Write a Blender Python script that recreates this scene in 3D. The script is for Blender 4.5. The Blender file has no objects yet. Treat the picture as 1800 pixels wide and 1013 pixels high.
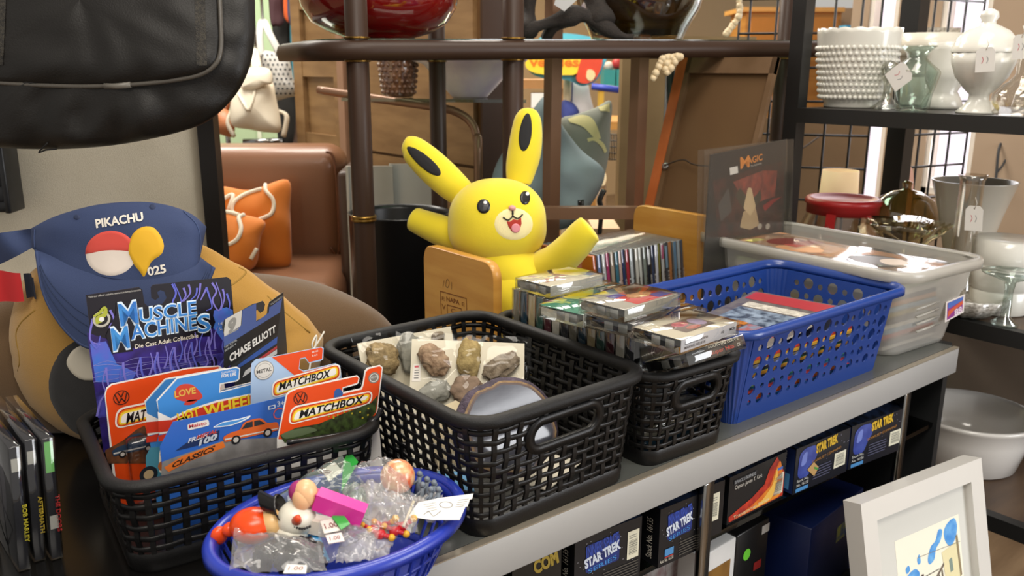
import bpy, bmesh, math, random
from mathutils import Vector, Matrix, noise
from mathutils.bvhtree import BVHTree

# ------------------------------------------------------------------ camera
S = bpy.context.scene
COL = S.collection
FPX = 1500.0
CAM = Vector((0, 0, 0.46))                       # the counter top is z = 0
EX = Vector((2843 - 900, 131 - 506.5, FPX)).normalized()
_p = math.atan2(506.5 - 124, FPX)
_d = Vector((-0.004, math.cos(_p), math.sin(_p)))
_d = (_d - EX * EX.dot(_d)).normalized()
EZ = -_d
EY = EZ.cross(EX)
CR = Vector((EX.x, EY.x, EZ.x))                  # camera right, down, forward in the world
CD = Vector((EX.y, EY.y, EZ.y))
CF = Vector((EX.z, EY.z, EZ.z))
cd = bpy.data.cameras.new('camera')
cam = bpy.data.objects.new('camera', cd)
COL.objects.link(cam)
cd.sensor_width = 36
cd.lens = 36 * FPX / 1800
cd.clip_start = 0.02
cd.dof.use_dof = True
cd.dof.focus_distance = 1.02
cd.dof.aperture_fstop = 9.0
mw = Matrix((CR, -CD, -CF)).transposed().to_4x4()
mw.translation = CAM
cam.matrix_world = mw
S.camera = cam

# ------------------------------------------------------------------ light
S.view_settings.view_transform = 'Standard'
S.view_settings.look = 'None'
S.view_settings.gamma = 1.0
S.view_settings.exposure = -0.50
W = bpy.data.worlds.new('world')
S.world = W
W.use_nodes = True
W.node_tree.nodes['Background'].inputs[0].default_value = (1.0, 0.95, 0.88, 1)
W.node_tree.nodes['Background'].inputs[1].default_value = 0.72

def area(name, loc, size, power, color, target=None):
    l = bpy.data.lights.new(name, 'AREA')
    l.shape = 'RECTANGLE'
    l.size, l.size_y = size
    l.energy = power
    l.color = color
    o = bpy.data.objects.new(name, l)
    COL.objects.link(o)
    o.location = loc
    if target is not None:
        o.rotation_euler = (Vector(target) - Vector(loc)).to_track_quat('-Z', 'Y').to_euler()
    return o

WARM = (1.0, 0.93, 0.83)
area('ceiling_lamp', (0.9, 0.55, 1.95), (1.5, 0.6), 36, WARM)
area('ceiling_lamp', (-0.3, -0.5, 1.95), (1.5, 0.8), 62, WARM)
area('ceiling_lamp', (1.7, 2.6, 1.95), (1.6, 0.6), 95, WARM)
area('ceiling_lamp', (3.4, 4.3, 1.95), (1.6, 0.6), 95, (1.0, 0.85, 0.62))
area('ceiling_lamp', (0.7, 3.6, 1.95), (1.2, 0.6), 80, WARM)
area('ceiling_lamp', (5.6, 4.3, 1.95), (1.6, 0.6), 90, (1.0, 0.80, 0.52))
area('daylight_fill', (2.3, -1.7, 0.6), (1.6, 1.5), 92, (0.95, 0.97, 1.0), (1.7, 0.5, -0.25))  # added fill brightening the lower right shelves; no window stands here
area('daylight_fill', (2.66, 1.27, 0.65), (0.5, 1.0), 9, (0.95, 0.95, 1.0), (1.0, 0.9, 0.2))  # daylight entering at the right wall window

# ------------------------------------------------------------------ rays from the measured view
def ray(px, py):
    return CR * (px - 900) + CD * (py - 506.5) + CF * FPX
def V(px, py, d):                                # point at forward depth d
    return CAM + ray(px, py) * (d / FPX)
def onz(px, py, z=0.0):
    r = ray(px, py)
    return CAM + r * ((z - CAM.z) / r.z)
def ony(px, py, y):
    r = ray(px, py)
    return CAM + r * ((y - CAM.y) / r.y)
def onx(px, py, x):
    r = ray(px, py)
    return CAM + r * ((x - CAM.x) / r.x)
UP = Vector((0, 0, 1))
HR = Vector((CR.x, CR.y, 0)).normalized()        # level direction to the right of the view
HF = UP.cross(HR)                                # level direction away from the view
def frame(o, yaw=0.0):                           # x right, y away, z up
    r = Matrix.Rotation(yaw, 3, 'Z') @ HR
    m = Matrix((r, UP.cross(r), UP)).transposed().to_4x4()
    m.translation = o
    return m
def Tm(x, y, z, rz=0.0):
    return Matrix.Translation((x, y, z)) @ Matrix.Rotation(rz, 4, 'Z')

# ------------------------------------------------------------------ materials
_mc = {}
def lin(h):
    h = h.lstrip('#')
    o = []
    for i in (0, 2, 4):
        c = int(h[i:i + 2], 16) / 255
        o.append(c / 12.92 if c <= 0.04045 else ((c + 0.055) / 1.055) ** 2.4)
    return (*o, 1.0)
def mat(h, rough=0.5, metal=0.0, var=0.08, vs=30.0, bump=0.0, bs=200.0, spec=0.5, coat=0.0, emit=0.0, sheen=0.0, h2=None, wood=None, trans=0.0):
    key = (h, rough, metal, var, vs, bump, bs, spec, coat, emit, sheen, h2, wood, trans)
    if key in _mc:
        return _mc[key]
    m = bpy.data.materials.new('surface_' + h.lstrip('#'))
    m.use_nodes = True
    nt = m.node_tree
    b = nt.nodes['Principled BSDF']
    b.inputs['Roughness'].default_value = rough
    b.inputs['Metallic'].default_value = metal
    b.inputs['Specular IOR Level'].default_value = spec
    b.inputs['Coat Weight'].default_value = coat
    b.inputs['Coat Roughness'].default_value = 0.08
    b.inputs['Sheen Weight'].default_value = sheen
    b.inputs['Transmission Weight'].default_value = trans
    c = lin(h)
    tc = nt.nodes.new('ShaderNodeTexCoord')
    mp = nt.nodes.new('ShaderNodeMapping')
    nt.links.new(tc.outputs['Object'], mp.inputs[0])
    if wood:
        mp.inputs['Scale'].default_value = wood
    n = nt.nodes.new('ShaderNodeTexNoise')
    n.inputs['Scale'].default_value = vs
    n.inputs['Detail'].default_value = 5
    nt.links.new(mp.outputs[0], n.inputs['Vector'])
    r = nt.nodes.new('ShaderNodeMix')
    r.data_type = 'RGBA'
    if h2:
        r.inputs[6].default_value = c
        r.inputs[7].default_value = lin(h2)
        rp = nt.nodes.new('ShaderNodeMapRange')
        rp.inputs[1].default_value = 0.36
        rp.inputs[2].default_value = 0.64
        nt.links.new(n.outputs[0], rp.inputs[0])
        nt.links.new(rp.outputs[0], r.inputs[0])
    else:
        r.inputs[6].default_value = tuple(x * (1 - var) for x in c[:3]) + (1,)
        r.inputs[7].default_value = tuple(min(1, x * (1 + var)) for x in c[:3]) + (1,)
        nt.links.new(n.outputs[0], r.inputs[0])
    nt.links.new(r.outputs[2], b.inputs['Base Color'])
    if emit:
        nt.links.new(r.outputs[2], b.inputs['Emission Color'])
        b.inputs['Emission Strength'].default_value = emit
    if bump:
        nb = nt.nodes.new('ShaderNodeTexNoise')
        nb.inputs['Scale'].default_value = bs
        nb.inputs['Detail'].default_value = 4
        nt.links.new(mp.outputs[0], nb.inputs['Vector'])
        bp = nt.nodes.new('ShaderNodeBump')
        bp.inputs['Strength'].default_value = bump
        bp.inputs['Distance'].default_value = 0.003
        nt.links.new(nb.outputs[0], bp.inputs['Height'])
        nt.links.new(bp.outputs[0], b.inputs['Normal'])
    _mc[key] = m
    return m
def clear(tint='#f4f6f6', gloss=0.10, rough=0.06, milk=0.0, milkc='#d8d8d4', bump=0.0, bs=40.0):
    key = ('clear', tint, gloss, rough, milk, milkc, bump, bs)
    if key in _mc:
        return _mc[key]
    m = bpy.data.materials.new('clear_' + tint.lstrip('#'))
    m.use_nodes = True
    nt = m.node_tree
    nt.nodes.remove(nt.nodes['Principled BSDF'])
    out = nt.nodes['Material Output']
    tr = nt.nodes.new('ShaderNodeBsdfTransparent')
    tr.inputs[0].default_value = lin(tint)
    gl = nt.nodes.new('ShaderNodeBsdfGlossy')
    gl.inputs[0].default_value = (1, 1, 1, 1)
    gl.inputs['Roughness'].default_value = rough
    lw = nt.nodes.new('ShaderNodeLayerWeight')
    lw.inputs[0].default_value = 0.5
    fr = nt.nodes.new('ShaderNodeMath')
    fr.operation = 'POWER'
    fr.inputs[1].default_value = 4.0
    nt.links.new(lw.outputs['Facing'], fr.inputs[0])
    if bump:
        nb = nt.nodes.new('ShaderNodeTexNoise')
        nb.inputs['Scale'].default_value = bs
        tc = nt.nodes.new('ShaderNodeTexCoord')
        nt.links.new(tc.outputs['Object'], nb.inputs['Vector'])
        bp = nt.nodes.new('ShaderNodeBump')
        bp.inputs['Strength'].default_value = bump
        bp.inputs['Distance'].default_value = 0.006
        nt.links.new(nb.outputs[0], bp.inputs['Height'])
        nt.links.new(bp.outputs[0], gl.inputs['Normal'])
        nt.links.new(bp.outputs[0], lw.inputs['Normal'])
    ma = nt.nodes.new('ShaderNodeMath')
    ma.operation = 'ADD'
    ma.use_clamp = True
    ma.inputs[1].default_value = gloss
    nt.links.new(fr.outputs[0], ma.inputs[0])
    a = nt.nodes.new('ShaderNodeMixShader')
    src = tr.outputs[0]
    if milk:
        df = nt.nodes.new('ShaderNodeBsdfDiffuse')
        df.inputs[0].default_value = lin(milkc)
        tl = nt.nodes.new('ShaderNodeBsdfTranslucent')
        tl.inputs[0].default_value = lin(milkc)
        x = nt.nodes.new('ShaderNodeMixShader')
        x.inputs[0].default_value = 0.4
        nt.links.new(df.outputs[0], x.inputs[1])
        nt.links.new(tl.outputs[0], x.inputs[2])
        y = nt.nodes.new('ShaderNodeMixShader')
        y.inputs[0].default_value = milk
        nt.links.new(tr.outputs[0], y.inputs[1])
        nt.links.new(x.outputs[0], y.inputs[2])
        src = y.outputs[0]
    nt.links.new(ma.outputs[0], a.inputs[0])
    nt.links.new(src, a.inputs[1])
    nt.links.new(gl.outputs[0], a.inputs[2])
    nt.links.new(a.outputs[0], out.inputs[0])
    _mc[key] = m
    return m
def ink(h, rough=0.35):                           # flat print
    return mat(h, rough=rough, var=0.03)

# ------------------------------------------------------------------ 2D shapes
def ell2(cx, cy, rx, ry=None, rot=0.0, n=28, a0=0.0, a1=None):
    ry = rx if ry is None else ry
    a1 = a0 + 2 * math.pi if a1 is None else a1
    full = abs(a1 - a0 - 2 * math.pi) < 1e-6
    o = []
    for i in range(n if full else n + 1):
        a = a0 + (a1 - a0) * i / n
        x, y = rx * math.cos(a), ry * math.sin(a)
        o.append((cx + x * math.cos(rot) - y * math.sin(rot), cy + x * math.sin(rot) + y * math.cos(rot)))
    return o
def rnd(pts, r, n=5):                             # round the corners of a polygon
    o = []
    N = len(pts)
    for i in range(N):
        rr = r[i] if isinstance(r, (list, tuple)) else r
        p0, p1, p2 = Vector(pts[i - 1]), Vector(pts[i]), Vector(pts[(i + 1) % N])
        a, b = p0 - p1, p2 - p1
        k = min(rr, a.length * 0.48, b.length * 0.48)
        if k < 1e-6:
            o.append(tuple(p1))
            continue
        A, B = p1 + a.normalized() * k, p1 + b.normalized() * k
        for j in range(n + 1):
            t = j / n
            o.append(tuple(A * (1 - t) ** 2 + p1 * 2 * t * (1 - t) + B * t * t))
    return o
def rect2(x0, y0, x1, y1, r=0.0):
    return rnd([(x0, y0), (x1, y0), (x1, y1), (x0, y1)], r) if r else [(x0, y0), (x1, y0), (x1, y1), (x0, y1)]
def catmull(pts, n=6, closed=False):
    P = [Vector(p) for p in pts]
    N = len(P)
    o = []
    for i in range(N if closed else N - 1):
        if closed:
            a, b, c, d = P[i - 1], P[i], P[(i + 1) % N], P[(i + 2) % N]
        else:
            a, b, c, d = P[max(i - 1, 0)], P[i], P[i + 1], P[min(i + 2, N - 1)]
        for j in range(n):
            t = j / n
            o.append(0.5 * (2 * b + (c - a) * t + (2 * a - 5 * b + 4 * c - d) * t * t + (3 * b - 3 * c + d - a) * t ** 3))
    if not closed:
        o.append(P[-1])
    return o
def ribbon2(pts, w, n=5):                         # a stroke as a polygon; w number or (w0, w1)
    c = catmull(pts, n)
    L, R_ = [], []
    for i, p in enumerate(c):
        t = c[min(i + 1, len(c) - 1)] - c[max(i - 1, 0)]
        if t.length < 1e-9:
            continue
        t.normalize()
        ww = w if not isinstance(w, (tuple, list)) else w[0] + (w[1] - w[0]) * i / (len(c) - 1)
        q = Vector((-t.y, t.x)) * ww / 2
        L.append(tuple(p + q))
        R_.append(tuple(p - q))
    return L + R_[::-1]
_fc = {}
def fill2d(loops, e=0.0):                         # triangulated filled loops (inner loops are holes)
    cu = bpy.data.curves.new('c', 'CURVE')
    cu.dimensions = '2D'
    cu.fill_mode = 'BOTH'
    cu.extrude = e
    for lp in loops:
        s = cu.splines.new('POLY')
        s.points.add(len(lp) - 1)
        for p, q in zip(s.points, lp):
            p.co = (q[0] * 100, q[1] * 100, 0, 1)
        s.use_cyclic_u = True
    ob = bpy.data.objects.new('c', cu)
    me = ob.to_mesh()
    v = [(x.co.x / 100, x.co.y / 100, x.co.z) for x in me.vertices]
    f = [tuple(p.vertices) for p in me.polygons]
    ob.to_mesh_clear()
    bpy.data.objects.remove(ob)
    bpy.data.curves.remove(cu)
    return v, f
def text2d(s, bold=0.0, shear=0.0, space=1.0):    # letters scaled to capital height 1, width returned
    key = (s, bold, shear, space)
    if key in _fc:
        return _fc[key]
    cu = bpy.data.curves.new('t', 'FONT')
    cu.body = s
    cu.offset = bold
    cu.shear = shear
    cu.space_character = space
    cu.resolution_u = 3
    cu.fill_mode = 'FRONT'
    ob = bpy.data.objects.new('t', cu)
    me = ob.to_mesh()
    v = [(x.co.x, x.co.y) for x in me.vertices]
    f = [tuple(p.vertices) for p in me.polygons]
    ob.to_mesh_clear()
    bpy.data.objects.remove(ob)
    bpy.data.curves.remove(cu)
    x0 = min(p[0] for p in v)
    x1 = max(p[0] for p in v)
    v = [((p[0] - x0) / 0.69, p[1] / 0.69) for p in v]
    _fc[key] = (v, f, (x1 - x0) / 0.69)
    return _fc[key]

# ------------------------------------------------------------------ mesh builder (world coordinates)
MW = {}
class MB:
    def __init__(self, M=None):
        self.v, self.f, self.mi, self.sm, self.mats = [], [], [], [], []
        self.M = M
    def add(self, verts, faces, m, smooth=False, M=None):
        if m not in self.mats:
            self.mats.append(m)
        k = self.mats.index(m)
        o = len(self.v)
        if M is None:
            M = self.M
        for p in verts:
            p = Vector(p) if len(p) == 3 else Vector((p[0], p[1], 0))
            self.v.append(M @ p if M is not None else p)
        for f in faces:
            self.f.append(tuple(i + o for i in f))
            self.mi.append(k)
            self.sm.append(smooth)
        return self
    def box(self, c, s, m, M=None, r=0.0, seg=2):
        if r:
            bm = bmesh.new()
            bmesh.ops.create_cube(bm, size=1.0)
            for q in bm.verts:
                q.co = Vector((q.co.x * s[0], q.co.y * s[1], q.co.z * s[2]))
            bmesh.ops.bevel(bm, geom=bm.edges[:] + bm.verts[:], offset=min(r, min(s) * 0.49), segments=seg, profile=0.5, affect='EDGES')
            bm.verts.index_update()
            vs = [q.co + Vector(c) for q in bm.verts]
            fs = [tuple(q.index for q in f.verts) for f in bm.faces]
            bm.free()
            return self.add(vs, fs, m, True, M)
        x, y, z = (q / 2 for q in s)
        vs = [Vector(c) + Vector((i * x, j * y, k * z)) for k in (-1, 1) for j in (-1, 1) for i in (-1, 1)]
        return self.add(vs, [(0, 2, 3, 1), (4, 5, 7, 6), (0, 1, 5, 4), (2, 6, 7, 3), (0, 4, 6, 2), (1, 3, 7, 5)], m, False, M)
    def lathe(self, prof, m, n=32, M=None, smooth=True, wob=None, caps=False):
        vs, fs = [], []
        for r, z in prof:
            for i in range(n):
                a = 2 * math.pi * i / n
                k = wob(a, z) if wob else 1.0
                vs.append((r * k * math.cos(a), r * k * math.sin(a), z))
        for j in range(len(prof) - 1):
            for i in range(n):
                i2 = (i + 1) % n
                fs.append((j * n + i, j * n + i2, (j + 1) * n + i2, (j + 1) * n + i))
        if caps:
            fs.append(tuple(range(n))[::-1])
            fs.append(tuple(range((len(prof) - 1) * n, len(prof) * n)))
        return self.add(vs, fs, m, smooth, M)
    def grid(self, fn, nu, nv, m, cu=False, cv=False, smooth=True, M=None):
        vs = [fn(i / (nu if cu else nu - 1), j / (nv if cv else nv - 1)) for j in range(nv) for i in range(nu)]
        fs = []
        for j in range(nv if cv else nv - 1):
            for i in range(nu if cu else nu - 1):
                i2, j2 = (i + 1) % nu, (j + 1) % nv
                fs.append((j * nu + i, j * nu + i2, j2 * nu + i2, j2 * nu + i))
        return self.add(vs, fs, m, smooth, M)
    def ell(self, c, r, m, n=24, k=14, M=None, rot=None):
        r = (r, r, r) if not isinstance(r, (tuple, list)) else r
        R_ = rot if rot is not None else Matrix.Identity(3)
        c = Vector(c)
        def fn(u, v):
            a, b = 2 * math.pi * u, math.pi * (v - 0.5)
            return c + R_ @ Vector((r[0] * math.cos(a) * math.cos(b), r[1] * math.sin(a) * math.cos(b), r[2] * math.sin(b)))
        return self.grid(fn, n, k, m, cu=True, M=M)
    def tube(self, path, r, m, n=8, closed=False, sm=0, M=None, caps=True, flat=1.0, ref=None):
        P = [Vector(p) for p in path]
        if sm:
            P = catmull(P, sm, closed)
        N = len(P)
        vs, fs = [], []
        prev = None
        for i, p in enumerate(P):
            if closed:
                t = (P[(i + 1) % N] - P[i - 1]).normalized()
            else:
                t = (P[min(i + 1, N - 1)] - P[max(i - 1, 0)]).normalized()
            if prev is None:
                a = Vector(ref) if ref is not None else (UP if abs(t.z) < 0.9 else Vector((1, 0, 0)))
                prev = (a - t * a.dot(t)).normalized()
            else:
                prev = (prev - t * prev.dot(t)).normalized()
            b = t.cross(prev)
            rr = r(i / (N - 1)) if callable(r) else r
            for k in range(n):
                an = 2 * math.pi * k / n
                vs.append(p + prev * math.cos(an) * rr * flat + b * math.sin(an) * rr)
        for i in range(N if closed else N - 1):
            i2 = (i + 1) % N
            for k in range(n):
                k2 = (k + 1) % n
                fs.append((i * n + k, i * n + k2, i2 * n + k2, i2 * n + k))
        if caps and not closed:
            fs.append(tuple(range(n))[::-1])
            fs.append(tuple(range((N - 1) * n, N * n)))
        return self.add(vs, fs, m, True, M)
    def bar(self, a, b, w, t, m, M=None, up=None):       # rectangular bar from a to b
        a, b = Vector(a), Vector(b)
        d = (b - a).normalized()
        u = Vector(up) if up is not None else (UP if abs(d.z) < 0.9 else Vector((1, 0, 0)))
        u = (u - d * u.dot(d)).normalized()
        s = d.cross(u)
        vs = [q + s * i * w / 2 + u * j * t / 2 for q in (a, b) for j in (-1, 1) for i in (-1, 1)]
        return self.add(vs, [(0, 2, 3, 1), (4, 5, 7, 6), (0, 1, 5, 4), (2, 6, 7, 3), (0, 4, 6, 2), (1, 3, 7, 5)], m, False, M)
    def flat(self, sh, loops, m, h=0.0):                  # filled loops on a sheet
        v, f = fill2d(loops)
        return self.add([sh.pt(p[0], p[1], h) for p in v], f, m, False, Matrix.Identity(4))
    def slab(self, sh, loops, h0, h1, m):                 # filled loops with thickness
        v, f = fill2d(loops, 0.5)
        return self.add([sh.pt(p[0], p[1], h0 if p[2] < 0 else h1) for p in v], f, m, False, Matrix.Identity(4))
    def word(self, sh, s, p0, p1, cap, m, h=0.0, bold=0.0, shear=0.0, space=1.0):
        """letters from p0 to p1 (sheet coordinates) with the capital height cap"""
        v, f, w = text2d(s, bold, shear, space)
        a, b = Vector(p0), Vector(p1)
        e = b - a
        u = Vector((-e.y, e.x)).normalized()
        k = 1.0 / w
        return self.add([sh.pt(*(a + e * (x * k) + u * (y * cap)), h) for x, y in v], f, m, False, Matrix.Identity(4))
    def build(self, name, parent=None, label=None, cat=None, group=None, kind=None, M=None):
        if parent is None:
            base = M if M is not None else self._base()
        else:
            base = MW[parent.name]
        inv = base.inverted()
        me = bpy.data.meshes.new(name)
        me.from_pydata([inv @ p for p in self.v], [], self.f)
        for m in self.mats:
            me.materials.append(m)
        me.polygons.foreach_set('material_index', self.mi)
        me.polygons.foreach_set('use_smooth', self.sm)
        me.update()
        o = bpy.data.objects.new(name, me)
        COL.objects.link(o)
        if parent is None:
            o.matrix_world = base
        else:
            o.parent = parent
        MW[o.name] = base
        tag(o, label, cat, group, kind)
        return o
    def _base(self):
        n = len(self.v)
        c = sum(self.v, Vector()) / n
        return Matrix.Translation((c.x, c.y, min(p.z for p in self.v)))
def tag(o, label=None, cat=None, group=None, kind=None):
    for k, x in (('label', label), ('category', cat), ('group', group), ('kind', kind)):
        if x:
            o[k] = x
    return o
def thing(name, label, cat, M, group=None):
    o = bpy.data.objects.new(name, None)
    COL.objects.link(o)
    o.empty_display_size = 0.02
    o.matrix_world = M
    MW[o.name] = M.copy()
    return tag(o, label, cat, group)
def copy_thing(o, M, label=None, recolor=None):
    c = o.copy()
    COL.objects.link(c)
    c.matrix_world = M
    MW[c.name] = M.copy()
    if label:
        c['label'] = label
    def kids(src, dst):
        for ch in [q for q in bpy.data.objects if q.parent == src]:
            d = ch.copy()
            COL.objects.link(d)
            d.parent = dst
            MW[d.name] = M.copy()
            if recolor and ch.name.split('.')[0] in recolor:
                d.data = d.data.copy()
                d.data.materials[0] = recolor[ch.name.split('.')[0]]
            kids(ch, d)
    kids(o, c)
    return c
class Sheet:                                              # a flat printed face: origin, right, up
    def __init__(self, o, u, v):
        self.o, self.u = Vector(o), Vector(u).normalized()
        v = Vector(v)
        self.v = (v - self.u * v.dot(self.u)).normalized()
        self.n = self.u.cross(self.v)
    def pt(self, a, b, h=0.0):
        return self.o + self.u * a + self.v * b + self.n * h
    def at(self, px, py):                                 # where a measured line of sight meets the sheet
        r = ray(px, py)
        t = (self.o - CAM).dot(self.n) / r.dot(self.n)
        q = CAM + r * t - self.o
        return (q.dot(self.u), q.dot(self.v))
    def P(self, pts):
        return [self.at(*p) for p in pts]
def wordpx(mb, sh, s, a, b, cap, m, h=0.0, bold=0.0, shear=0.0, space=1.0):
    p0, p1 = sh.at(*a), sh.at(*b)
    q = sh.at(a[0], a[1] - cap)
    c = (Vector(q) - Vector(p0)).length
    return mb.word(sh, s, p0, p1, c, m, h, bold, shear, space)
L1, L2, L3, L4, L5 = 0.0003, 0.0005, 0.0007, 0.0009, 0.0011
def stem(px0, py0, px1, py1):
    return (px0, py0), (px1, py1)

# ------------------------------------------------------------------ the setting
FZ = -0.92
fl = MB()
fl.box((3.8, 2.2, FZ - 0.02), (13.6, 9.6, 0.04), mat('#8a7358', rough=0.45, h2='#6d5740', vs=3.0, wood=(1, 8, 1)))
fl.build('floor', kind='structure')
WALLC = mat('#a48d75', rough=0.8, var=0.05, vs=4)
wb = MB()
wb.box((3.8, 6.98, 0.9), (13.6, 0.1, 3.7), mat('#b39a78', rough=0.8, var=0.05, vs=4))
wb.build('wall_back', kind='structure')
WX = 2.75
def wy(px):
    return onx(px, 300, WX).y
w1, w2, w3, w4 = wy(1706), wy(1621), wy(1549), wy(1499)
wr = MB()
zt = 2.1
for a, b, z0, z1 in ((-2.6, w1, FZ, zt), (w1, w2, FZ, 0.08), (w1, w2, 1.25, zt), (w2, w3, FZ, zt), (w3, w4, FZ, 0.0), (w3, w4, 1.25, zt), (w4, w4 + 0.06, FZ, zt)):
    wr.box((WX + 0.05, (a + b) / 2, (z0 + z1) / 2), (0.1, b - a, z1 - z0), WALLC)
wr.build('wall_right', kind='structure')
PANE = mat('#f3ecff', rough=0.3, var=0.02, emit=0.95)
for i, (a, b, z0) in enumerate(((w1, w2, 0.08), (w3, w4, 0.0))):
    q = MB()
    for y in (a + 0.008, b - 0.008):
        q.box((WX + 0.03, y, (z0 + 1.25) / 2), (0.05, 0.016, 1.25 - z0), mat('#e6ddd0', rough=0.5))
    for z in (z0 + 0.01, 1.24):
        q.box((WX + 0.03, (a + b) / 2, z), (0.05, b - a, 0.02), mat('#e6ddd0', rough=0.5))
    wn = q.build('window_%d' % (i + 1), kind='structure')
    g = MB()
    g.box((WX + 0.06, (a + b) / 2, (z0 + 1.25) / 2), (0.01, b - a, 1.25 - z0), PANE)
    g.build('window_pane', parent=wn)

# ------------------------------------------------------------------ display counter
YF, YB, XL, XR = 0.613, 1.262, -0.30, 1.474
BLK = mat('#0c0b0b', rough=0.35, var=0.2, vs=12)
BLKM = mat('#100f0f', rough=0.6, var=0.2, vs=12)
TRIM = mat('#a09f9d', rough=0.42, metal=0.0, var=0.02, vs=60)
CHROME = mat('#9a9a98', rough=0.16, metal=1.0, var=0.05)
counter = thing('display_counter', 'black glass-topped display counter with a silver front edge under all the baskets', 'display counter', Tm(0.6, 0.93, FZ))
q = MB()
q.box(((XL + XR) / 2, (YF + YB) / 2 + 0.006, -0.006), (XR - XL, YB - YF - 0.012, 0.012), mat('#0e0d0c', rough=0.2, var=0.25, vs=9, spec=0.5))
q.build('counter_top', counter)
q = MB()
q.box(((0.30 + XR) / 2, 0.668, 0.0002), (XR - 0.30, 0.088, 0.0006), mat('#5c5e5a', rough=0.25, var=0.10, vs=6, wood=(1, 8, 1)))  # grey band colours in the ceiling's reflection on the glossy top
q.build('reflection_strip', counter, 'grey painted reflection along the front of the top')
q = MB()
q.box(((XL + XR) / 2, YF + 0.006, -0.0225), (XR - XL, 0.012, 0.0445), TRIM, r=0.0012)
q.box(((XL + XR) / 2, YF + 0.0045, 0.0003), (XR - XL, 0.009, 0.0016), mat('#a79d8c', rough=0.3, metal=0.5))
q.build('front_edge', counter, 'brushed silver front edge')
q = MB()
q.box((XR + 0.008, (YF + YB) / 2 + 0.01, (FZ + 0.001) / 2), (0.016, YB - YF - 0.02, -FZ + 0.001), mat('#232425', rough=0.45))
q.build('side_panel', counter)
q = MB()
q.box((XL - 0.008, (YF + YB) / 2 + 0.01, FZ / 2), (0.016, YB - YF - 0.02, -FZ), BLKM)
q.build('side_panel', counter)
q = MB()
q.box(((XL + XR) / 2, YB - 0.005, FZ / 2 - 0.006), (XR - XL, 0.01, -FZ - 0.012), BLKM)
q.build('back_panel', counter)
q = MB()
q.box(((XL + XR) / 2, (YF + YB) / 2 + 0.02, FZ + 0.2), (XR - XL, YB - YF - 0.05, 0.4), BLKM)
q.build('plinth', counter)
SZ = -0.148
GL = clear('#5f6d66', gloss=0.05, rough=0.05)
q = MB()
q.box(((XL + XR) / 2, 0.86, SZ - 0.004), (XR - XL - 0.002, 0.44, 0.008), GL)
q.build('glass_shelf', counter, 'smoked glass shelf')
for px, y in ((1239, 870), (1588, 720)):
    p = ony(px, y, 0.622)
    q = MB()
    q.box((p.x, 0.622, -0.045 - 0.24), (0.014, 0.010, 0.475), CHROME, r=0.002)
    q.box((p.x + 0.011, 0.626, -0.045 - 0.24), (0.007, 0.014, 0.475), mat('#1a1a1b', rough=0.2))
    q.build('door_edge', counter, 'chrome edge of the glass door')
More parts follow.
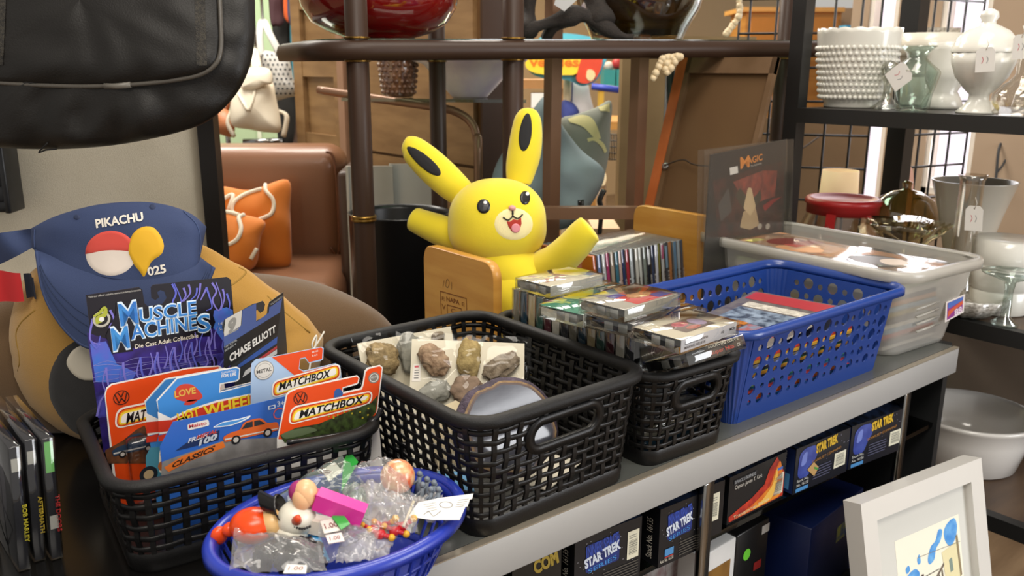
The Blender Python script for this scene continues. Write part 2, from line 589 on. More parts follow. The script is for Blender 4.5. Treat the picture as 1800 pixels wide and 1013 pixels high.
# ------------------------------------------------------------------ woven baskets
def basket(name, label, cat, M, Lx, Ly, h, ins, nx, ny, rows, color, slots=(), rimw=0.012, rimh=0.010, r=0.035, amp=0.0007, bw=0.43, bh=0.57, plain=()):
    """rounded rectangular basket, sizes at the rim; slots: (side angle index, z centre, half length, half height)"""
    m = mat(color, rough=0.40, var=0.12, vs=40, bump=0.08, bs=500, spec=0.38)
    mr = mat(color, rough=0.55, var=0.10, vs=60, bump=0.25, bs=900, spec=0.38)
    root = thing(name, label, cat, M)
    a, b = Lx / 2, Ly / 2
    sx, sy, arc = 2 * (a - r), 2 * (b - r), math.pi * r / 2
    per = 2 * sx + 2 * sy + 4 * arc
    segs = []                                      # front, corner, right, corner, back, corner, left, corner
    def ref(t):
        s = (t % 1.0) * per
        for k, (ln, st) in enumerate(((sx, 0), (arc, 1), (sy, 0), (arc, 1), (sx, 0), (arc, 1), (sy, 0), (arc, 1))):
            if s <= ln or k == 7:
                break
            s -= ln
        if k == 0: return (-a + r + s, -b), (0, -1)
        if k == 2: return (a, -b + r + s), (1, 0)
        if k == 4: return (a - r - s, b), (0, 1)
        if k == 6: return (-a, b - r - s), (-1, 0)
        cx, cy, a0 = {1: (a - r, -b + r, -90), 3: (a - r, b - r, 0), 5: (-a + r, b - r, 90), 7: (-a + r, -b + r, 180)}[k]
        an = math.radians(a0) + s / r
        return (cx + r * math.cos(an), cy + r * math.sin(an)), (math.cos(an), math.sin(an))
    def pos(t, z, off=0.0):
        p, n = ref(t)
        i = ins * (1 - z / h)
        return M @ Vector((p[0] - n[0] * (i - off), p[1] - n[1] * (i - off), z))
    mid = {0: sx / 2, 1: sx + arc + sy / 2, 2: sx + 2 * arc + sy + sx / 2, 3: 2 * sx + 3 * arc + sy + sy / 2}
    sl = [(mid[s[0]] / per, *s[1:]) for s in slots]
    def inside(t, z, grow):
        for t0, zc, hl, hh in sl:
            d = ((t - t0 + 0.5) % 1.0 - 0.5) * per
            H = hh + grow
            dx = max(0, abs(d) - (hl - hh))
            if dx * dx + (z - zc) ** 2 < H * H:
                return True
        return False
    zb, zt_ = 0.020, h - rimh - 0.001
    N = 2 * int((nx + ny))
    pitch = per / N
    rh = (zt_ - zb) / rows
    w = MB()
    th = 0.0011
    # upright straps
    for i in range(N):
        t0 = (i + 0.5) / N
        K = rows * 3
        run = []
        def flush():
            if len(run) > 1:
                vs, fs = [], []
                for z in run:
                    o = -amp * math.cos(math.pi * ((z - zb) / rh - 0.5) + math.pi * i)
                    for dt, do in ((-bw / 2, -th), (bw / 2, -th), (bw / 2 * 0.8, th), (-bw / 2 * 0.8, th)):
                        vs.append(pos(t0 + dt / N, z, o + do))
                for k in range(len(run) - 1):
                    for j in range(4):
                        fs.append((k * 4 + j, k * 4 + (j + 1) % 4, k * 4 + 4 + (j + 1) % 4, k * 4 + 4 + j))
                w.add(vs, fs, m, False)
            run.clear()
        for k in range(K + 1):
            z = zb + (zt_ - zb) * k / K
            if inside(t0, z, 0.004):
                flush()
            else:
                run.append(z)
        flush()
    # weaving bands
    for j in range(rows + 1):
        zc = zb + rh * (j + 0.5) if j < rows else None
        if zc is None:
            continue
        run = []
        K = N * 4
        hb = rh * bh / 2
        def flush2(closed=False):
            if len(run) > 1:
                vs, fs = [], []
                for t in run:
                    o = amp * math.cos(math.pi * (t * N - 0.5) + math.pi * j)
                    for dz, do in ((-hb, -th * 0.4), (-hb * 0.55, th), (hb * 0.55, th), (hb, -th * 0.4), (0, -th)):
                        vs.append(pos(t, zc + dz, o + do))
                n = len(run)
                for k in range(n if closed else n - 1):
                    k2 = (k + 1) % n
                    for q_ in range(5):
                        fs.append((k * 5 + q_, k2 * 5 + q_, k2 * 5 + (q_ + 1) % 5, k * 5 + (q_ + 1) % 5))
                w.add(vs, fs, m, True)
            run.clear()
        broke = False
        for k in range(K):
            t = k / K
            if inside(t, zc, 0.004):
                flush2()
                broke = True
            else:
                run.append(t)
        if broke and run:
            run.append(1.0)
        flush2(closed=not broke)
    w.build('woven_wall', root)
    # rim
    R_ = MB()
    prof = [(-rimw * 0.35, -rimh), (-rimw * 0.45, -rimh * 0.2), (-rimw * 0.25, 0), (rimw * 0.3, 0), (rimw * 0.62, -rimh * 0.25), (rimw * 0.62, -rimh * 0.9), (rimw * 0.4, -rimh)]
    n = 120
    vs, fs = [], []
    for k in range(n):
        for do, dz in prof:
            vs.append(pos(k / n, h + dz, do))
    L_ = len(prof)
    for k in range(n):
        for j in range(L_):
            k2 = (k + 1) % n
            fs.append((k * L_ + j, k2 * L_ + j, k2 * L_ + (j + 1) % L_, k * L_ + (j + 1) % L_))
    R_.add(vs, fs, mr, True)
    R_.build('rim', root)
    B_ = MB()
    vs, fs = [], []
    lev = ((0.0, 0.001), (0.004, 0.0028), (zb - 0.003, 0.0028), (zb + 0.001, 0.0008))
    for z, do in lev:
        for k in range(n):
            vs.append(pos(k / n, z, do))
    for j in range(len(lev) - 1):
        for k in range(n):
            k2 = (k + 1) % n
            fs.append((j * n + k, j * n + k2, (j + 1) * n + k2, (j + 1) * n + k))
    B_.add(vs, fs, m, True)
    B_.add([pos(k / n, 0.004, -0.001) for k in range(n)], [tuple(range(n))], m)
    B_.build('base', root)
    for t0, zc, hl, hh in sl:                      # grip plate round the hand hole
        G = MB()
        out, inn = [], []
        for k in range(40):
            an = 2 * math.pi * k / 40
            cx = (hl - hh) * (1 if math.cos(an) > 0 else -1)
            for lst, R2, do in ((out, hh + 0.010, 0.0012), (inn, hh, 0.0012), ):
                lst.append((t0 + (cx + R2 * math.cos(an)) / per, zc + R2 * math.sin(an)))
        vs = [pos(t, z, 0.0025) for t, z in out] + [pos(t, z, 0.0035) for t, z in inn] + [pos(t, z, -0.0035) for t, z in inn] + [pos(t, z, -0.0025) for t, z in out]
        fs = []
        for ring in range(4):
            for k in range(40):
                k2 = (k + 1) % 40
                A, Bq = ring * 40, ((ring + 1) % 4) * 40
                fs.append((A + k, A + k2, Bq + k2, Bq + k))
        G.add(vs, fs, m, True)
        G.build('grip_plate', root)
    return root
BK = '#0c0b0b'
basket('woven_basket', 'black woven plastic basket holding the carded toy cars', 'basket', Tm(0.2925, 0.851, 0, math.radians(-5)), 0.262, 0.213, 0.100, 0.012, 15, 12, 6, BK, slots=((3, 0.072, 0.034, 0.011),))
basket('woven_basket', 'black woven plastic basket holding stones and white cards', 'basket', Tm(0.558, 0.766, 0, math.radians(0.8)), 0.243, 0.316, 0.138, 0.016, 14, 19, 9, BK, slots=((0, 0.100, 0.045, 0.012),), rimw=0.014, rimh=0.012)
basket('woven_basket', 'narrow black woven plastic basket full of cassette tapes', 'basket', Tm(0.780, 0.768, 0, math.radians(-2.5)), 0.166, 0.318, 0.124, 0.017, 10, 20, 8, BK, slots=((0, 0.088, 0.033, 0.011),))
# ------------------------------------------------------------------ blue basket with round holes
def panel_basket(name, label, cat, M, Lx, Ly, h, ins, m, holes, r=0.03):
    root = thing(name, label, cat, M)
    a, b = Lx / 2, Ly / 2
    w = MB(M)
    def side(half, dist, ang, hl):
        ln = half - r
        lo = [(-ln, 0.0), (ln, 0.0), (ln, h - 0.014), (-ln, h - 0.014)]
        v, f = fill2d([lo] + hl, 0.5)
        R_ = Matrix.Rotation(ang, 4, 'Z')
        vs = []
        for x, z, e in v:
            i = ins * (1 - z / h)
            y = -(dist - i) + (0.0012 if e > 0 else -0.0012)
            vs.append(R_ @ Vector((x * (1 - 0.0 * i), y, z)))
        w.add(vs, f, m, False)
    for k, (half, dist) in enumerate(((a, b), (b, a), (a, b), (b, a))):
        side(half, dist, math.pi / 2 * k, holes[k % 2])
    for cx, cy, a0 in ((a - r, -b + r, -90), (a - r, b - r, 0), (-a + r, b - r, 90), (-a + r, -b + r, 180)):
        def fn(u, v):
            an = math.radians(a0 + 90 * u)
            z = v * (h - 0.014)
            i = ins * (1 - z / h)
            # corner of the tapered tray: the straight sides move in, the corner radius stays
            s0, s1 = math.radians(a0), math.radians(a0 + 90)
            ox = -i * (math.cos(s0) * math.cos(u * math.pi / 2) ** 0 if False else math.cos(an))
            oy = -i * math.sin(an)
            fl_ = 0.0008 * math.sin(u * math.pi * 9)
            return (cx + (r + fl_) * math.cos(an) + ox, cy + (r + fl_) * math.sin(an) + oy, z)
        w.grid(fn, 22, 3, m, smooth=True)
    w.build('wall', root)
    q = MB(M)
    lo = rnd([(-a + ins, -b + ins), (a - ins, -b + ins), (a - ins, b - ins), (-a + ins, b - ins)], r, 8)
    n = len(lo)
    q.add([(x, y, 0.0) for x, y in lo] + [(x, y, 0.003) for x, y in lo], [tuple(range(n)), tuple(range(n, 2 * n))] + [(i, (i + 1) % n, n + (i + 1) % n, n + i) for i in range(n)], m)
    q.build('base', root)
    q = MB(M)
    prof = [(-0.001, -0.016), (0.002, -0.008), (0.004, -0.001), (0.009, 0.0), (0.0135, -0.003), (0.014, -0.012), (0.012, -0.012), (0.010, -0.004), (0.002, -0.012)]
    lp = []
    for cx, cy, a0 in ((a - r, -b + r, -90), (a - r, b - r, 0), (-a + r, b - r, 90), (-a + r, -b + r, 180)):
        for k in range(9):
            an = math.radians(a0 + 90 * k / 8)
            lp.append((cx, cy, math.cos(an), math.sin(an)))
    vs, fs = [], []
    for cx, cy, ca, sa in lp:
        for do, dz in prof:
            vs.append((cx + (r + do) * ca, cy + (r + do) * sa, h + dz))
    n, L_ = len(lp), len(prof)
    for k in range(n):
        for j in range(L_):
            k2 = (k + 1) % n
            fs.append((k * L_ + j, k2 * L_ + j, k2 * L_ + (j + 1) % L_, k * L_ + (j + 1) % L_))
    q.add(vs, fs, m, True)
    q.build('rim', root)
    return root
def dots(ln, h):
    o = []
    x = -ln + 0.018
    c = 0
    while x < ln - 0.012:
        z = h - 0.032 if c % 2 == 0 else h - 0.030
        rr = (0.0050, 0.0095) if c % 2 == 0 else (0.0095, 0.0050)
        k = 0
        while z > 0.016:
            R_ = rr[k % 2] * (0.82 if k > 2 else 1)
            o.append(ell2(x, z, R_, n=14))
            z -= 0.0215 if k % 2 == 0 else 0.019
            k += 1
        x += 0.0225
        c += 1
    return o
BLUE = mat('#203e86', rough=0.26, var=0.05, spec=0.6)
LX, LY, HH = 0.405, 0.232, 0.140
panel_basket('fruit_basket', 'royal blue plastic basket with round holes holding comic books', 'basket', Tm(1.0745, 0.7425, 0), LX, LY, HH, 0.020, BLUE, (dots(LX / 2 - 0.03, HH), dots(LY / 2 - 0.03, HH)))

# ------------------------------------------------------------------ clear storage bin
BIN = clear('#f2f1ec', gloss=0.04, rough=0.28, milk=0.60, milkc='#dcd9d2', bump=0.02, bs=20)
BM = Tm(1.420, 0.838, 0, math.radians(-3.5))
binr = thing('storage_bin', 'translucent clear plastic storage bin full of magazines at the end of the counter', 'storage bin', BM)
def shell(M, Lx, Ly, h, ins, r, m, inner=0.0):
    lev = [(0.0, ins + 0.010), (0.004, ins + 0.002), (0.012, ins), (h * 0.62, ins * 0.42), (h * 0.66, ins * 0.40 - 0.004), (h - 0.010, 0.0), (h, 0.0)]
    q = MB(M)
    vs, fs = [], []
    n = 0
    for z, i in lev:
        a, b = Lx / 2 - i, Ly / 2 - i
        lp = rnd([(-a, -b), (a, -b), (a, b), (-a, b)], r, 8)
        n = len(lp)
        vs += [(x, y, z) for x, y in lp]
    for j in range(len(lev) - 1):
        for k in range(n):
            k2 = (k + 1) % n
            fs.append((j * n + k, j * n + k2, (j + 1) * n + k2, (j + 1) * n + k))
    fs.append(tuple(range(n))[::-1])
    return q.add(vs, fs, m, True)
shell(BM, 0.232, 0.425, 0.150, 0.022, 0.035, BIN).build('tub', binr)
q = MB(BM)
for do, dz in ((0.0, 0.0),):
    a, b, r = 0.116, 0.2125, 0.035
    prof = [(0.0, -0.002), (0.002, 0.004), (0.014, 0.004), (0.0165, 0.001), (0.0165, -0.012), (0.0145, -0.012), (0.0145, -0.001), (0.001, 0.0)]
    lp = []
    for cx, cy, a0 in ((a - r, -b + r, -90), (a - r, b - r, 0), (-a + r, b - r, 90), (-a + r, -b + r, 180)):
        for k in range(9):
            an = math.radians(a0 + 90 * k / 8)
            lp.append((cx, cy, math.cos(an), math.sin(an)))
    vs, fs = [], []
    for cx, cy, ca, sa in lp:
        for do, dz in prof:
            vs.append((cx + (r + do) * ca, cy + (r + do) * sa, 0.150 + dz))
    n, L_ = len(lp), len(prof)
    for k in range(n):
        for j in range(L_):
            k2 = (k + 1) % n
            fs.append((k * L_ + j, k2 * L_ + j, k2 * L_ + (j + 1) % L_, k * L_ + (j + 1) % L_))
    q.add(vs, fs, BIN, True)
q.build('rim', binr)

# price sticker on the end of the bin
sh = Sheet(BM @ Vector((0, -0.2125 + 0.0085, 0.06)), BM.to_3x3() @ Vector((1, 0, 0)), BM.to_3x3() @ Vector((0, 0.10, 1)))
q = MB()
def stk(pts, c, h):
    q.flat(sh, [sh.P(pts)], ink(c), h)
q.slab(sh, [sh.P([(1662, 531), (1695, 517), (1693, 549), (1660, 567)])], 0.0004, 0.0012, ink('#ddd6d2'))
stk([(1664, 533), (1692, 521), (1690, 547), (1663, 563)], '#8a3a86', 0.0014)
stk([(1665, 533), (1692, 521), (1691, 528), (1665, 543)], '#4a6ab4', 0.0016)
stk([(1665, 547), (1690, 528), (1691, 534), (1676, 545), (1664, 558)], '#c85a3c', 0.0018)
wordpx(q, sh, '88', (1676, 555), (1689, 548), 10, ink('#e8d8e4'), 0.0020, bold=0.03)
q.build('price_sticker', binr, 'square blue, orange and purple sticker')
for k in range(4):
    q = MB()
    a, b = sh.at(1612, 545 + k * 13), sh.at(1652, 530 + k * 13)
    q.tube([sh.pt(*a, -0.001), sh.pt(*b, -0.001)], 0.0022, BIN, n=6)
    q.build('rib', binr)

# ------------------------------------------------------------------ carded toy cars in the left basket
WHITE = ink('#e9e6e0')
BLACKI = ink('#161414')
ORANGE = ink('#e04a12')
YEL = ink('#f6d330')
def card(name, label, tl, tr, yl, yr, z0, outline, base, border=None, group='carded toy cars in the basket', lean=0.0):
    a, b = ony(*tl, yl), ony(*tr, yr)
    u = Vector((b.x - a.x, b.y - a.y, 0)).normalized()
    n = u.cross(UP)
    v = (UP - n * lean).normalized()
    sh = Sheet((a.x, a.y, a.z), u, v)
    lo = []
    for p in outline:
        if isinstance(p[0], str):                       # straight down to the floor of the basket
            q = lo[-1]
            lo.append((q[0] + p[1], z0 - a.z))
        else:
            lo.append(sh.at(*p))
    lo = [tuple(p) for p in lo]
    root = thing(name, label, 'toy car card', Matrix.Translation(sh.pt(*lo[-1])), group)
    mb = MB()
    mb.slab(sh, [lo], -0.0006, 0.0, base)
    return sh, lo, root, mb
def matchbox(mb, sh, tl, tr, br, bl, w0, w1, cap, cut=None):
    """yellow framed word plate; corners in the picture"""
    for k, c in ((0.0, '#f1ece4'), (0.08, '#c92a10'), (0.13, '#f08a1c'), (0.19, '#f9dc3c'), (0.27, '#f4f0e8')):
        cx = [sum(p[i] for p in (tl, tr, br, bl)) / 4 for i in (0, 1)]
        ht = abs(bl[1] - tl[1])
        q = []
        for p in (tl, tr, br, bl):
            s = k * ht
            q.append((p[0] + (s if p in (tl, bl) else -s), p[1] + (s if p in (tl, tr) else -s)))
        lo = sh.P(q)
        rr = (Vector(lo[0]) - Vector(lo[3])).length * 0.42
        mb.flat(sh, [rnd(lo, [rr, rr, rr * 0.9, rr * 0.9], 6)], ink(c), L2 + k * 0.002)
    wordpx(mb, sh, 'MATCHBOX', w0, w1, cap, BLACKI, L5 + 0.0002, bold=0.025, shear=0.35)
def vw(mb, sh, cx, cy, r):                               # round line emblem: circle with V over W
    c = sh.at(cx, cy)
    R_ = abs(sh.at(cx + r, cy)[0] - c[0]) * 1.12
    m = ink('#3a2216')
    mb.flat(sh, [ell2(c[0], c[1], R_, R_), ell2(c[0], c[1], R_ * 0.88, R_ * 0.88)], m, L3)
    for pts in ([(-0.36, 0.74), (0, 0.06), (0.36, 0.74)], [(-0.72, 0.5), (-0.36, -0.66), (0, -0.08), (0.36, -0.66), (0.72, 0.5)]):
        P = [(c[0] + x * R_, c[1] + y * R_) for x, y in pts]
        for i in range(len(P) - 1):
            mb.flat(sh, [ribbon2([P[i], P[i + 1]], R_ * 0.15, 1)], m, L3)
def car2(mb, sh, x0, y0, x1, y1, hh, body, glass='#2a2c30', h=L4):
    """side view of a car printed on a card; wheel line from (x0,y0) to (x1,y1) in the picture, height hh"""
    a, b = Vector(sh.at(x0, y0)), Vector(sh.at(x1, y1))
    e = b - a
    n = Vector((-e.y, e.x)).normalized() * (Vector(sh.at(x0, y0 - hh)) - a).length
    T = lambda pts: [tuple(a + e * x + n * y) for x, y in pts]
    mb.flat(sh, [T([(q.x, q.y) for q in catmull([(0, 0.12), (-0.02, 0.4), (0.12, 0.56), (0.28, 0.62), (0.38, 0.96), (0.66, 1.0), (0.8, 0.66), (0.98, 0.58), (1.02, 0.3), (1.0, 0.12)], 4)])], body, h)
    mb.flat(sh, [T([(0.31, 0.62), (0.4, 0.9), (0.52, 0.92), (0.52, 0.62)])], ink(glass), h + 0.0002)
    mb.flat(sh, [T([(0.55, 0.62), (0.55, 0.92), (0.65, 0.91), (0.76, 0.64)])], ink(glass), h + 0.0002)
    mb.flat(sh, [T([(0.0, 0.3), (1.0, 0.26), (1.0, 0.2), (0.0, 0.22)])], ink('#c9c6c0'), h + 0.0002)
    r = e.length
    for x in (0.2, 0.8):
        c = a + e * x + n * 0.12
        mb.flat(sh, [ell2(c.x, c.y, r * 0.085)], ink('#1b1b1d'), h + 0.0003)
        mb.flat(sh, [ell2(c.x, c.y, r * 0.05)], ink('#b9b4ac'), h + 0.0004)
BLIS = clear('#eceef0', gloss=0.05)
def blister(root, sh, a0, b0, a1, b1, dep):
    q = MB()
    c = sh.pt((a0 + a1) / 2, (b0 + b1) / 2, dep / 2)
    M = Matrix((sh.u, sh.n, sh.v)).transposed().to_4x4()
    M.translation = c
    q.box((0, 0, 0), (a1 - a0, dep, b1 - b0), BLIS, M, r=0.006)
    q.build('blister', root, 'clear plastic blister')

# -- black and purple flame card, at the back
sh, lo, root, mb = card('toy_car_card', 'tall black and purple flame card with big blue letters, at the back of the basket', (147, 519), (405, 487), 0.928, 0.930, 0.035,
    [(151, 519), (244, 505), (250, 509), (254, 533), (260, 539), (286, 534), (293, 524), (289, 513), (282, 510), (276, 514), (280, 523), (273, 528), (266, 524), (265, 505), (269, 501), (399, 487), (406, 492), ('d', 0), ('d', -0.1515)],
    ink('#17131c'))
lo2 = lo
mb.flat(sh, [sh.P([(153, 585), (200, 600), (260, 570), (330, 560), (380, 555), (409, 545), (418, 660), (428, 780), (182, 795), (160, 640)])], mat('#3a2b86', rough=0.35, h2='#2a1c58', vs=55), L1)
mb.flat(sh, [sh.P([(158, 605), (186, 600), (205, 640), (240, 655), (230, 672), (168, 672)])], mat('#3c6cc4', rough=0.35, h2='#5660c0', vs=60), L2)
mb.flat(sh, [sh.P([(376, 546), (398, 540), (409, 545), (412, 590), (392, 600), (372, 572)])], mat('#3f74c8', rough=0.35, h2='#5660c0', vs=60), L2)
mb.flat(sh, [sh.P([(168, 690), (250, 668), (300, 640), (390, 620), (414, 640), (418, 690), (300, 715), (172, 735)])], mat('#4a48a4', rough=0.35, h2='#2b2260', vs=90), L2)
LAV, LAV2 = ink('#7a72c6'), ink('#5d63c4')
FL = [[(302, 499), (309, 515), (303, 532), (312, 540), (318, 528), (306, 498)], [(322, 506), (326, 520), (316, 534)], [(331, 500), (334, 515), (322, 530)], [(346, 506), (344, 518), (334, 528)],
      [(352, 498), (350, 515), (345, 528)], [(363, 506), (356, 520), (352, 528)], [(362, 505), (368, 522), (372, 540), (362, 546)], [(372, 497), (380, 512), (373, 528), (384, 546), (389, 528), (379, 496)],
      [(391, 508), (394, 524), (388, 545)], [(398, 516), (403, 532), (402, 546)], [(163, 560), (158, 585), (160, 600), (176, 606)], [(193, 545), (200, 562), (192, 576), (200, 590)], [(160, 600), (170, 612), (176, 590)]]
for x in range(8):
    bx, by = 176 + x * 30, 706 - x * 9
    FL += [[(bx - 6, by + 26), (bx, by), (bx + 9, by - 16), (bx + 4, by - 34), (bx + 10, by - 60)], [(bx + 10, by - 60), (bx + 13, by - 34), (bx + 20, by - 14), (bx + 16, by + 6), (bx + 24, by + 14)]]
for x in range(6):
    bx, by = 262 + x * 26, 640 - x * 12
    FL += [[(bx, by + 20), (bx + 6, by), (bx + 2, by - 20)], [(bx + 12, by + 22), (bx + 10, by), (bx + 16, by - 18)]]
for i, f in enumerate(FL):
    mb.flat(sh, [ribbon2(sh.P(f), (0.0024, 0.0010), 5)], LAV if i % 3 else LAV2, L3 + 0.00001 * i)
for x in range(7):
    bx, by = 196 + x * 30, 690 - x * 9
    c = sh.at(bx, by)
    mb.flat(sh, [ell2(c[0], c[1], 0.0036, 0.0058)], ink('#17122c'), L3 + 0.0002)
for k in range(5):
    P = [(164 + j * 24, 640 + k * 7 - j * 2.6 + random.Random(k * 31 + j).uniform(-4, 4)) for j in range(10)]
    mb.flat(sh, [ribbon2(sh.P(P), 0.0004, 3)], ink('#8a86c0'), L3)
mb.flat(sh, [sh.P([(186, 590), (203, 552), (204, 532), (246, 527), (248, 545), (346, 528), (352, 556), (372, 548), (378, 566), (368, 590), (352, 592), (305, 600), (232, 612), (234, 617), (196, 622)])], ink('#120f18'), L4)
def big(s, a, b, cap):
    wordpx(mb, sh, s, a, b, cap, ink('#dcebf6'), L5, bold=0.05)
    wordpx(mb, sh, s, (a[0] + 0.6, a[1] - 0.9), (b[0] - 0.6, b[1] - 0.9), cap - 2.2, mat('#3f8fd2', rough=0.35, h2='#2f6fc0', vs=60), L5 + 0.0003, bold=0.012)
big('M', (211, 574), (244, 568), 41)
big('USCLE', (245, 567), (346, 552), 25)
big('M', (198, 617), (229, 611), 41)
big('ACHINE', (230, 597), (346, 578), 27)
big('S', (347, 585), (371, 581), 31)
def halfw(pts):
    mb.flat(sh, [sh.P(pts)], ink('#eaf2f6'), L5 + 0.0005)
wordpx(mb, sh, 'Die Cast Adult Collectible', (237, 613), (348, 593), 7.5, ink('#e6dccb'), L5, bold=0.01)
wordpx(mb, sh, 'Visit our official website: www.musclemachines.com', (155, 524), (247, 511), 3.6, ink('#c8c4bc'), L4)
wordpx(mb, sh, '1:64', (384, 572), (396, 569), 5, ink('#d6d4d0'), L5)
wordpx(mb, sh, 'Scale', (385, 581), (397, 578), 5, ink('#d6d4d0'), L5)
c = sh.at(178, 561)
mb.flat(sh, [ell2(c[0], c[1], 0.0088)], ink('#1b1a18'), L4)
mb.flat(sh, [ell2(c[0], c[1], 0.0086), ell2(c[0], c[1], 0.0062)], ink('#b9b4a8'), L5)
mb.flat(sh, [ribbon2(sh.P([(164, 556), (174, 550), (183, 541), (184, 552), (172, 560), (174, 568)]), (0.002, 0.006), 5)], ink('#a9ae3c'), L5 + 0.0002)
mb.flat(sh, [ell2(c[0], c[1], 0.0026)], ink('#e8e6de'), L5 + 0.0004)
mb.build('card', root)
b0 = lo[-1][1]
blister(root, sh, 0.012, b0 + 0.006, 0.140, sh.at(200, 690)[1], 0.022)

# -- dark grey card set at an angle
u = Vector((0.76, 0.65, 0))
sh0 = Sheet(ony(391, 574, 0.874), u, UP)
t = ony(391, 574, 0.874)
b = sh0.pt(*sh0.at(497, 515))
sh, lo, root, mb = card('toy_car_card', 'dark grey and blue card with a number 9, set at an angle behind the others', (391, 574), (497, 515), t.y, b.y, 0.03,
    [(391, 574), (395, 562), (446, 534), (452, 533), (462, 529), (466, 535), (464, 546), (458, 550), (454, 546), (453, 544), (449, 547), (449, 565), (463, 558), (470, 551), (471, 540), (474, 531), (498, 514), ('d', 0), ('d', -0.108)],
    ink('#34373a'))
mb.flat(sh, [sh.P([(393, 585), (396, 561), (425, 545), (423, 572), (418, 580), (394, 592)])], ink('#c9c6be'), L1)
wordpx(mb, sh, '9', (401, 586), (416, 577), 21, ink('#8d8c86'), L2, bold=0.06, shear=0.2)
mb.flat(sh, [sh.P([(424, 572), (426, 545), (450, 533), (450, 566), (472, 550), (473, 540), (496, 523), (490, 560), (393, 618), (393, 592)])], ink('#4a5d92'), L1)
mb.flat(sh, [sh.P([(393, 610), (492, 549), (487, 588), (392, 650)])], ink('#26282b'), L2)
mb.flat(sh, [sh.P([(474, 540), (475, 530), (498, 514), (496, 524)])], ink('#27292c'), L2)
wordpx(mb, sh, 'CHASE ELLIOTT', (403, 637), (484, 583), 13, ink('#e4e2dc'), L3, bold=0.04)
wordpx(mb, sh, 'NASCAR AUTHENTICS', (475, 537), (496, 523), 3.6, ink('#a9aaaa'), L3)
wordpx(mb, sh, 'NATIONAL', (394, 613), (416, 599), 4, ink('#b9bbbb'), L3)
wordpx(mb, sh, 'SERIES 4', (394, 619), (414, 606), 3.6, ink('#b9bbbb'), L3)
mb.flat(sh, [sh.P([(420, 640), (487, 592), (486, 604), (400, 660)])], ink('#3c5da6'), L2)
mb.flat(sh, [sh.P([(440, 640), (486, 608), (486, 613), (440, 646)])], ink('#b8474a'), L3)
mb.flat(sh, [sh.P([(430, 652), (486, 614), (486, 622), (425, 664)])], ink('#cfd0d0'), L3)
mb.build('card', root)

# -- orange card at the left with the round emblem
sh, lo, root, mb = card('toy_car_card', 'orange card at the left with a round emblem, half hidden by blue cards', (184, 694), (390, 651), 0.892, 0.892, 0.012,
    [(184, 694), (187, 682), (196, 675), (330, 647), (385, 643), (392, 648), ('d', 0), ('d', -0.124)], WHITE)
IN = [(sh.at(184, 694)[0] + 0.001, lo[-1][1]), sh.at(185.5, 695), sh.at(188.5, 684), sh.at(197, 677), sh.at(330, 649), sh.at(384, 645), (lo[-3][0] - 0.001, lo[-2][1])]
mb.flat(sh, [IN], ORANGE, L1)
vw(mb, sh, 213, 699, 13)
matchbox(mb, sh, (204, 718), (330, 692), (324, 727), (201, 755), (221, 744), (318, 722), 17)
mb.flat(sh, [sh.P([(184, 792), (215, 775), (240, 755), (254, 748), (262, 770), (262, 815), (190, 815)])], mat('#7a4a2a', rough=0.4, h2='#3c2a20', vs=70), L2)
car2(mb, sh, 200, 806, 275, 788, 34, ink('#2c3e55'))
mb.build('card', root)
blister(root, sh, 0.012, lo[-1][1] + 0.004, 0.105, sh.at(200, 772)[1], 0.018)

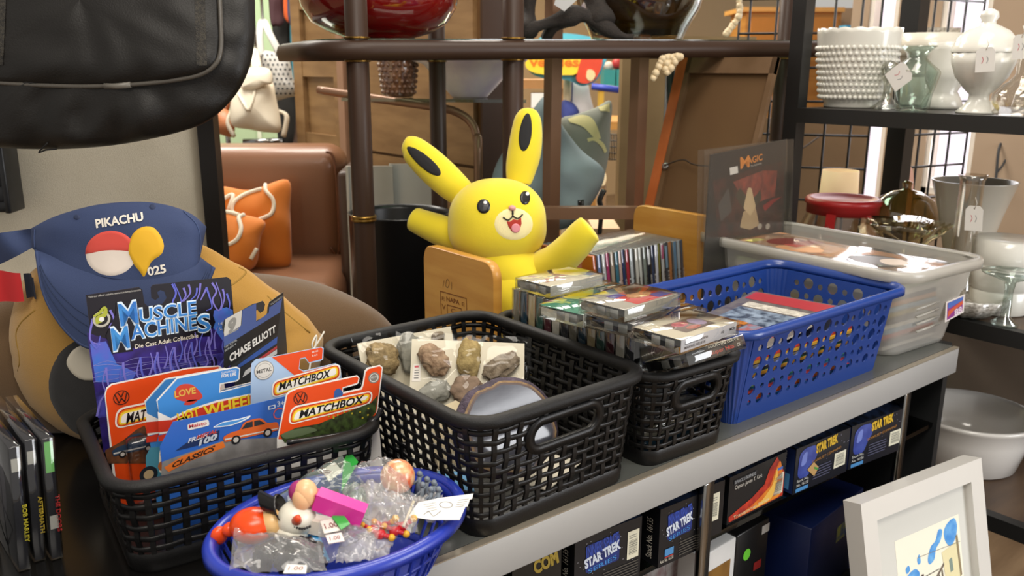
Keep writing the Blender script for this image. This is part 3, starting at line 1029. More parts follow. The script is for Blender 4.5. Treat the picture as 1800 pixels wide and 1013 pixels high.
# -- two blue flame cards
def hotwheels(label, off, y, full):
    T = lambda pts: [(x + off[0], yy + off[1]) for x, yy in pts]
    a = (277 + off[0], 703 + off[1])
    sh, lo, root, mb = card('toy_car_card', label, a, (478 + off[0], 660 + off[1]), y, y, 0.012,
        T([(275, 704), (311, 664), (371, 654), (372, 668), (377, 674), (388, 671), (389, 666)]) + T([(415, 661), (422, 665), (420, 645)]) + T([(424, 644), (421, 660), (424, 667), (478, 666), ('d', 0) if False else (478, 668)]) + [('d', 0), ('d', -0.118)] if False else
        T([(275, 704), (311, 664), (416, 645), (422, 648), (421, 667), (416, 671), (388, 676), (387, 689), (478, 666)]) + [('d', 0), ('d', -0.1095)], WHITE)
    ins = T([(277, 705), (312, 666), (414, 647), (420, 649), (419, 666), (414, 669), (386, 674), (385, 691), (476, 668)])
    P = sh.P(ins)
    mb.flat(sh, [P + [(P[-1][0], lo[-2][1]), (P[0][0], lo[-1][1])]], mat('#3f86cc', rough=0.35, var=0.1, vs=25), L1)
    F = sh.P(T([(277, 724), (300, 735), (330, 720), (380, 704), (440, 692), (466, 690), (476, 700), (470, 716), (400, 735), (340, 752), (280, 764)]))
    mb.flat(sh, [F], ink('#f0ece6'), L2)
    F = sh.P(T([(278, 740), (302, 738), (332, 723), (382, 707), (440, 695), (464, 693), (472, 702), (467, 713), (400, 732), (340, 748), (300, 757), (278, 760)]))
    mb.flat(sh, [F], ink('#d33b22'), L3)
    mb.flat(sh, [sh.P(T([(310, 738), (335, 728), (330, 740), (352, 736), (340, 746), (312, 750)]))], YEL, L4)
    mb.flat(sh, [sh.P(T([(278, 766), (300, 760), (296, 774), (278, 776)]))], ink('#d33b22'), L3)
    if full:
        wordpx(mb, sh, 'HOT', (314, 746), (352, 733), 19, YEL, L4, bold=0.03)
        wordpx(mb, sh, 'WHEELS', (358, 733), (459, 707), 19, YEL, L4, bold=0.03)
        c = sh.at(331, 692)
        mb.flat(sh, [rnd(sh.P([(302, 700), (312, 676), (338, 674), (361, 700), (330, 708)]), 0.008)], ink('#c8402c'), L2)
        mb.flat(sh, [rnd(sh.P([(320, 712), (330, 703), (350, 702), (338, 712)]), 0.004)], ink('#c8402c'), L2)
        wordpx(mb, sh, 'LOVE', (307, 699), (344, 691), 11, ink('#d9ab4a'), L3, bold=0.03)
        mb.flat(sh, [sh.P([(389, 664), (413, 660), (419, 649), (389, 655)])], ink('#3f86cc'), L2)
        wordpx(mb, sh, 'GUARANTEED', (389, 657), (415, 653), 3.6, WHITE, L3)
        wordpx(mb, sh, 'FOR LIFE', (389, 664), (415, 660), 5.5, WHITE, L3, bold=0.02)
        mb.flat(sh, [rnd(sh.P([(279, 800), (284, 776), (300, 772), (300, 830), (279, 832)]), 0.004)], ink('#e0d8c8'), L3)
        mb.flat(sh, [sh.P([(281, 800), (286, 782), (296, 780), (296, 800)])], ink('#5b5248'), L4)
        mb.flat(sh, [ell2(*sh.at(288, 818), 0.006)], ink('#b0642a'), L4)
        wordpx(mb, sh, '76/250', (437, 676), (458, 671), 4, WHITE, L3) if False else None
    else:
        mb.flat(sh, [sh.P(T([(277, 800), (285, 785), (330, 780), (330, 840), (277, 845)]))], ink('#4f93a8'), L2)
        mb.flat(sh, [ell2(*sh.at(282 + off[0], 832 + off[1]), 0.009)], ink('#24282c'), L3)
        mb.flat(sh, [ell2(*sh.at(282 + off[0], 832 + off[1]), 0.005)], ink('#b9a078'), L4)
    mb.build('card', root)
hotwheels('blue flame card of which only the left edge shows behind its twin', (-21, 2), 0.856, False)
hotwheels('blue flame card with a red speech bubble reading Love', (0, 0), 0.842, True)

# -- orange card with the pale blue corner and METAL seal
sh, lo, root, mb = card('toy_car_card', 'orange and pale blue card with a round grey METAL seal', (441, 640), (568, 612), 0.83, 0.826, 0.012,
    [(441, 676), (442, 640), (450, 632), (475, 628), (565, 610), (569, 612), (568, 632), (563, 635), (543, 639), (536, 630), (528, 632), (526, 648), (534, 652), (590, 639), (598, 643), (600, 660), ('d', 0), ('d', -0.112)], ink('#a9c2e0'))
mb.flat(sh, [sh.P([(478, 628), (564, 611), (567, 613), (566, 631), (543, 637), (537, 628), (527, 630), (525, 649), (534, 654), (590, 640), (520, 662)])], ORANGE, L1)
matchbox(mb, sh, (478, 670), (598, 638), (599, 666), (477, 700), (489, 686), (582, 661), 13)
c = sh.at(464, 651)
for r_, k in ((0.0105, '#8d8a84'), (0.0098, '#d6d2ca'), (0.0080, '#8d8a84'), (0.0076, '#d6d2ca')):
    mb.flat(sh, [ell2(*c, r_)], ink(k), L2 + (0.0105 - r_) * 0.1)
mb.flat(sh, [sh.P([(450, 652), (478, 646), (478, 655), (450, 661)])], ink('#d6d2ca'), L4)
wordpx(mb, sh, 'METAL', (451, 657), (477, 651), 6, ink('#4a4844'), L5, bold=0.02)
wordpx(mb, sh, '1:64', (549, 627), (558, 625), 3.5, WHITE, L2)
wordpx(mb, sh, '88/100', (548, 621), (559, 618), 3.0, WHITE, L2)
mb.build('card', root)
# -- blue strip card carrying the number (same pair as the flame cards, in front of the seal)
sh, lo, root, mb = card('toy_car_card', 'low blue card in front with an orange classic car and a small white name box', (300, 745), (500, 706), 0.797, 0.797, 0.014,
    [(281, 786), (304, 742), (402, 721), (502, 697), (505, 740), ('d', 0), ('d', -0.128)], ink('#2c5fb4'))
mb.flat(sh, [rnd(sh.P([(329, 746), (366, 737), (368, 748), (330, 757)]), 0.002)], ink('#d9d6d0'), L2)
wordpx(mb, sh, 'Maisto', (332, 753), (363, 746), 6.2, ink('#b8283a'), L3, bold=0.02)
mb.flat(sh, [rnd(sh.P([(372, 752), (390, 742), (420, 736), (441, 730), (438, 735), (424, 742), (404, 749), (385, 751)]), 0.003)], ink('#e2e6ea'), L2)
mb.flat(sh, [rnd(sh.P([(375, 751), (391, 743), (420, 738), (436, 733), (423, 740), (404, 747), (387, 749)]), 0.003)], ink('#4a8fd0'), L3)
wordpx(mb, sh, 'FRESH', (330, 779), (368, 766), 7, ink('#c9ccd2'), L2, bold=0.03, shear=0.4)
wordpx(mb, sh, 'METAL', (345, 772), (382, 760), 6, ink('#b8423c'), L3, bold=0.03, shear=0.4)
mb.flat(sh, [sh.P([(308, 793), (330, 777), (386, 756), (384, 774), (330, 788)])], ink('#1b2c54'), L1)
wordpx(mb, sh, '100', (348, 784), (383, 770), 9, ink('#b4bac4'), L4, bold=0.05, shear=0.3)
mb.flat(sh, [sh.P([(285, 812), (330, 796), (395, 774), (505, 768), (505, 800), (283, 836)])], mat('#8d8a88', rough=0.4, h2='#6d6a68', vs=40), L1)
mb.flat(sh, [sh.P([(288, 822), (320, 802), (392, 776), (396, 786), (330, 812), (296, 830)])], ink('#d8702a'), L2)
wordpx(mb, sh, 'CLASSICS', (303, 822), (380, 790), 8, ink('#2a211c'), L3, bold=0.03, shear=0.5)
car2(mb, sh, 395, 781, 488, 760, 33, ink('#cf5f26'))
wordpx(mb, sh, '3+', (487, 715), (500, 712), 9, ink('#b9c4d8'), L2, bold=0.02)
mb.flat(sh, [rnd(sh.P([(471, 714), (484, 711), (484, 718), (471, 721)]), 0.001), rnd(sh.P([(473, 715), (482, 713), (482, 717), (473, 719)]), 0.001)], ink('#c6d0e0'), L2)
c = sh.at(490, 727)
mb.flat(sh, [ell2(*c, 0.0062), ell2(*c, 0.0050)], ink('#c8504a'), L2)
mb.build('card', root)
# -- front orange card
sh, lo, root, mb = card('toy_car_card', 'front orange card at the right with a round emblem and a bushy scene', (487, 735), (672, 645), 0.776, 0.757, 0.014,
    [(487, 772), (503, 694), (508, 688), (520, 683), (628, 660), (632, 665), (630, 674), (626, 677), (603, 683), (603, 690), (634, 683), (637, 676), (641, 652), (646, 647), (668, 642), (673, 646), (671, 664), (664, 720), ('d', 0.004), ('d', -0.118)], WHITE)
mb.flat(sh, [sh.P([(489, 772), (505, 695), (510, 690), (521, 685), (627, 662), (630, 665), (628, 673), (602, 681), (601, 693), (636, 685), (639, 677), (643, 654), (648, 649), (667, 644), (671, 647), (669, 664), (662, 720), (655, 760), (600, 772)])], ORANGE, L1)
vw(mb, sh, 528, 700, 11)
matchbox(mb, sh, (511, 715), (656, 686), (652, 711), (506, 748), (525, 735), (641, 706), 13)
c = sh.at(657, 664)
mb.flat(sh, [ell2(*c, 0.0062)], ink('#7f7a72'), L2)
mb.flat(sh, [ell2(*c, 0.0050), ell2(*c, 0.0040)], ink('#d8d2c8'), L3)
wordpx(mb, sh, 'METAL', (652, 666), (663, 663), 3.4, ink('#e0dcd4'), L3)
mb.flat(sh, [rnd(sh.P([(586, 700), (588, 686), (596, 682), (603, 690), (602, 696)]), 0.002)], ink('#2f5a9c'), L2)
mb.flat(sh, [sh.P([(492, 765), (520, 752), (560, 745), (600, 728), (652, 708), (664, 694), (660, 724), (640, 752), (500, 778)])], mat('#3f5224', rough=0.5, h2='#20240f', vs=160), L3)
mb.flat(sh, [rnd(sh.P([(492, 764), (510, 756), (545, 750), (560, 756), (530, 766), (500, 772)]), 0.004)], ink('#5c6a4c'), L4)
for k in range(16):
    rr_ = random.Random(k)
    c = sh.at(566 + rr_.uniform(0, 84), 742 - rr_.uniform(0, 10) - k * 1.6)
    mb.flat(sh, [ell2(*c, 0.0011, n=8)], ink('#b8a832'), L4)
mb.build('card', root)
q = MB()
q.tube(sh.P and [sh.pt(*sh.at(*p), 0.010) for p in ((500, 772), (560, 764), (620, 752), (655, 730), (664, 712))], 0.003, mat('#202022', rough=0.15), n=8, sm=4)
q.build('blister_edge', root)
# white loops of string on the rim behind the cards
q = MB()
a0, b0_ = ony(543, 655, 0.86), ony(566, 588, 0.875)
q.tube([a0, ony(548, 625, 0.865), ony(555, 605, 0.87), ony(556, 590, 0.872), ony(549, 604, 0.868), ony(552, 612, 0.87), ony(570, 583, 0.875)], 0.0011, mat('#c9c2b4', rough=0.7), n=6, sm=5)
q.tube([a0, (a0.x - 0.001, a0.y, 0.08), (a0.x - 0.003, a0.y, 0.05)], 0.0011, mat('#c9c2b4', rough=0.7), n=6)
q.build('string', label='white string loop tied behind the orange cards', cat='string')

# ------------------------------------------------------------------ compact discs, tapes, magazines
CASE = clear('#e9ebec', gloss=0.07, rough=0.05)
def cd_case(label, group, M, cover, spine, word=None, wordc='#e8e4dc', stripe=None, art=None, th=0.0102, topc='#a9a299'):
    """case standing on its short edge: x thickness, y depth from the spine, z height"""
    root = thing('cd_case', label, 'CD', M, group)
    q = MB(M)
    q.box((0, 0.071, 0.0625), (th, 0.142, 0.125), CASE, r=0.0008, seg=1)
    q.build('case', root)
    q = MB(M)
    q.box((0, 0.0712, 0.0625), (th - 0.003, 0.1385, 0.1215), mat(cover, rough=0.4))
    q.box((0, 0.0017, 0.0625), (th - 0.0028, 0.0006, 0.1225), ink(spine))
    sh = Sheet(M @ Vector((-(th - 0.0028) / 2, 0.0012, 0.002)), M.to_3x3() @ Vector((1, 0, 0)), M.to_3x3() @ UP)
    if word:
        w_ = th - 0.0028
        q.word(sh, word, (w_ * 0.80, 0.064), (w_ * 0.80, 0.026), 0.0036, ink(wordc), L1, bold=0.02)
    if stripe:
        for c, z0, z1 in stripe:
            q.flat(sh, [rect2(0.0006, z0, th - 0.0034, z1)], ink(c), L1)
    if art:
        s2 = Sheet(M @ Vector((-(th - 0.003) / 2, 0.14, 0.002)), M.to_3x3() @ Vector((0, -1, 0)), M.to_3x3() @ UP)
        for c, pts in art:
            q.flat(s2, [pts], ink(c), L1)
    q.build('inlay', root)
    return root
random.seed(4)
def lean(x, y, z, rz, ly):
    return Matrix.Translation((x, y, z)) @ Matrix.Rotation(rz, 4, 'Z') @ Matrix.Rotation(ly, 4, 'Y')
LG = 'three CD cases standing at the left end of the counter'
for i, (px, py, w, wc, st, lb) in enumerate(((44, 1004, 'BOB MARLEY', '#d8c83a', [('#b9b5aa', 0.098, 0.111)], 'leftmost of the three standing CD cases, yellow lettered black spine'),
                                    (71, 987, 'AFTERMATH', '#d8b83a', [('#b9b5aa', 0.098, 0.111)], 'middle one of the three standing CD cases with a small yellow word'),
                                    (101, 984, 'THE DOORS', '#c83a3a', [('#7ac26a', 0.088, 0.119), ('#c9c4ba', 0.030, 0.044)], 'CD case with a green sticker atop its spine, nearest the tan plush'))):
    p = onz(px, py, 0.0005)
    cd_case(lb, LG, lean(p.x, p.y, 0.0006, math.radians(3.2), math.radians(3)), '#2b2a2e', '#26252a', w, wc, st, art=[('#55525a', ell2(0.08, 0.07, 0.03, 0.045)), ('#77736c', rect2(0.012, 0.012, 0.05, 0.03))] if i == 0 else None, th=0.0112)
q = MB()
p = onz(4, 965, 0)
q.tube([(p.x - 0.004, p.y, 0.0016), (p.x - 0.004, p.y, 0.09), (p.x - 0.004, p.y + 0.11, 0.09), (p.x - 0.004, p.y + 0.11, 0.0016), (p.x - 0.004, p.y, 0.0016), (p.x - 0.05, p.y, 0.0016), (p.x - 0.05, p.y + 0.11, 0.0016)], 0.0014, mat('#131313', rough=0.4), n=6)
q.build('wire_bookend', label='thin black wire bookend at the left of the standing CD cases', cat='bookend')

# wooden rack: two boards joined by rails
WOOD = mat('#cf9846', rough=0.4, h2='#c28838', vs=9, wood=(1, 1, 6), coat=0.25)
def board(x, y0, y1, h, root, name):
    lo = rnd([(y0, 0.0), (y1, 0.0), (y1, h), (y0, h)], [0.001, 0.001, 0.028, 0.028], 8)
    q = MB()
    n = len(lo)
    vs = []
    for dx, ins_ in ((-0.008, 0.0016), (-0.0064, 0.0), (0.0064, 0.0), (0.008, 0.0016)):
        cy, cz = (y0 + y1) / 2, h / 2
        vs += [(x + dx, cy + (yy - cy) * (1 - 2 * ins_ / (y1 - y0)), cz + (z - cz) * (1 - 2 * ins_ / h)) for yy, z in lo]
    fs = [(j * n + i, j * n + (i + 1) % n, (j + 1) * n + (i + 1) % n, (j + 1) * n + i) for j in range(3) for i in range(n)]
    q.add(vs, fs, WOOD, True)
    q.add(vs, [tuple(range(n))[::-1], tuple(range(3 * n, 4 * n))], WOOD, False)
    return q
BXL, BXR = 0.758, 1.330
rack = thing('cd_rack', 'wooden rack with rounded end boards stamped in brown, holding CDs and the yellow plush', 'CD rack', Tm((BXL + BXR) / 2, 1.12, 0))
q = board(BXL, 0.984, 1.178, 0.181, rack, 'end')
sh = Sheet((BXL - 0.0081, 1.178, 0.0), (0, -1, 0), UP)
BR = ink('#7a4416', 0.6)
for a, b in (((774, 512), (820, 525)), ((774, 512), (776, 552)), ((820, 525), (821, 560)), ((786, 536), (811, 543)), ((786, 536), (787, 556)), ((811, 543), (812, 560))):
    q.flat(sh, [ribbon2(sh.P([a, b]), 0.0016, 1)], BR, L1)
wordpx(q, sh, 'NAPA', (785, 529), (808, 536), 7.5, BR, L1, bold=0.02)
wordpx(q, sh, 'E', (777, 527), (782, 529), 6, BR, L1)
wordpx(q, sh, 'E', (812, 537), (817, 539), 6, BR, L1)
wordpx(q, sh, 'V', (777, 543), (784, 545), 9, BR, L1)
wordpx(q, sh, 'C', (793, 549), (801, 551), 7, BR, L1)
DK = ink('#4a3218', 0.6)
for pts in ([(781, 493), (779, 504)], [(785, 492), (784, 503), (788, 505), (790, 497), (787, 491), (785, 494)], [(794, 496), (794, 509)]):
    q.flat(sh, [ribbon2(sh.P(pts), 0.0009, 4)], DK, L1)
q.build('end_board', rack)
q = board(BXR, 1.030, 1.245, 0.186, rack, 'end')
q.build('end_board', rack)
for y in (1.07, 1.17):
    q = MB()
    q.box(((BXL + BXR) / 2, y, 0.009), (BXR - BXL - 0.018, 0.03, 0.014), WOOD, r=0.003)
    q.build('rail', rack)
CDS = [('#6d7fa6', None), ('#d6d4d2', None), ('#b23a68', 'SOUL'), ('#b9a58e', None), ('#3f7686', 'BLUE'), ('#c9a99a', None), ('#2f3f68', None), ('#b2333a', None), ('#cfd2d2', None), ('#d8d2c4', None), ('#d9d6ca', 'TRACE ADKINS'), ('#8e9488', None),
       ('#23242a', None), ('#39425c', None), ('#dddbe2', 'DAVID GRAY'), ('#8f8a44', None), ('#e0dcd8', None), ('#5a5a60', None), ('#dc9458', None), ('#7fa4c4', None), ('#c8d4dc', None), ('#5d6678', None)]
CLAB = ['grey blue', 'white', 'magenta', 'beige', 'teal', 'dusty pink', 'navy', 'red', 'pale grey', 'cream', 'cream lettered', 'grey green', 'black', 'dark blue', 'white and purple', 'olive', 'white with pink top', 'dark grey', 'orange', 'light blue', 'ice white', 'slate']
x = BXR - 0.0105
N_ = len(CDS)
xs = []
ZC = 0.0165
for i in range(N_):
    xs.append(1.302 - (N_ - 1 - i) * 0.01075)
GC = 'CD cases in the wooden rack'
for i, (c, w) in enumerate(CDS):
    M = lean(xs[i], 1.077 + random.uniform(-0.003, 0.003), ZC, 0.0, math.radians(-9))
    st = [(('#3b3a3a', '#e8e6e0', '#c8b48a')[i % 3], 0.006, 0.022)] + ([('#c86a8a', 0.09, 0.118)] if i == 16 else []) + ([('#e6e4e0', 0.085, 0.115)] if i == 12 else []) + ([('#9ab8d0', 0.07, 0.115)] if i == 17 else [])
    cd_case('%s CD spine in the wooden rack, %s' % (CLAB[i], 'next to the plush' if i == 0 else 'right of the %s one' % CLAB[i - 1]), GC, M, '#8d8a86', c, w or ('SONG', 'LIVE', 'HITS')[i % 3], '#2b2a2a' if lin(c)[1] > 0.25 else '#dcd8d0', st)
M = lean(xs[0] - 0.0125, 1.074, ZC, 0, math.radians(-9.5))
cd_case('CD with an orange cover facing the yellow plush', GC, M, '#e2761c', '#c8662a', None, art=[('#e07a1e', rect2(0, 0, 0.138, 0.121)), ('#efc46a', ell2(0.06, 0.07, 0.028, 0.03)), ('#c84a1a', ell2(0.1, 0.04, 0.03, 0.02)), ('#f0e0c8', rect2(0.02, 0.09, 0.09, 0.1))])

# cassettes
CASS = clear('#eef0ef', gloss=0.10, rough=0.05)
def tape(label, group, M, card_, art, body='#3a3a3c', spine=None, spine_word=None, words=()):
    """case lying flat: x length, y width, z thickness; spine at -y"""
    root = thing('cassette_tape', label, 'cassette', M, group)
    q = MB(M)
    q.box((0, 0, 0.0085), (0.109, 0.070, 0.017), CASS, r=0.001, seg=1)
    q.build('case', root)
    q = MB(M)
    q.box((0.0, 0.006, 0.0075), (0.101, 0.055, 0.0095), mat(body, rough=0.35))
    for sx in (-0.021, 0.021):
        q.lathe([(0.0105, 0.0024), (0.0105, 0.0127), (0.006, 0.0127), (0.006, 0.0024)], mat('#d6d2c8', rough=0.4), 14, M @ Matrix.Translation((sx, 0.008, 0)))
    for k in (-0.017, 0.002):
        q.box((-0.0512, k, 0.0075), (0.0018, 0.012, 0.0105), mat('#8f8d88', rough=0.3), r=0.0008, seg=1)  # pale blocks stand in for highlights on the clear case end
    q.build('cassette', root)
    q = MB(M)
    q.box((0, 0.001, 0.0152), (0.1035, 0.0650, 0.0005), ink(card_))
    q.box((0, -0.0322, 0.0085), (0.1035, 0.0006, 0.0140), ink(spine or card_))
    sh = Sheet(M @ Vector((-0.05175, -0.0315, 0.01545)), M.to_3x3() @ Vector((1, 0, 0)), M.to_3x3() @ Vector((0, 1, 0)))
    for k, (c, pts) in enumerate(art):
        q.flat(sh, [pts], ink(c), 0.00015 + k * 0.00008)
    s2 = Sheet(M @ Vector((-0.05175, -0.03255, 0.0015)), M.to_3x3() @ Vector((1, 0, 0)), M.to_3x3() @ UP)
    for w, x0, x1, z, cap, c in words:
        q.word(s2, w, (x0, z), (x1, z), cap, ink(c), 0.0002, bold=0.01)
    q.build('inlay', root)
    return root
def tilt(z, rz=0.0, x=0, y=0, rx=0.0):
    return Matrix.Translation((x, y, z)) @ Matrix.Rotation(rz, 4, 'Z') @ Matrix.Rotation(rx, 4, 'X')
GT = 'standing cassettes along the left side of the narrow basket'
GR = -math.radians(2.5)
def inb(x, y):                                   # basket frame to world
    c, s = math.cos(GR), math.sin(GR)
    return 0.780 + x * c - y * s, 0.768 + x * s + y * c
BODY = ['#3a3a3c', '#d6d2c6', '#2c3a44', '#b8b2a4', '#242426', '#8e8a80']
INL = ['#2d4a5c', '#8c8474', '#3c3c40', '#d2cabc', '#5a2c34', '#3f5f55', '#c9b48c']
k = 0
first = None
def stand(lx, ly, z):
    wx, wy_ = inb(lx, ly)
    # length upright, spine turned to the right, thickness along the basket
    R_ = Matrix((Vector((0, 0, 1)), Vector((1, 0, 0)), Vector((0, 1, 0)))).transposed().to_4x4()
    return Matrix.Translation((wx, wy_, z + 0.0545)) @ Matrix.Rotation(GR, 4, 'Z') @ R_
# lower layer, lying
GLow = 'cassettes lying at the bottom of the narrow basket'
for i in range(3):
    for j in range(3):
        wx, wy_ = inb(0.0, -0.085 + i * 0.082)
        tape('cassette lying flat at the bottom of the narrow black basket', GLow, tilt(0.0046 + j * 0.0172, GR, wx, wy_), INL[(i + j) % 7], [], BODY[(i * 2 + j) % 6])
for i in range(14):
    y = -0.104 + i * 0.0176
    tape('cassette standing on end in the left row of the narrow black basket', GT, stand(-0.031, y - 0.0085, 0.0567), INL[i % 7], [], BODY[(i * 5) % 6], spine=INL[(i + 2) % 7])
for i in range(12):
    y = -0.090 + i * 0.0176
    tape('cassette standing on end in the right row of the narrow black basket', 'standing cassettes along the right side of the narrow basket', stand(0.040, y - 0.0085, 0.0567), INL[(i + 3) % 7], [], BODY[(i * 3) % 6], spine=INL[(i + 1) % 7])
ZT = 0.1664
def lie(cx, cy, lvl, rz):
    return tilt(ZT + lvl * 0.0172, math.radians(rz), cx, cy)
A = onz(985, 484, ZT + 0.0172)
tape('cassette with a pink and cream cover on the back stack', None, lie(A.x, A.y, 0, 4), '#d9cdb8', [('#d88a8e', rect2(0.012, 0.030, 0.060, 0.034)), ('#e0b48a', ell2(0.070, 0.046, 0.022, 0.012)), ('#8ea0c0', rect2(0.085, 0.008, 0.10, 0.026)), ('#c86a6a', rect2(0.012, 0.020, 0.05, 0.022))], '#8d8a84', spine='#aaa69c')
Bp = onz(1108, 519, ZT + 0.0344)
tape('cassette with a green cover lying beside the red one', None, lie(*onz(1034, 528, ZT + 0.0172).xy, 0, 9), '#2f8a6c', [('#e6e8e0', rect2(0.03, 0.02, 0.06, 0.028)), ('#e6e8e0', rect2(0.05, 0.034, 0.08, 0.040))], '#c9c4b8', spine='#d0ccc2')
tape('dark cassette with a white card edge under the red and purple one', None, lie(Bp.x + 0.004, Bp.y - 0.002, 0, 13), '#3a3634', [('#d8d4ca', rect2(0.05, 0.004, 0.10, 0.02))], '#2b2b2d', spine='#3a3634')
tape('cassette with a red and purple portrait cover on top of the stack', None, lie(Bp.x, Bp.y, 1, 6), '#b3aa9c', [('#cc3f38', rect2(0.030, 0.004, 0.099, 0.052)), ('#5d55a8', rect2(0.030, 0.038, 0.052, 0.052)), ('#5d55a8', rect2(0.074, 0.006, 0.099, 0.022)), ('#d9a070', ell2(0.066, 0.030, 0.020, 0.011)), ('#5a3f30', ell2(0.070, 0.043, 0.014, 0.006))], '#8a8880', spine='#8c887e')
Cp = onz(1206, 568, ZT + 0.0172)
tape('cassette with a cream cover and a faces picture at the front of the pile', None, lie(Cp.x, Cp.y, 0, 3.8), '#d8cbb4', [('#7d6a60', rect2(0.026, 0.012, 0.082, 0.046)), ('#c4606c', ell2(0.046, 0.036, 0.012, 0.008)), ('#b8a6c4', ell2(0.070, 0.030, 0.010, 0.012)), ('#c2705e', ell2(0.050, 0.020, 0.012, 0.005))], '#1e1e20', spine='#cfccd2',
     words=(('Conway & Loretta', 0.006, 0.048, 0.0072, 0.0036, '#3a3a44'), ('MAKING BELIEVE', 0.006, 0.044, 0.0022, 0.0030, '#4a4a54'), ('MCA', 0.090, 0.100, 0.0060, 0.0034, '#222228'), ('10', 0.074, 0.079, 0.006, 0.003, '#3a3a44')))
R2 = Matrix.Rotation(math.radians(22), 4, 'X')
D = onz(1262, 630, 0.118)
tape('black spined cassette with red letters, leaning on the front rim of the narrow basket', None, Matrix.Translation(ony(1262, 619, 0.590) + Vector((0.0, 0.030, -0.020))) @ Matrix.Rotation(math.radians(1), 4, 'Z') @ Matrix.Rotation(math.radians(-24), 4, 'X'), '#c9b48a', [('#e8e2d4', rect2(0.03, 0.002, 0.1, 0.014)), ('#5a7a5a', rect2(0.09, 0.03, 0.10, 0.06)), ('#a8474a', rect2(0.02, 0.03, 0.07, 0.055))], '#1c1c1e', spine='#171516',
     words=(('MARVIN GAYE', 0.040, 0.098, 0.0112, 0.0026, '#e6ddca'), ('Super Hits', 0.042, 0.086, 0.0035, 0.0046, '#d0382a'), ('CK', 0.092, 0.099, 0.0035, 0.004, '#d6d2ca')))

# comic books in the blue basket
CB = Vector((1.075, 0.7425, 0))
COV = ['#8b867c', '#e8b33a', '#c0392b', '#1e2a44', '#d9d2c2', '#2f6fa8', '#e07a2a', '#1d1c1e', '#c94a4a', '#3f7f56', '#e2dccf', '#26314a', '#d69a2a', '#111214']
GB = 'comic books stacked in the blue basket'
random.seed(8)
nb = len(COV)
for i in range(nb):
    zz = 0.0036 + i * 0.0056
    M = Matrix.Translation((CB.x + random.uniform(-0.012, 0.012) - 0.022, CB.y + random.uniform(-0.003, 0.003), zz)) @ Matrix.Rotation(math.radians(random.uniform(-1.2, 1.2)), 4, 'Z')
    q = MB(M)
    def pg(u, v):
        return (-0.13 + 0.26 * u, -0.084 + 0.168 * v, 0.0)
    q.box((0, 0, 0.0022), (0.26, 0.168, 0.0040), mat('#d8cfbc', rough=0.7, h2='#b8ac96', vs=300, wood=(1, 1, 8)))
    q.box((0, 0, 0.0046), (0.262, 0.170, 0.0007), ink(COV[i]))
    q.box((0, -0.0852, 0.0023), (0.262, 0.0008, 0.0046), ink(COV[(i + 3) % nb]))
    q.box((0, 0, 0.0002), (0.262, 0.170, 0.0004), ink(COV[(i + 5) % nb]))
    q.build('comic_book', label='comic book with %s cover lower in the stack in the blue basket' % ('a dark' if lin(COV[i])[1] < 0.1 else 'a coloured'), cat='comic book', group=GB, M=M)
M = Matrix.Translation((CB.x - 0.008, CB.y, 0.0036 + nb * 0.0056)) @ Matrix.Rotation(math.radians(5), 4, 'Z')
q = MB(M)
def curl(u, v, k=0.0):
    return (-0.118 + 0.236 * u, -0.076 + 0.152 * v, 0.003 + k + 0.020 * u * u * (1 - 0.2 * v) + 0.004 * (1 - u) ** 2)
q.grid(lambda u, v: curl(u, v, 0), 16, 6, ink('#6a6259'))
q.grid(lambda u, v: curl(u, v, 0.003), 16, 6, mat('#777069', rough=0.3, h2='#565057', vs=60, coat=0.4))
q.grid(lambda u, v: curl(u, 0.0, 0.003 * v), 16, 2, mat('#cfc7b6', rough=0.7))
q.grid(lambda u, v: curl(u, 1.0, 0.003 * v), 16, 2, mat('#cfc7b6', rough=0.7))
q.grid(lambda u, v: curl(1.0, u, 0.003 * v), 6, 2, mat('#cfc7b6', rough=0.7))
q.grid(lambda u, v: curl(0.0, u, 0.003 * v), 6, 2, mat('#cfc7b6', rough=0.7))
def patch(u0, v0, u1, v1, m, k):
    q.grid(lambda u, v: curl(u0 + (u1 - u0) * u, v0 + (v1 - v0) * v, k), 12, 5, m)
patch(0.84, 0.04, 0.985, 0.96, mat('#a8323a', rough=0.3, coat=0.4), 0.0033)
patch(0.70, 0.10, 0.79, 0.86, mat('#d9d4c8', rough=0.3, h2='#a8a296', vs=120), 0.0033)
patch(0.05, 0.10, 0.10, 0.7, mat('#b23c34', rough=0.3), 0.0033)
patch(0.12, 0.50, 0.42, 0.86, mat('#e08a2a', rough=0.3, h2='#4a2a1c', vs=70), 0.0033)
patch(0.40, 0.10, 0.68, 0.86, mat('#8fa0b4', rough=0.3, h2='#2f3c50', vs=70), 0.0033)
patch(0.12, 0.10, 0.40, 0.48, mat('#6f8aa2', rough=0.3, h2='#a84a3c', vs=90), 0.0033)
q.build('comic_book', label='curled grey comic book with a red banner on top of the blue basket stack', cat='comic book', group=GB, M=M)

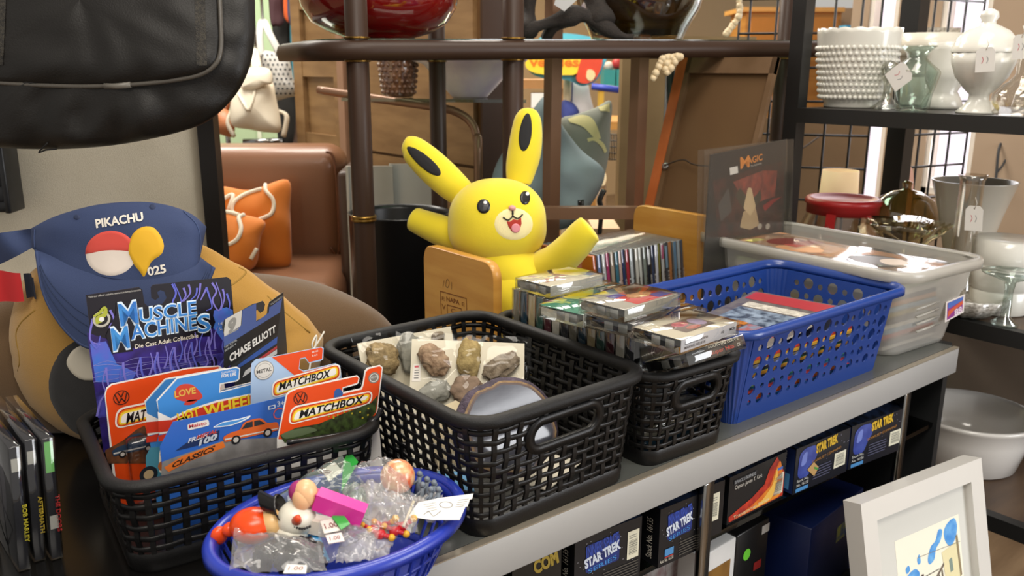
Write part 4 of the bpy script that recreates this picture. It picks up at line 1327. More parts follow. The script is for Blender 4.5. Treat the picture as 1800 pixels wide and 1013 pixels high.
# magazines in the clear bin
random.seed(12)
GM = 'magazines lying in the clear bin'
MC = ['#d8d2c6', '#3a3c44', '#c4463c', '#7fa6c2', '#e0dccf', '#2c2a2c', '#b8a23c', '#9fc0d8', '#d08a4a', '#26262a', '#c9c4b6', '#8a9a6a', '#1c1c1e', '#d9d6ce']
def mag_box(M, sx, sy, t, edge, cover, label, grp=GM):
    q = MB(M)
    q.box((0, 0, t / 2), (sx, sy, t - 0.0008), mat(edge, rough=0.7))
    q.box((0, 0, t - 0.0004), (sx, sy, 0.0008), cover)
    return q.build('magazine', label=label, cat='magazine', group=grp, M=M)
z = 0.006
for i in range(14):
    t = 0.0088
    M = BM @ Matrix.Translation((random.uniform(-0.003, 0.003), random.uniform(-0.004, 0.004), z)) @ Matrix.Rotation(math.radians(random.uniform(-0.8, 0.8)), 4, 'Z')
    mag_box(M, 0.158, 0.335, t, MC[i % 14], ink(MC[(i + 4) % 14]), 'magazine in the stack inside the clear bin, below the glossy top one')
    z += t + 0.0003
M = Matrix.Translation((1.405, 0.822, z)) @ Matrix.Rotation(math.radians(-5), 4, 'Z') @ Matrix.Rotation(math.radians(2.0), 4, 'Y')
z += 0.004
M = Matrix.Translation((1.405, 0.822, z)) @ Matrix.Rotation(math.radians(-5), 4, 'Z')
root = thing('magazine', 'glossy orange and grey magazine in a clear sleeve on top of the clear bin', 'magazine', M, GM)
q = MB(M)
q.box((0, 0, 0.002), (0.150, 0.370, 0.004), ink('#1a1918'))
q.box((0, 0, 0.0043), (0.150, 0.370, 0.0008), mat('#a89684', rough=0.3, h2='#d08a4c', vs=14))
sh = Sheet(M @ Vector((-0.075, -0.185, 0.0048)), M.to_3x3() @ Vector((1, 0, 0)), M.to_3x3() @ Vector((0, 1, 0)))
for k, (c, pts) in enumerate((('#d9a070', rect2(0.03, 0.16, 0.12, 0.24)), ('#8c3a34', ell2(0.08, 0.30, 0.04, 0.03)), ('#d8cf7a', rect2(0.02, 0.33, 0.06, 0.35)), ('#6a6460', ell2(0.07, 0.10, 0.05, 0.05)), ('#c9b8a8', ell2(0.09, 0.06, 0.03, 0.04)), ('#a84a3c', rect2(0.05, 0.25, 0.13, 0.28)))):
    q.flat(sh, [pts], ink(c), 0.0001 + k * 0.00006)
q.build('pages', root)
q = MB(M)
q.grid(lambda u, v: (-0.079 + 0.158 * u, -0.19 + 0.38 * v, 0.0060 + 0.0016 * math.sin(u * 7 + v * 4) + 0.0012 * math.sin(v * 17)), 12, 24, clear('#f4f4f2', gloss=0.03, rough=0.10))
q.build('sleeve', root)
# standing game book in a plastic sleeve
u = (ony(1382, 245, 1.0) - ony(1250, 272, 0.985))
u.z = 0
a = ony(1250, 272, 0.985)
sh = Sheet((a.x, a.y, 0), u, Vector((0, 0, 1)) + Vector((-0.02, 0.06, 0)))
P = lambda *pts: sh.P(pts)
w_ = sh.at(1382, 245)[0]
z1 = sh.at(1250, 272)[1]
z0 = 0.006
lo = [(0.0, z0), (w_, z0), sh.at(1382, 245), sh.at(1250, 272)]
root = thing('game_book', 'dark book with an orange title, sleeved in clear plastic, standing behind the bin', 'book', Matrix.Translation(sh.pt(w_ / 2, z0)))
q = MB()
q.slab(sh, [lo], -0.003, 0.0, ink('#2b2827'))
q.flat(sh, [P((1253, 318), (1290, 308), (1330, 294), (1378, 284), (1374, 405), (1262, 418))], mat('#4a2d28', rough=0.35, h2='#2c2624', vs=40), L1)
q.flat(sh, [P((1288, 320), (1340, 300), (1366, 300), (1362, 345), (1320, 360), (1300, 340))], mat('#93473a', rough=0.35, h2='#6a3a34', vs=50), L2)
wordpx(q, sh, 'M', (1301, 297), (1317, 293), 20, ink('#d98a3c'), L3, bold=0.02)
wordpx(q, sh, 'AGIC', (1314, 289), (1340, 281), 11, ink('#d98a3c'), L3, bold=0.02)
wordpx(q, sh, 'The Gathering', (1319, 294), (1338, 288), 3, ink('#cfc8be'), L3)
q.flat(sh, [P((1282, 295), (1296, 292), (1297, 304), (1283, 308))], ink('#dcd9d4'), L3)
for pts, c in (([(1300, 400), (1306, 372), (1316, 368), (1328, 366), (1334, 396), (1318, 404)], '#b09a78'), ([(1292, 345), (1300, 330), (1312, 345), (1318, 352), (1330, 342), (1336, 332), (1338, 350), (1326, 366), (1306, 368)], '#3d3a2e'), ([(1340, 362), (1358, 350), (1374, 346), (1360, 356), (1344, 372)], '#8a2c2a'), ([(1262, 360), (1280, 330), (1286, 372), (1266, 390)], '#4c4a48')):
    q.flat(sh, [rnd(P(*pts), 0.004)], ink(c), L3)
q.flat(sh, [rnd(P((1306, 366), (1314, 330), (1320, 330), (1328, 364), (1318, 380)), 0.004)], ink('#c6b08a'), L4)
for a_, b_ in (((1330, 402), (1340, 392)), ((1346, 404), (1352, 396))):
    c = sh.at((a_[0] + b_[0]) / 2, 398)
    q.flat(sh, [ell2(*c, 0.008, 0.006)], ink('#a8a094'), L3)
q.build('book', root)
q = MB()
SL = clear('#f6f5f3', gloss=0.008, rough=0.16, milk=0.02, bump=0.1, bs=30)
for h in (-0.008, 0.006):
    q.slab(sh, [[sh.at(1262, 412)[0:1][0] and (sh.at(1233, 262)[0], z0), (sh.at(1391, 262)[0], z0), sh.at(1391, 244), sh.at(1233, 264)]], h, h + 0.0002, SL)
q.build('plastic_sleeve', root)

# ------------------------------------------------------------------ soft toys and the cap
def bvh(mb):
    return BVHTree.FromPolygons([tuple(v) for v in mb.v], [tuple(f) for f in mb.f])
def on_surf(tree, px, py, off):
    r = ray(px, py).normalized()
    h = tree.ray_cast(CAM, r)
    if h[0] is None:
        return None
    n = h[1] if h[1].dot(r) < 0 else -h[1]
    return h[0] + n * off
def applique(mb, tree, cx, cy, loop, m, off, rings=7):
    """a patch sewn on a curved body; loop in picture points round (cx, cy)"""
    n = len(loop)
    vs = []
    last = None
    for j in range(rings + 1):
        k = j / rings
        for x, y in loop:
            edge = off if k < 0.92 else -0.0006
            p = on_surf(tree, cx + (x - cx) * k, cy + (y - cy) * k, edge)
            if p is None:
                p = last
            last = p
            vs.append(p)
    fs = [(j * n + i, j * n + (i + 1) % n, (j + 1) * n + (i + 1) % n, (j + 1) * n + i) for j in range(rings) for i in range(n)]
    return mb.add(vs, fs, m, True, Matrix.Identity(4))
def sewn_line(mb, tree, pts, r, m, off=0.001):
    P = [on_surf(tree, p.x, p.y, off) for p in catmull(pts, 5)]
    P = [p for p in P if p is not None]
    return mb.tube(P, r, m, n=6)
def surf_word(mb, tree, s, a, b, cap, m, off, bold=0.02):
    v, f, w = text2d(s, bold)
    a, b = Vector(a), Vector(b)
    e = b - a
    u = Vector((e.y, -e.x)).normalized()
    vs = []
    for x, y in v:
        q = a + e * (x / w) + u * (y * cap)
        vs.append(on_surf(tree, q.x, q.y, off) or V(q.x, q.y, 1))
    return mb.add(vs, f, m, False, Matrix.Identity(4))
PLY = mat('#e6d023', rough=0.9, var=0.06, vs=14, bump=0.35, bs=1400, sheen=0.35)
DARK = mat('#1d1c1e', rough=0.85, bump=0.3, bs=1200)
def soft(c, r, seedv, amt, sq=2.0, flatz=None):
    c = Vector(c)
    def fn(u, v):
        a, b = 2 * math.pi * u, math.pi * (v - 0.5)
        d = Vector((math.cos(a) * math.cos(b), math.sin(a) * math.cos(b), math.sin(b)))
        k = (abs(d.x) ** sq + abs(d.y) ** sq + abs(d.z) ** sq) ** (-1 / sq)
        w = 1 + amt * noise.noise(d * 2.2 + Vector((seedv, 0, 0))) + amt * 0.4 * noise.noise(d * 6 + Vector((0, seedv, 0)))
        p = c + Vector((d.x * r[0], d.y * r[1], d.z * r[2])) * k * w
        if flatz is not None and p.z < flatz:
            p.z = flatz
        return p
    return fn
# yellow plush rabbit sitting in the rack
BASEZ = 0.018
hc = V(874, 390, 1.43)
root = thing('plush_rabbit', 'bright yellow plush rabbit with one paw raised, sitting in the wooden rack', 'plush toy', Tm(hc.x + 0.02, hc.y, BASEZ))
def fr(px, py, d):
    return V(px, py, d)
HM = frame(hc, math.radians(8))
hd = MB()
def headfn(u, v):
    a, b = 2 * math.pi * u, math.pi * (v - 0.5)
    d = Vector((math.cos(a) * math.cos(b), math.sin(a) * math.cos(b), math.sin(b)))
    k = 1.0 + 0.07 * max(0, -d.z) * abs(d.x) * 1.6
    r = Vector((0.082 * k, 0.066, 0.0725))
    sq = 2.25
    s_ = (abs(d.x) ** sq + abs(d.y) ** sq + abs(d.z) ** sq) ** (-1 / sq)
    return Vector((d.x * r.x, d.y * r.y, d.z * r.z)) * s_
hd.grid(headfn, 48, 30, PLY, cu=True, M=HM)
trh = bvh(hd)
body = MB()
bc = V(905, 530, 1.455)
bc.z = 0.088
body.grid(soft(bc, (0.066, 0.066, 0.070), 1.0, 0.02, 2.2, BASEZ), 40, 26, PLY, cu=True)
# chest joining the head, raised paw, other paw, feet
sh_ = V(958, 465, 1.43)
ar = [V(940, 478, 1.44), V(975, 462, 1.41), V(1005, 436, 1.385), V(1026, 412, 1.37), V(1040, 400, 1.366)]
body.tube(ar, lambda t: 0.032 * (1 - 0.28 * t) * (1 if t < 0.9 else math.sqrt(max(0.02, 1 - ((t - 0.9) / 0.1) ** 2))), PLY, n=20, sm=8)
al = [V(815, 420, 1.46), V(775, 405, 1.47), V(745, 393, 1.475), V(722, 383, 1.48)]
body.tube(al, lambda t: (0.030 - 0.010 * t) * (1 if t < 0.88 else math.sqrt(max(0.02, 1 - ((t - 0.88) / 0.12) ** 2))), PLY, n=20, sm=8)
body.tube([V(850, 440, 1.44), V(900, 480, 1.44), V(925, 520, 1.45)], lambda t: 0.045 + 0.018 * t, PLY, n=24, sm=6)
for dx in (-0.035, 0.038):
    f0 = Vector((bc.x, bc.y, 0)) + HR * dx - HF * 0.045
    body.ell((f0.x, f0.y, BASEZ + 0.024), (0.024, 0.030, 0.0235), PLY)
body.build('body', root)
hd.build('head', root)
for pts, wd in (([(826, 352), (800, 330), (770, 303), (742, 277), (722, 259), (708, 252)], 27), ([(912, 322), (916, 296), (922, 266), (926, 232), (928, 205), (929, 190)], 27)):
    e_ = MB()
    path = [V(x, y, 1.435 - 0.01 * i / 5) for i, (x, y) in enumerate(pts)]
    prof = lambda t: (0.0195 + 0.0085 * math.sin(math.pi * min(1, t * 1.15) ** 0.9)) * (1 if t < 0.72 else math.sqrt(max(0.01, 1 - ((t - 0.72) / 0.28) ** 2.2)))
    e_.tube(path, prof, PLY, n=24, sm=8, flat=0.8, ref=CF)
    te = bvh(e_)
    ear = e_.build('ear', root)
    ln = MB()
    a, b = Vector(pts[1]), Vector(pts[-1])
    ax = (b - a)
    nx_ = Vector((-ax.y, ax.x)).normalized()
    lp = []
    for k in range(28):
        an = 2 * math.pi * k / 28
        t = 0.60 + 0.33 * math.cos(an)
        q = a + ax * t
        # follow the bend of the ear
        i = min(4, int(t * 4) + 1)
        wv = 14.0 * math.sin(an) * (0.85 + 0.3 * (0.5 - t))
        lp.append((q.x + nx_.x * wv, q.y + nx_.y * wv))
    q = a + ax * 0.60
    applique(ln, te, q.x, q.y, lp, DARK, 0.0016)
    ln.build('ear_lining', ear, 'dark plush lining of the ear')
for cx, cy, rx, ry in ((850, 363, 12.5, 13.5), (923, 348, 9.5, 13)):
    e_ = MB()
    applique(e_, trh, cx, cy, ell2(cx, cy, rx, ry, 0, 20), mat('#1c1b1c', rough=0.3), 0.0022, 5)
    ey = e_.build('eye', root)
    e_ = MB()
    applique(e_, trh, cx + 3, cy - 6, ell2(cx + 3, cy - 6, 4.2, 4.2, 0, 12), mat('#f2f0ea', rough=0.3), 0.0028, 3)
    e_.build('eye_highlight', ey)
mo = MB()
sewn_line(mo, trh, [(884, 382), (893, 387), (901, 379), (901, 370), (901, 379), (910, 384), (918, 377)], 0.0011, DARK, 0.0018)
applique(mo, trh, 905, 397, [(889, 388), (895, 389), (902, 384), (910, 386), (917, 381), (918, 393), (914, 405), (906, 411), (898, 407), (892, 398)], mat('#a82c1c', rough=0.85, sheen=0.2), 0.0018, 6)
applique(mo, trh, 906, 401, ell2(906, 401, 9, 9.5, 0, 18), mat('#d98a92', rough=0.85, sheen=0.2), 0.0026, 5)
mo.build('mouth', root)
mz = MB()
applique(mz, trh, 903, 394, ell2(903, 394, 36, 30, 0, 26), mat('#efe2a8', rough=0.9, var=0.05, bump=0.35, bs=1400, sheen=0.35), 0.0008, 8)
mz.build('muzzle', root, 'cream muzzle patch')
no = MB()
p = on_surf(trh, 900, 366, 0.001)
no.ell(p, (0.006, 0.006, 0.0045), mat('#d99a94', rough=0.8), rot=HM.to_3x3())
no.build('nose', root, 'small pink nose')

# big tan cushion toy with a brown shell
TAN = mat('#ac8034', rough=0.9, var=0.07, vs=9, bump=0.4, bs=1300, sheen=0.3)
BRN = mat('#5c4325', rough=0.9, var=0.07, vs=9, bump=0.4, bs=1300, sheen=0.3)
tc_ = Vector((0.312, 1.098, 0.120))
root = thing('plush_toy', 'big tan plush toy with a brown shell and black eye patch behind the cards', 'plush toy', Tm(0.30, 1.10, 0))
tb = MB()
ax_ = frame(tc_, math.radians(6))
def tanfn(u, v):
    a, b = 2 * math.pi * u, math.pi * (v - 0.5)
    d = Vector((math.cos(a) * math.cos(b), math.sin(a) * math.cos(b), math.sin(b)))
    sq = 1.3 if d.x > 0 and d.z > 0 else 2.5
    s_ = (abs(d.x) ** sq + abs(d.y) ** sq + abs(d.z) ** sq) ** (-1 / sq)
    w = 1 + 0.025 * noise.noise(d * 2.0 + Vector((3, 0, 0))) + 0.012 * noise.noise(d * 7)
    p = ax_ @ (Vector((d.x * 0.190, d.y * 0.092, d.z * 0.142)) * s_ * w)
    p.z = max(p.z, 0.0015)
    return p
tb.grid(tanfn, 64, 40, TAN, cu=True)
trt = bvh(tb)
tb.build('body', root)
sb = MB()
sc = Vector((0.315, 1.168, 0.074))
sx_ = frame(sc, math.radians(14))
def shellfn(u, v):
    a, b = 2 * math.pi * u, math.pi * (v - 0.5)
    d = Vector((math.cos(a) * math.cos(b), math.sin(a) * math.cos(b), math.sin(b)))
    p = sx_ @ (Vector((d.x * 0.325, d.y * 0.082, d.z * 0.124)) * (1 + 0.015 * noise.noise(d * 3)))
    p.z = max(p.z, 0.0015)
    return p
sb.grid(shellfn, 64, 36, BRN, cu=True)
sb.build('shell', root, 'brown plush shell')
ep = MB()
el = [(q.x, q.y) for q in catmull([(158, 592), (205, 600), (238, 640), (245, 700), (225, 755), (180, 775), (130, 762), (92, 715), (84, 670), (100, 625), (128, 600)], 4, True)]
applique(ep, trt, 165, 685, el, mat('#211f1f', rough=0.85, bump=0.3, bs=1200, sheen=0.2), 0.0022, 10)
eo = ep.build('eye_patch', root, 'black oval eye patch')
ep = MB()
el = [(q.x, q.y) for q in catmull([(128, 612), (160, 600), (195, 612), (200, 645), (180, 668), (140, 668), (115, 640)], 4, True)]
applique(ep, trt, 158, 638, el, mat('#cfc6b4', rough=0.85), 0.0036, 7)
ep.build('eye_highlight', eo)
for pts in ([(62, 545), (38, 566), (28, 590), (34, 640), (14, 700)], [(350, 520), (400, 505), (432, 480), (420, 470)], [(470, 520), (500, 548), (545, 585)]):
    cr = MB()
    sewn_line(cr, trt, pts, 0.0012, mat('#94722f', rough=0.9), -0.0004)
    cr.build('seam', root)
# red and navy strap peeking out at the left edge
q = MB()
def strap(p0, p1, h0, h1, m):
    a, b = V(*p0), V(*p1)
    q.grid(lambda u, v: a.lerp(b, u) + UP * (h0 + (h1 - h0) * u) * (v - 0.5) + HF * (0.006 * math.sin(u * 5)) , 12, 3, m)
strap((-30, 506, 1.00), (44, 503, 1.00), 0.040, 0.034, mat('#c6262a', rough=0.7))
strap((44, 503, 1.001), (66, 505, 1.01), 0.030, 0.026, mat('#2b2e3a', rough=0.7))
q.build('cap_strap', label='red and dark strap under the cap at the left edge', cat='strap')

# navy cap
NAVY = mat('#2c3a5e', rough=0.8, var=0.06, vs=25, bump=0.2, bs=1600)
root = thing('baseball_cap', 'navy baseball cap lettered 025 lying on the big tan plush toy', 'cap', frame(V(200, 480, 1.0)))
Bc = [(56, 436), (90, 450), (130, 470), (175, 485), (220, 492), (270, 490), (315, 480), (345, 466), (352, 452)]
Tc = [(54, 402), (88, 384), (125, 371), (165, 361), (205, 356), (255, 355), (300, 362), (338, 377), (363, 399)]
Rm = [(64, 442), (74, 505), (92, 548), (122, 588), (160, 612), (225, 607), (300, 575), (355, 515), (376, 470)]
Bs, Ts, Rs = catmull(Bc, 6), catmull(Tc, 6), catmull(Rm, 6)
def lerpc(c, u):
    x = u * (len(c) - 1)
    i = min(int(x), len(c) - 2)
    return c[i].lerp(c[i + 1], x - i)
def crown(u, v):
    s_ = 2 * u - 1
    bul = math.sqrt(max(0.0, 1 - s_ * s_ * 0.97))
    if v <= 0.62:
        k = v / 0.62
        p = lerpc(Bs, u).lerp(lerpc(Ts, u), math.sin(k * math.pi / 2) ** 0.9)
        d = 1.035 - 0.058 * bul * (1 - 0.45 * k ** 2.4)
    else:
        k = (v - 0.62) / 0.38
        p = lerpc(Ts, u).lerp(lerpc(Bs, u), 0.5 * k)
        d = 1.035 - 0.058 * bul * 0.55 + (0.085 * bul) * math.sin(k * math.pi / 2)
    d += 0.0025 * noise.noise(Vector((u * 6, v * 5, 2)))
    return V(p.x, p.y, d)
cb = MB()
cb.grid(crown, 54, 30, NAVY)
trc = bvh(cb)
cr_ = cb.build('crown', root)
bb = MB()
def brim(u, v, t=0.0):
    p = lerpc(Bs, u).lerp(lerpc(Rs, u), v)
    s_ = 2 * u - 1
    d0 = 1.034 - 0.057 * math.sqrt(max(0, 1 - s_ * s_ * 0.97))
    d = d0 + (0.972 - d0) * v + 0.010 * s_ * s_ * v - 0.006 * math.sin(v * math.pi) + t
    return V(p.x, p.y, d)
bb.grid(lambda u, v: brim(u, v), 40, 12, NAVY)
bb.grid(lambda u, v: brim(u, v, 0.003), 40, 12, NAVY)
bb.tube([brim(u / 39, 1.0, 0.0015) for u in range(40)], 0.0021, NAVY, n=6)
br = bb.build('brim', root)
st = MB()
for k in (0.62, 0.74, 0.86):
    st.tube([brim(0.05 + 0.9 * u / 39, k, -0.0004) for u in range(40)], 0.0004, mat('#22304f', rough=0.8), n=4)
st.build('stitching', br)
sp = MB()
def sidep(u, v):
    a = Vector((54, 402)).lerp(Vector((56, 436)), v)
    b = Vector((-60, 418)).lerp(Vector((-60, 470)), v)
    p = a.lerp(b, u)
    return V(p.x, p.y + 14 * math.sin(u * 2.2) * v, 1.034 + 0.05 * u + 0.010 * math.sin(u * 9 + v * 3))
sp.grid(sidep, 20, 8, NAVY)
sp.build('side_panel', root)
for pts in ([(62, 404), (61, 420), (62, 436)], [(322, 372), (345, 395), (352, 425), (350, 448)]):
    sm = MB()
    sewn_line(sm, trc, pts, 0.0006, mat('#3a4a72', rough=0.8), 0.0006)
    sm.build('seam', cr_)
for cx, cy in ((135, 382), (268, 364)):
    ey = MB()
    applique(ey, trc, cx, cy, ell2(cx, cy, 6.5, 5.5, 0, 14), mat('#1f2a48', rough=0.8), 0.0012, 3)
    ey.build('eyelet', cr_)
pr = MB()
surf_word(pr, trc, 'PIKACHU', (170, 401), (253, 388), 14, mat('#d9d2c6', rough=0.7), 0.0010, 0.035)
surf_word(pr, trc, '025', (261, 485), (293, 479), 14, mat('#d9d2c6', rough=0.7), 0.0010, 0.03)
# plain two-tone badge and a yellow splash
CREAM = mat('#d8cbbf', rough=0.7)
applique(pr, trc, 195, 450, ell2(195, 446, 47, 41, 0, 36), CREAM, 0.0008, 8)
up = [(148, 448)] + [(195 - 47 * math.cos(a), 446 - 41 * math.sin(a)) for a in [math.pi * k / 18 for k in range(1, 18)]] + [(242, 442)]
applique(pr, trc, 195, 430, up, mat('#c8453a', rough=0.7), 0.0014, 8)
applique(pr, trc, 252, 432, [(q.x, q.y) for q in catmull([(224, 440), (232, 412), (250, 398), (272, 400), (288, 424), (286, 446), (266, 462), (254, 488), (246, 480), (232, 462)], 3, True)], mat('#d6a418', rough=0.7), 0.0020, 7)
pr.build('front_print', cr_, 'printed letters and round badge')

# ------------------------------------------------------------------ stones and cards in the middle basket
def rock(c, r, seedv, m, rot=0.0, sq=2.6, M=None, amt=0.22):
    q = MB(M)
    R_ = Matrix.Rotation(rot, 3, 'Y')
    def fn(u, v):
        a, b = 2 * math.pi * u, math.pi * (v - 0.5)
        d = Vector((math.cos(a) * math.cos(b), math.sin(a) * math.cos(b), math.sin(b)))
        s_ = (abs(d.x) ** sq + abs(d.y) ** sq + abs(d.z) ** sq) ** (-1 / sq)
        w = 1 + amt * noise.noise(d * 1.8 + Vector((seedv, 1.3, 0))) + amt * 0.55 * noise.noise(d * 5 + Vector((0, seedv, 0))) + amt * 0.25 * noise.noise(d * 14 + Vector((0, 0, seedv)))
        return Vector(c) + R_ @ (Vector((d.x * r[0], d.y * r[1], d.z * r[2])) * s_ * w)
    q.grid(fn, 40, 26, m, cu=True)
    return q
STN = [mat('#a08a62', rough=0.85, h2='#7a6644', vs=120, bump=0.6, bs=260), mat('#a58b70', rough=0.8, h2='#7f644c', vs=110, bump=0.6, bs=240), mat('#a38e5c', rough=0.85, h2='#877244', vs=120, bump=0.5, bs=300),
       mat('#8f8170', rough=0.85, h2='#6b5c4a', vs=130, bump=0.7, bs=260), mat('#8f8e86', rough=0.7, h2='#77756c', vs=60, bump=0.3, bs=200), mat('#8d7663', rough=0.8, h2='#75604e', vs=60, bump=0.3, bs=200)]
CARDW = mat('#ddd5c2', rough=0.75, var=0.03)
POLY = clear('#fafaf8', gloss=0.02, rough=0.07, bump=0.18, bs=30)
def stone_card(label, TL, TR, BL, stones, tagpx=None):
    u = (TR - TL)
    w = u.length
    v = (TL - BL)
    sh = Sheet(TL, u, v)
    h = v.length
    root = thing('stone_card', label, 'card of stones', Matrix.Translation(BL), 'bagged stone cards in the middle basket')
    q = MB()
    q.slab(sh, [rect2(0, -h, w, 0)], -0.0012, 0.0, CARDW)
    if tagpx:
        T = sh.P(tagpx)
        q.flat(sh, [T], ink('#e6dfd8'), L1)
        c = Vector(T[0])
        for k in range(4):
            a = Vector(T[0]).lerp(Vector(T[3]), 0.35 + 0.15 * k)
            b = Vector(T[1]).lerp(Vector(T[2]), 0.35 + 0.15 * k)
            q.flat(sh, [ribbon2([tuple(a.lerp(b, 0.2)), tuple(a.lerp(b, 0.75))], 0.0009, 1)], ink('#4a4a4e'), L2)
        a = Vector(T[0]).lerp(Vector(T[3]), 0.14)
        b = Vector(T[1]).lerp(Vector(T[2]), 0.14)
        q.flat(sh, [ribbon2([tuple(a.lerp(b, 0.15)), tuple(a.lerp(b, 0.7))], 0.0024, 1)], ink('#c8324a'), L2)
    q.build('card', root)
    M = Matrix((sh.u, -sh.n, sh.v)).transposed().to_4x4()
    for px, py, rx, rz, rot, k in stones:
        a, b = sh.at(px, py)
        M.translation = sh.pt(a, b, min(rx, rz) * 0.45)
        rock((0, 0, 0), (rx, min(rx, rz) * 0.5, rz), px * 0.37, STN[k], rot, M=M.copy()).build('stone', root)
    q = MB()
    pad = 0.008
    def bag(a, b):
        x, y = -pad + (w + 2 * pad) * a, -h - pad + (h + 2 * pad) * b
        bulge = 0.0
        for px, py, rx, rz, rot, k in stones:
            sx, sy = sh.at(px, py)
            d2 = ((x - sx) / (rx * 1.5)) ** 2 + ((y - sy) / (rz * 1.5)) ** 2
            bulge = max(bulge, min(rx, rz) * 1.02 * math.exp(-d2 * 0.8))
        e = min(a, 1 - a, b, 1 - b)
        return sh.pt(x, y, 0.002 + bulge * min(1, e * 8) + 0.0018 * noise.noise(Vector((a * 9, b * 9, px))))
    q.grid(bag, 40, 40, POLY, M=Matrix.Identity(4))
    q.build('plastic_bag', root, 'clear plastic bag')
    return sh, root
TL, TR = ony(628, 604, 0.880), ony(792, 574, 0.893)
BL = TL + (Vector((TL.x + 0.02, TL.y - 0.045, 0.022)) - TL)
stone_card('white bagged card with one grey-brown stone, at the back left of the basket', TL, TR, BL, [(667, 632, 0.021, 0.019, 0.3, 0), (716, 622, 0.016, 0.024, 0.1, 4), (768, 592, 0.010, 0.006, 0, 3)])
TL, TR = ony(724, 596, 0.842), ony(922, 604, 0.770)
BL = Vector((TL.x - 0.002, TL.y - 0.085, 0.016))
stone_card('white bagged card with several brown stones and a price sticker', TL, TR, BL, [(762, 634, 0.020, 0.015, 0.75, 1), (824, 631, 0.0135, 0.022, 0.05, 2), (880, 645, 0.024, 0.0125, -0.62, 3), (762, 692, 0.019, 0.013, -0.5, 4), (818, 686, 0.016, 0.018, 0.5, 5)],
           [(727, 641), (740, 640), (739, 671), (724, 671)])
# polished agate slice standing against the front
ac = ony(893, 752, 0.668)
ac.z = max(ac.z, 0.066)
M = frame(ac, math.radians(38)) @ Matrix.Rotation(math.radians(-28), 4, 'X')
q = MB(M)
def ag(r0, wob, z):
    o = []
    for i in range(64):
        a = 2 * math.pi * i / 64
        w = 1 + wob * noise.noise(Vector((math.cos(a) * 2.2, math.sin(a) * 2.2, 1.7))) + wob * 0.5 * noise.noise(Vector((math.cos(a) * 7, math.sin(a) * 7, 0.3)))
        o.append((r0 * w * 1.10 * math.cos(a), z, r0 * w * 0.90 * math.sin(a)))
    return o
rings = [ag(0.052, 0.05, 0.012), ag(0.060, 0.06, 0.004), ag(0.060, 0.06, -0.004), ag(0.055, 0.10, -0.0085)]
vs = [p for r_ in rings for p in r_]
n = 64
q.add(vs, [(j * n + i, (j + 1) * n + i, (j + 1) * n + (i + 1) % n, j * n + (i + 1) % n) for j in range(3) for i in range(n)] + [tuple(range(n))], mat('#4a3d4c', rough=0.75, h2='#2f2430', vs=90, bump=0.8, bs=220), True)
r2 = ag(0.0525, 0.10, -0.0090)
q.add(rings[3] + r2, [(i, n + i, n + (i + 1) % n, (i + 1) % n) for i in range(n)], mat('#8d7350', rough=0.6, h2='#6b5238', vs=160), True)
r3 = ag(0.050, 0.10, -0.0092)
q.add(r2 + r3, [(i, n + i, n + (i + 1) % n, (i + 1) % n) for i in range(n)], mat('#5a4c48', rough=0.4), True)
q.add(r3, [tuple(range(n))[::-1]], mat('#4f5058', rough=0.12, h2='#3a3b44', vs=28, wood=(1, 1, 4), coat=0.6))
q.build('agate_slice', label='polished grey agate slice with a rough purple rind at the front of the basket', cat='stone', M=Matrix.Translation(ac))
sc_ = ony(800, 735, 0.700)
q = MB(frame(sc_, math.radians(25)) @ Matrix.Rotation(math.radians(-35), 4, 'X'))
lo = [(-0.030, -0.050), (0.024, -0.055), (0.032, -0.022), (0.012, 0.012), (0.004, 0.018), (-0.012, 0.014), (-0.034, -0.010)]
n = len(lo)
q.add([(x, 0.003, z) for x, z in lo] + [(x, -0.003, z) for x, z in lo], [tuple(range(n)), tuple(range(n, 2 * n))[::-1]] + [(i, n + i, n + (i + 1) % n, (i + 1) % n) for i in range(n)], mat('#cdbf9e', rough=0.6, h2='#bba984', vs=40))
q.build('flat_stone', label='flat cream stone with a pointed top beside the agate slice', cat='stone')
q = MB(Tm(0.600, 0.690, 0.0062, math.radians(20)))
q.box((0, 0, 0.0008), (0.085, 0.055, 0.0012), CARDW)
q.build('paper_tag', label='white paper tag on the floor of the basket, seen through its hand hole', cat='paper tag')
q = MB(Tm(0.500, 0.760, 0.0062, math.radians(60)))
q.box((0, 0, 0.0008), (0.10, 0.07, 0.0012), mat('#6aa0cc', rough=0.7))
q.build('paper_slip', label='light blue paper slip at the left of the stones', cat='paper slip')

# ------------------------------------------------------------------ oval basket of small toys
OC = Vector((0.3175, 0.648, 0.0))
OM = Tm(OC.x, OC.y, 0.0, math.radians(-3))
OB = mat('#2437a0', rough=0.28, var=0.04, spec=0.6)
root = thing('oval_basket', 'small oval cobalt blue basket of little toys at the front left of the counter', 'basket', OM)
ra, rb, rz = 0.1165, 0.0865, 0.064
def ov(t, s, z, off=0.0):
    a = 2 * math.pi * t
    x, y = (ra * s) * math.cos(a), (rb * s) * math.sin(a)
    n_ = Vector((math.cos(a) / ra, math.sin(a) / rb, 0)).normalized()
    return Vector((x, y, z)) + n_ * off
q = MB(OM)
prof = [(-0.006, -0.002), (-0.003, 0.001), (0.003, 0.001), (0.006, -0.003), (0.006, -0.009), (0.004, -0.009), (0.003, -0.003), (-0.004, -0.006)]
n = 72
vs = [ov(k / n, 1.0, rz + dz, do) for k in range(n) for do, dz in prof]
L_ = len(prof)
q.add(vs, [(k * L_ + j, ((k + 1) % n) * L_ + j, ((k + 1) % n) * L_ + (j + 1) % L_, k * L_ + (j + 1) % L_) for k in range(n) for j in range(L_)], OB, True)
q.build('rim', root)
q = MB(OM)
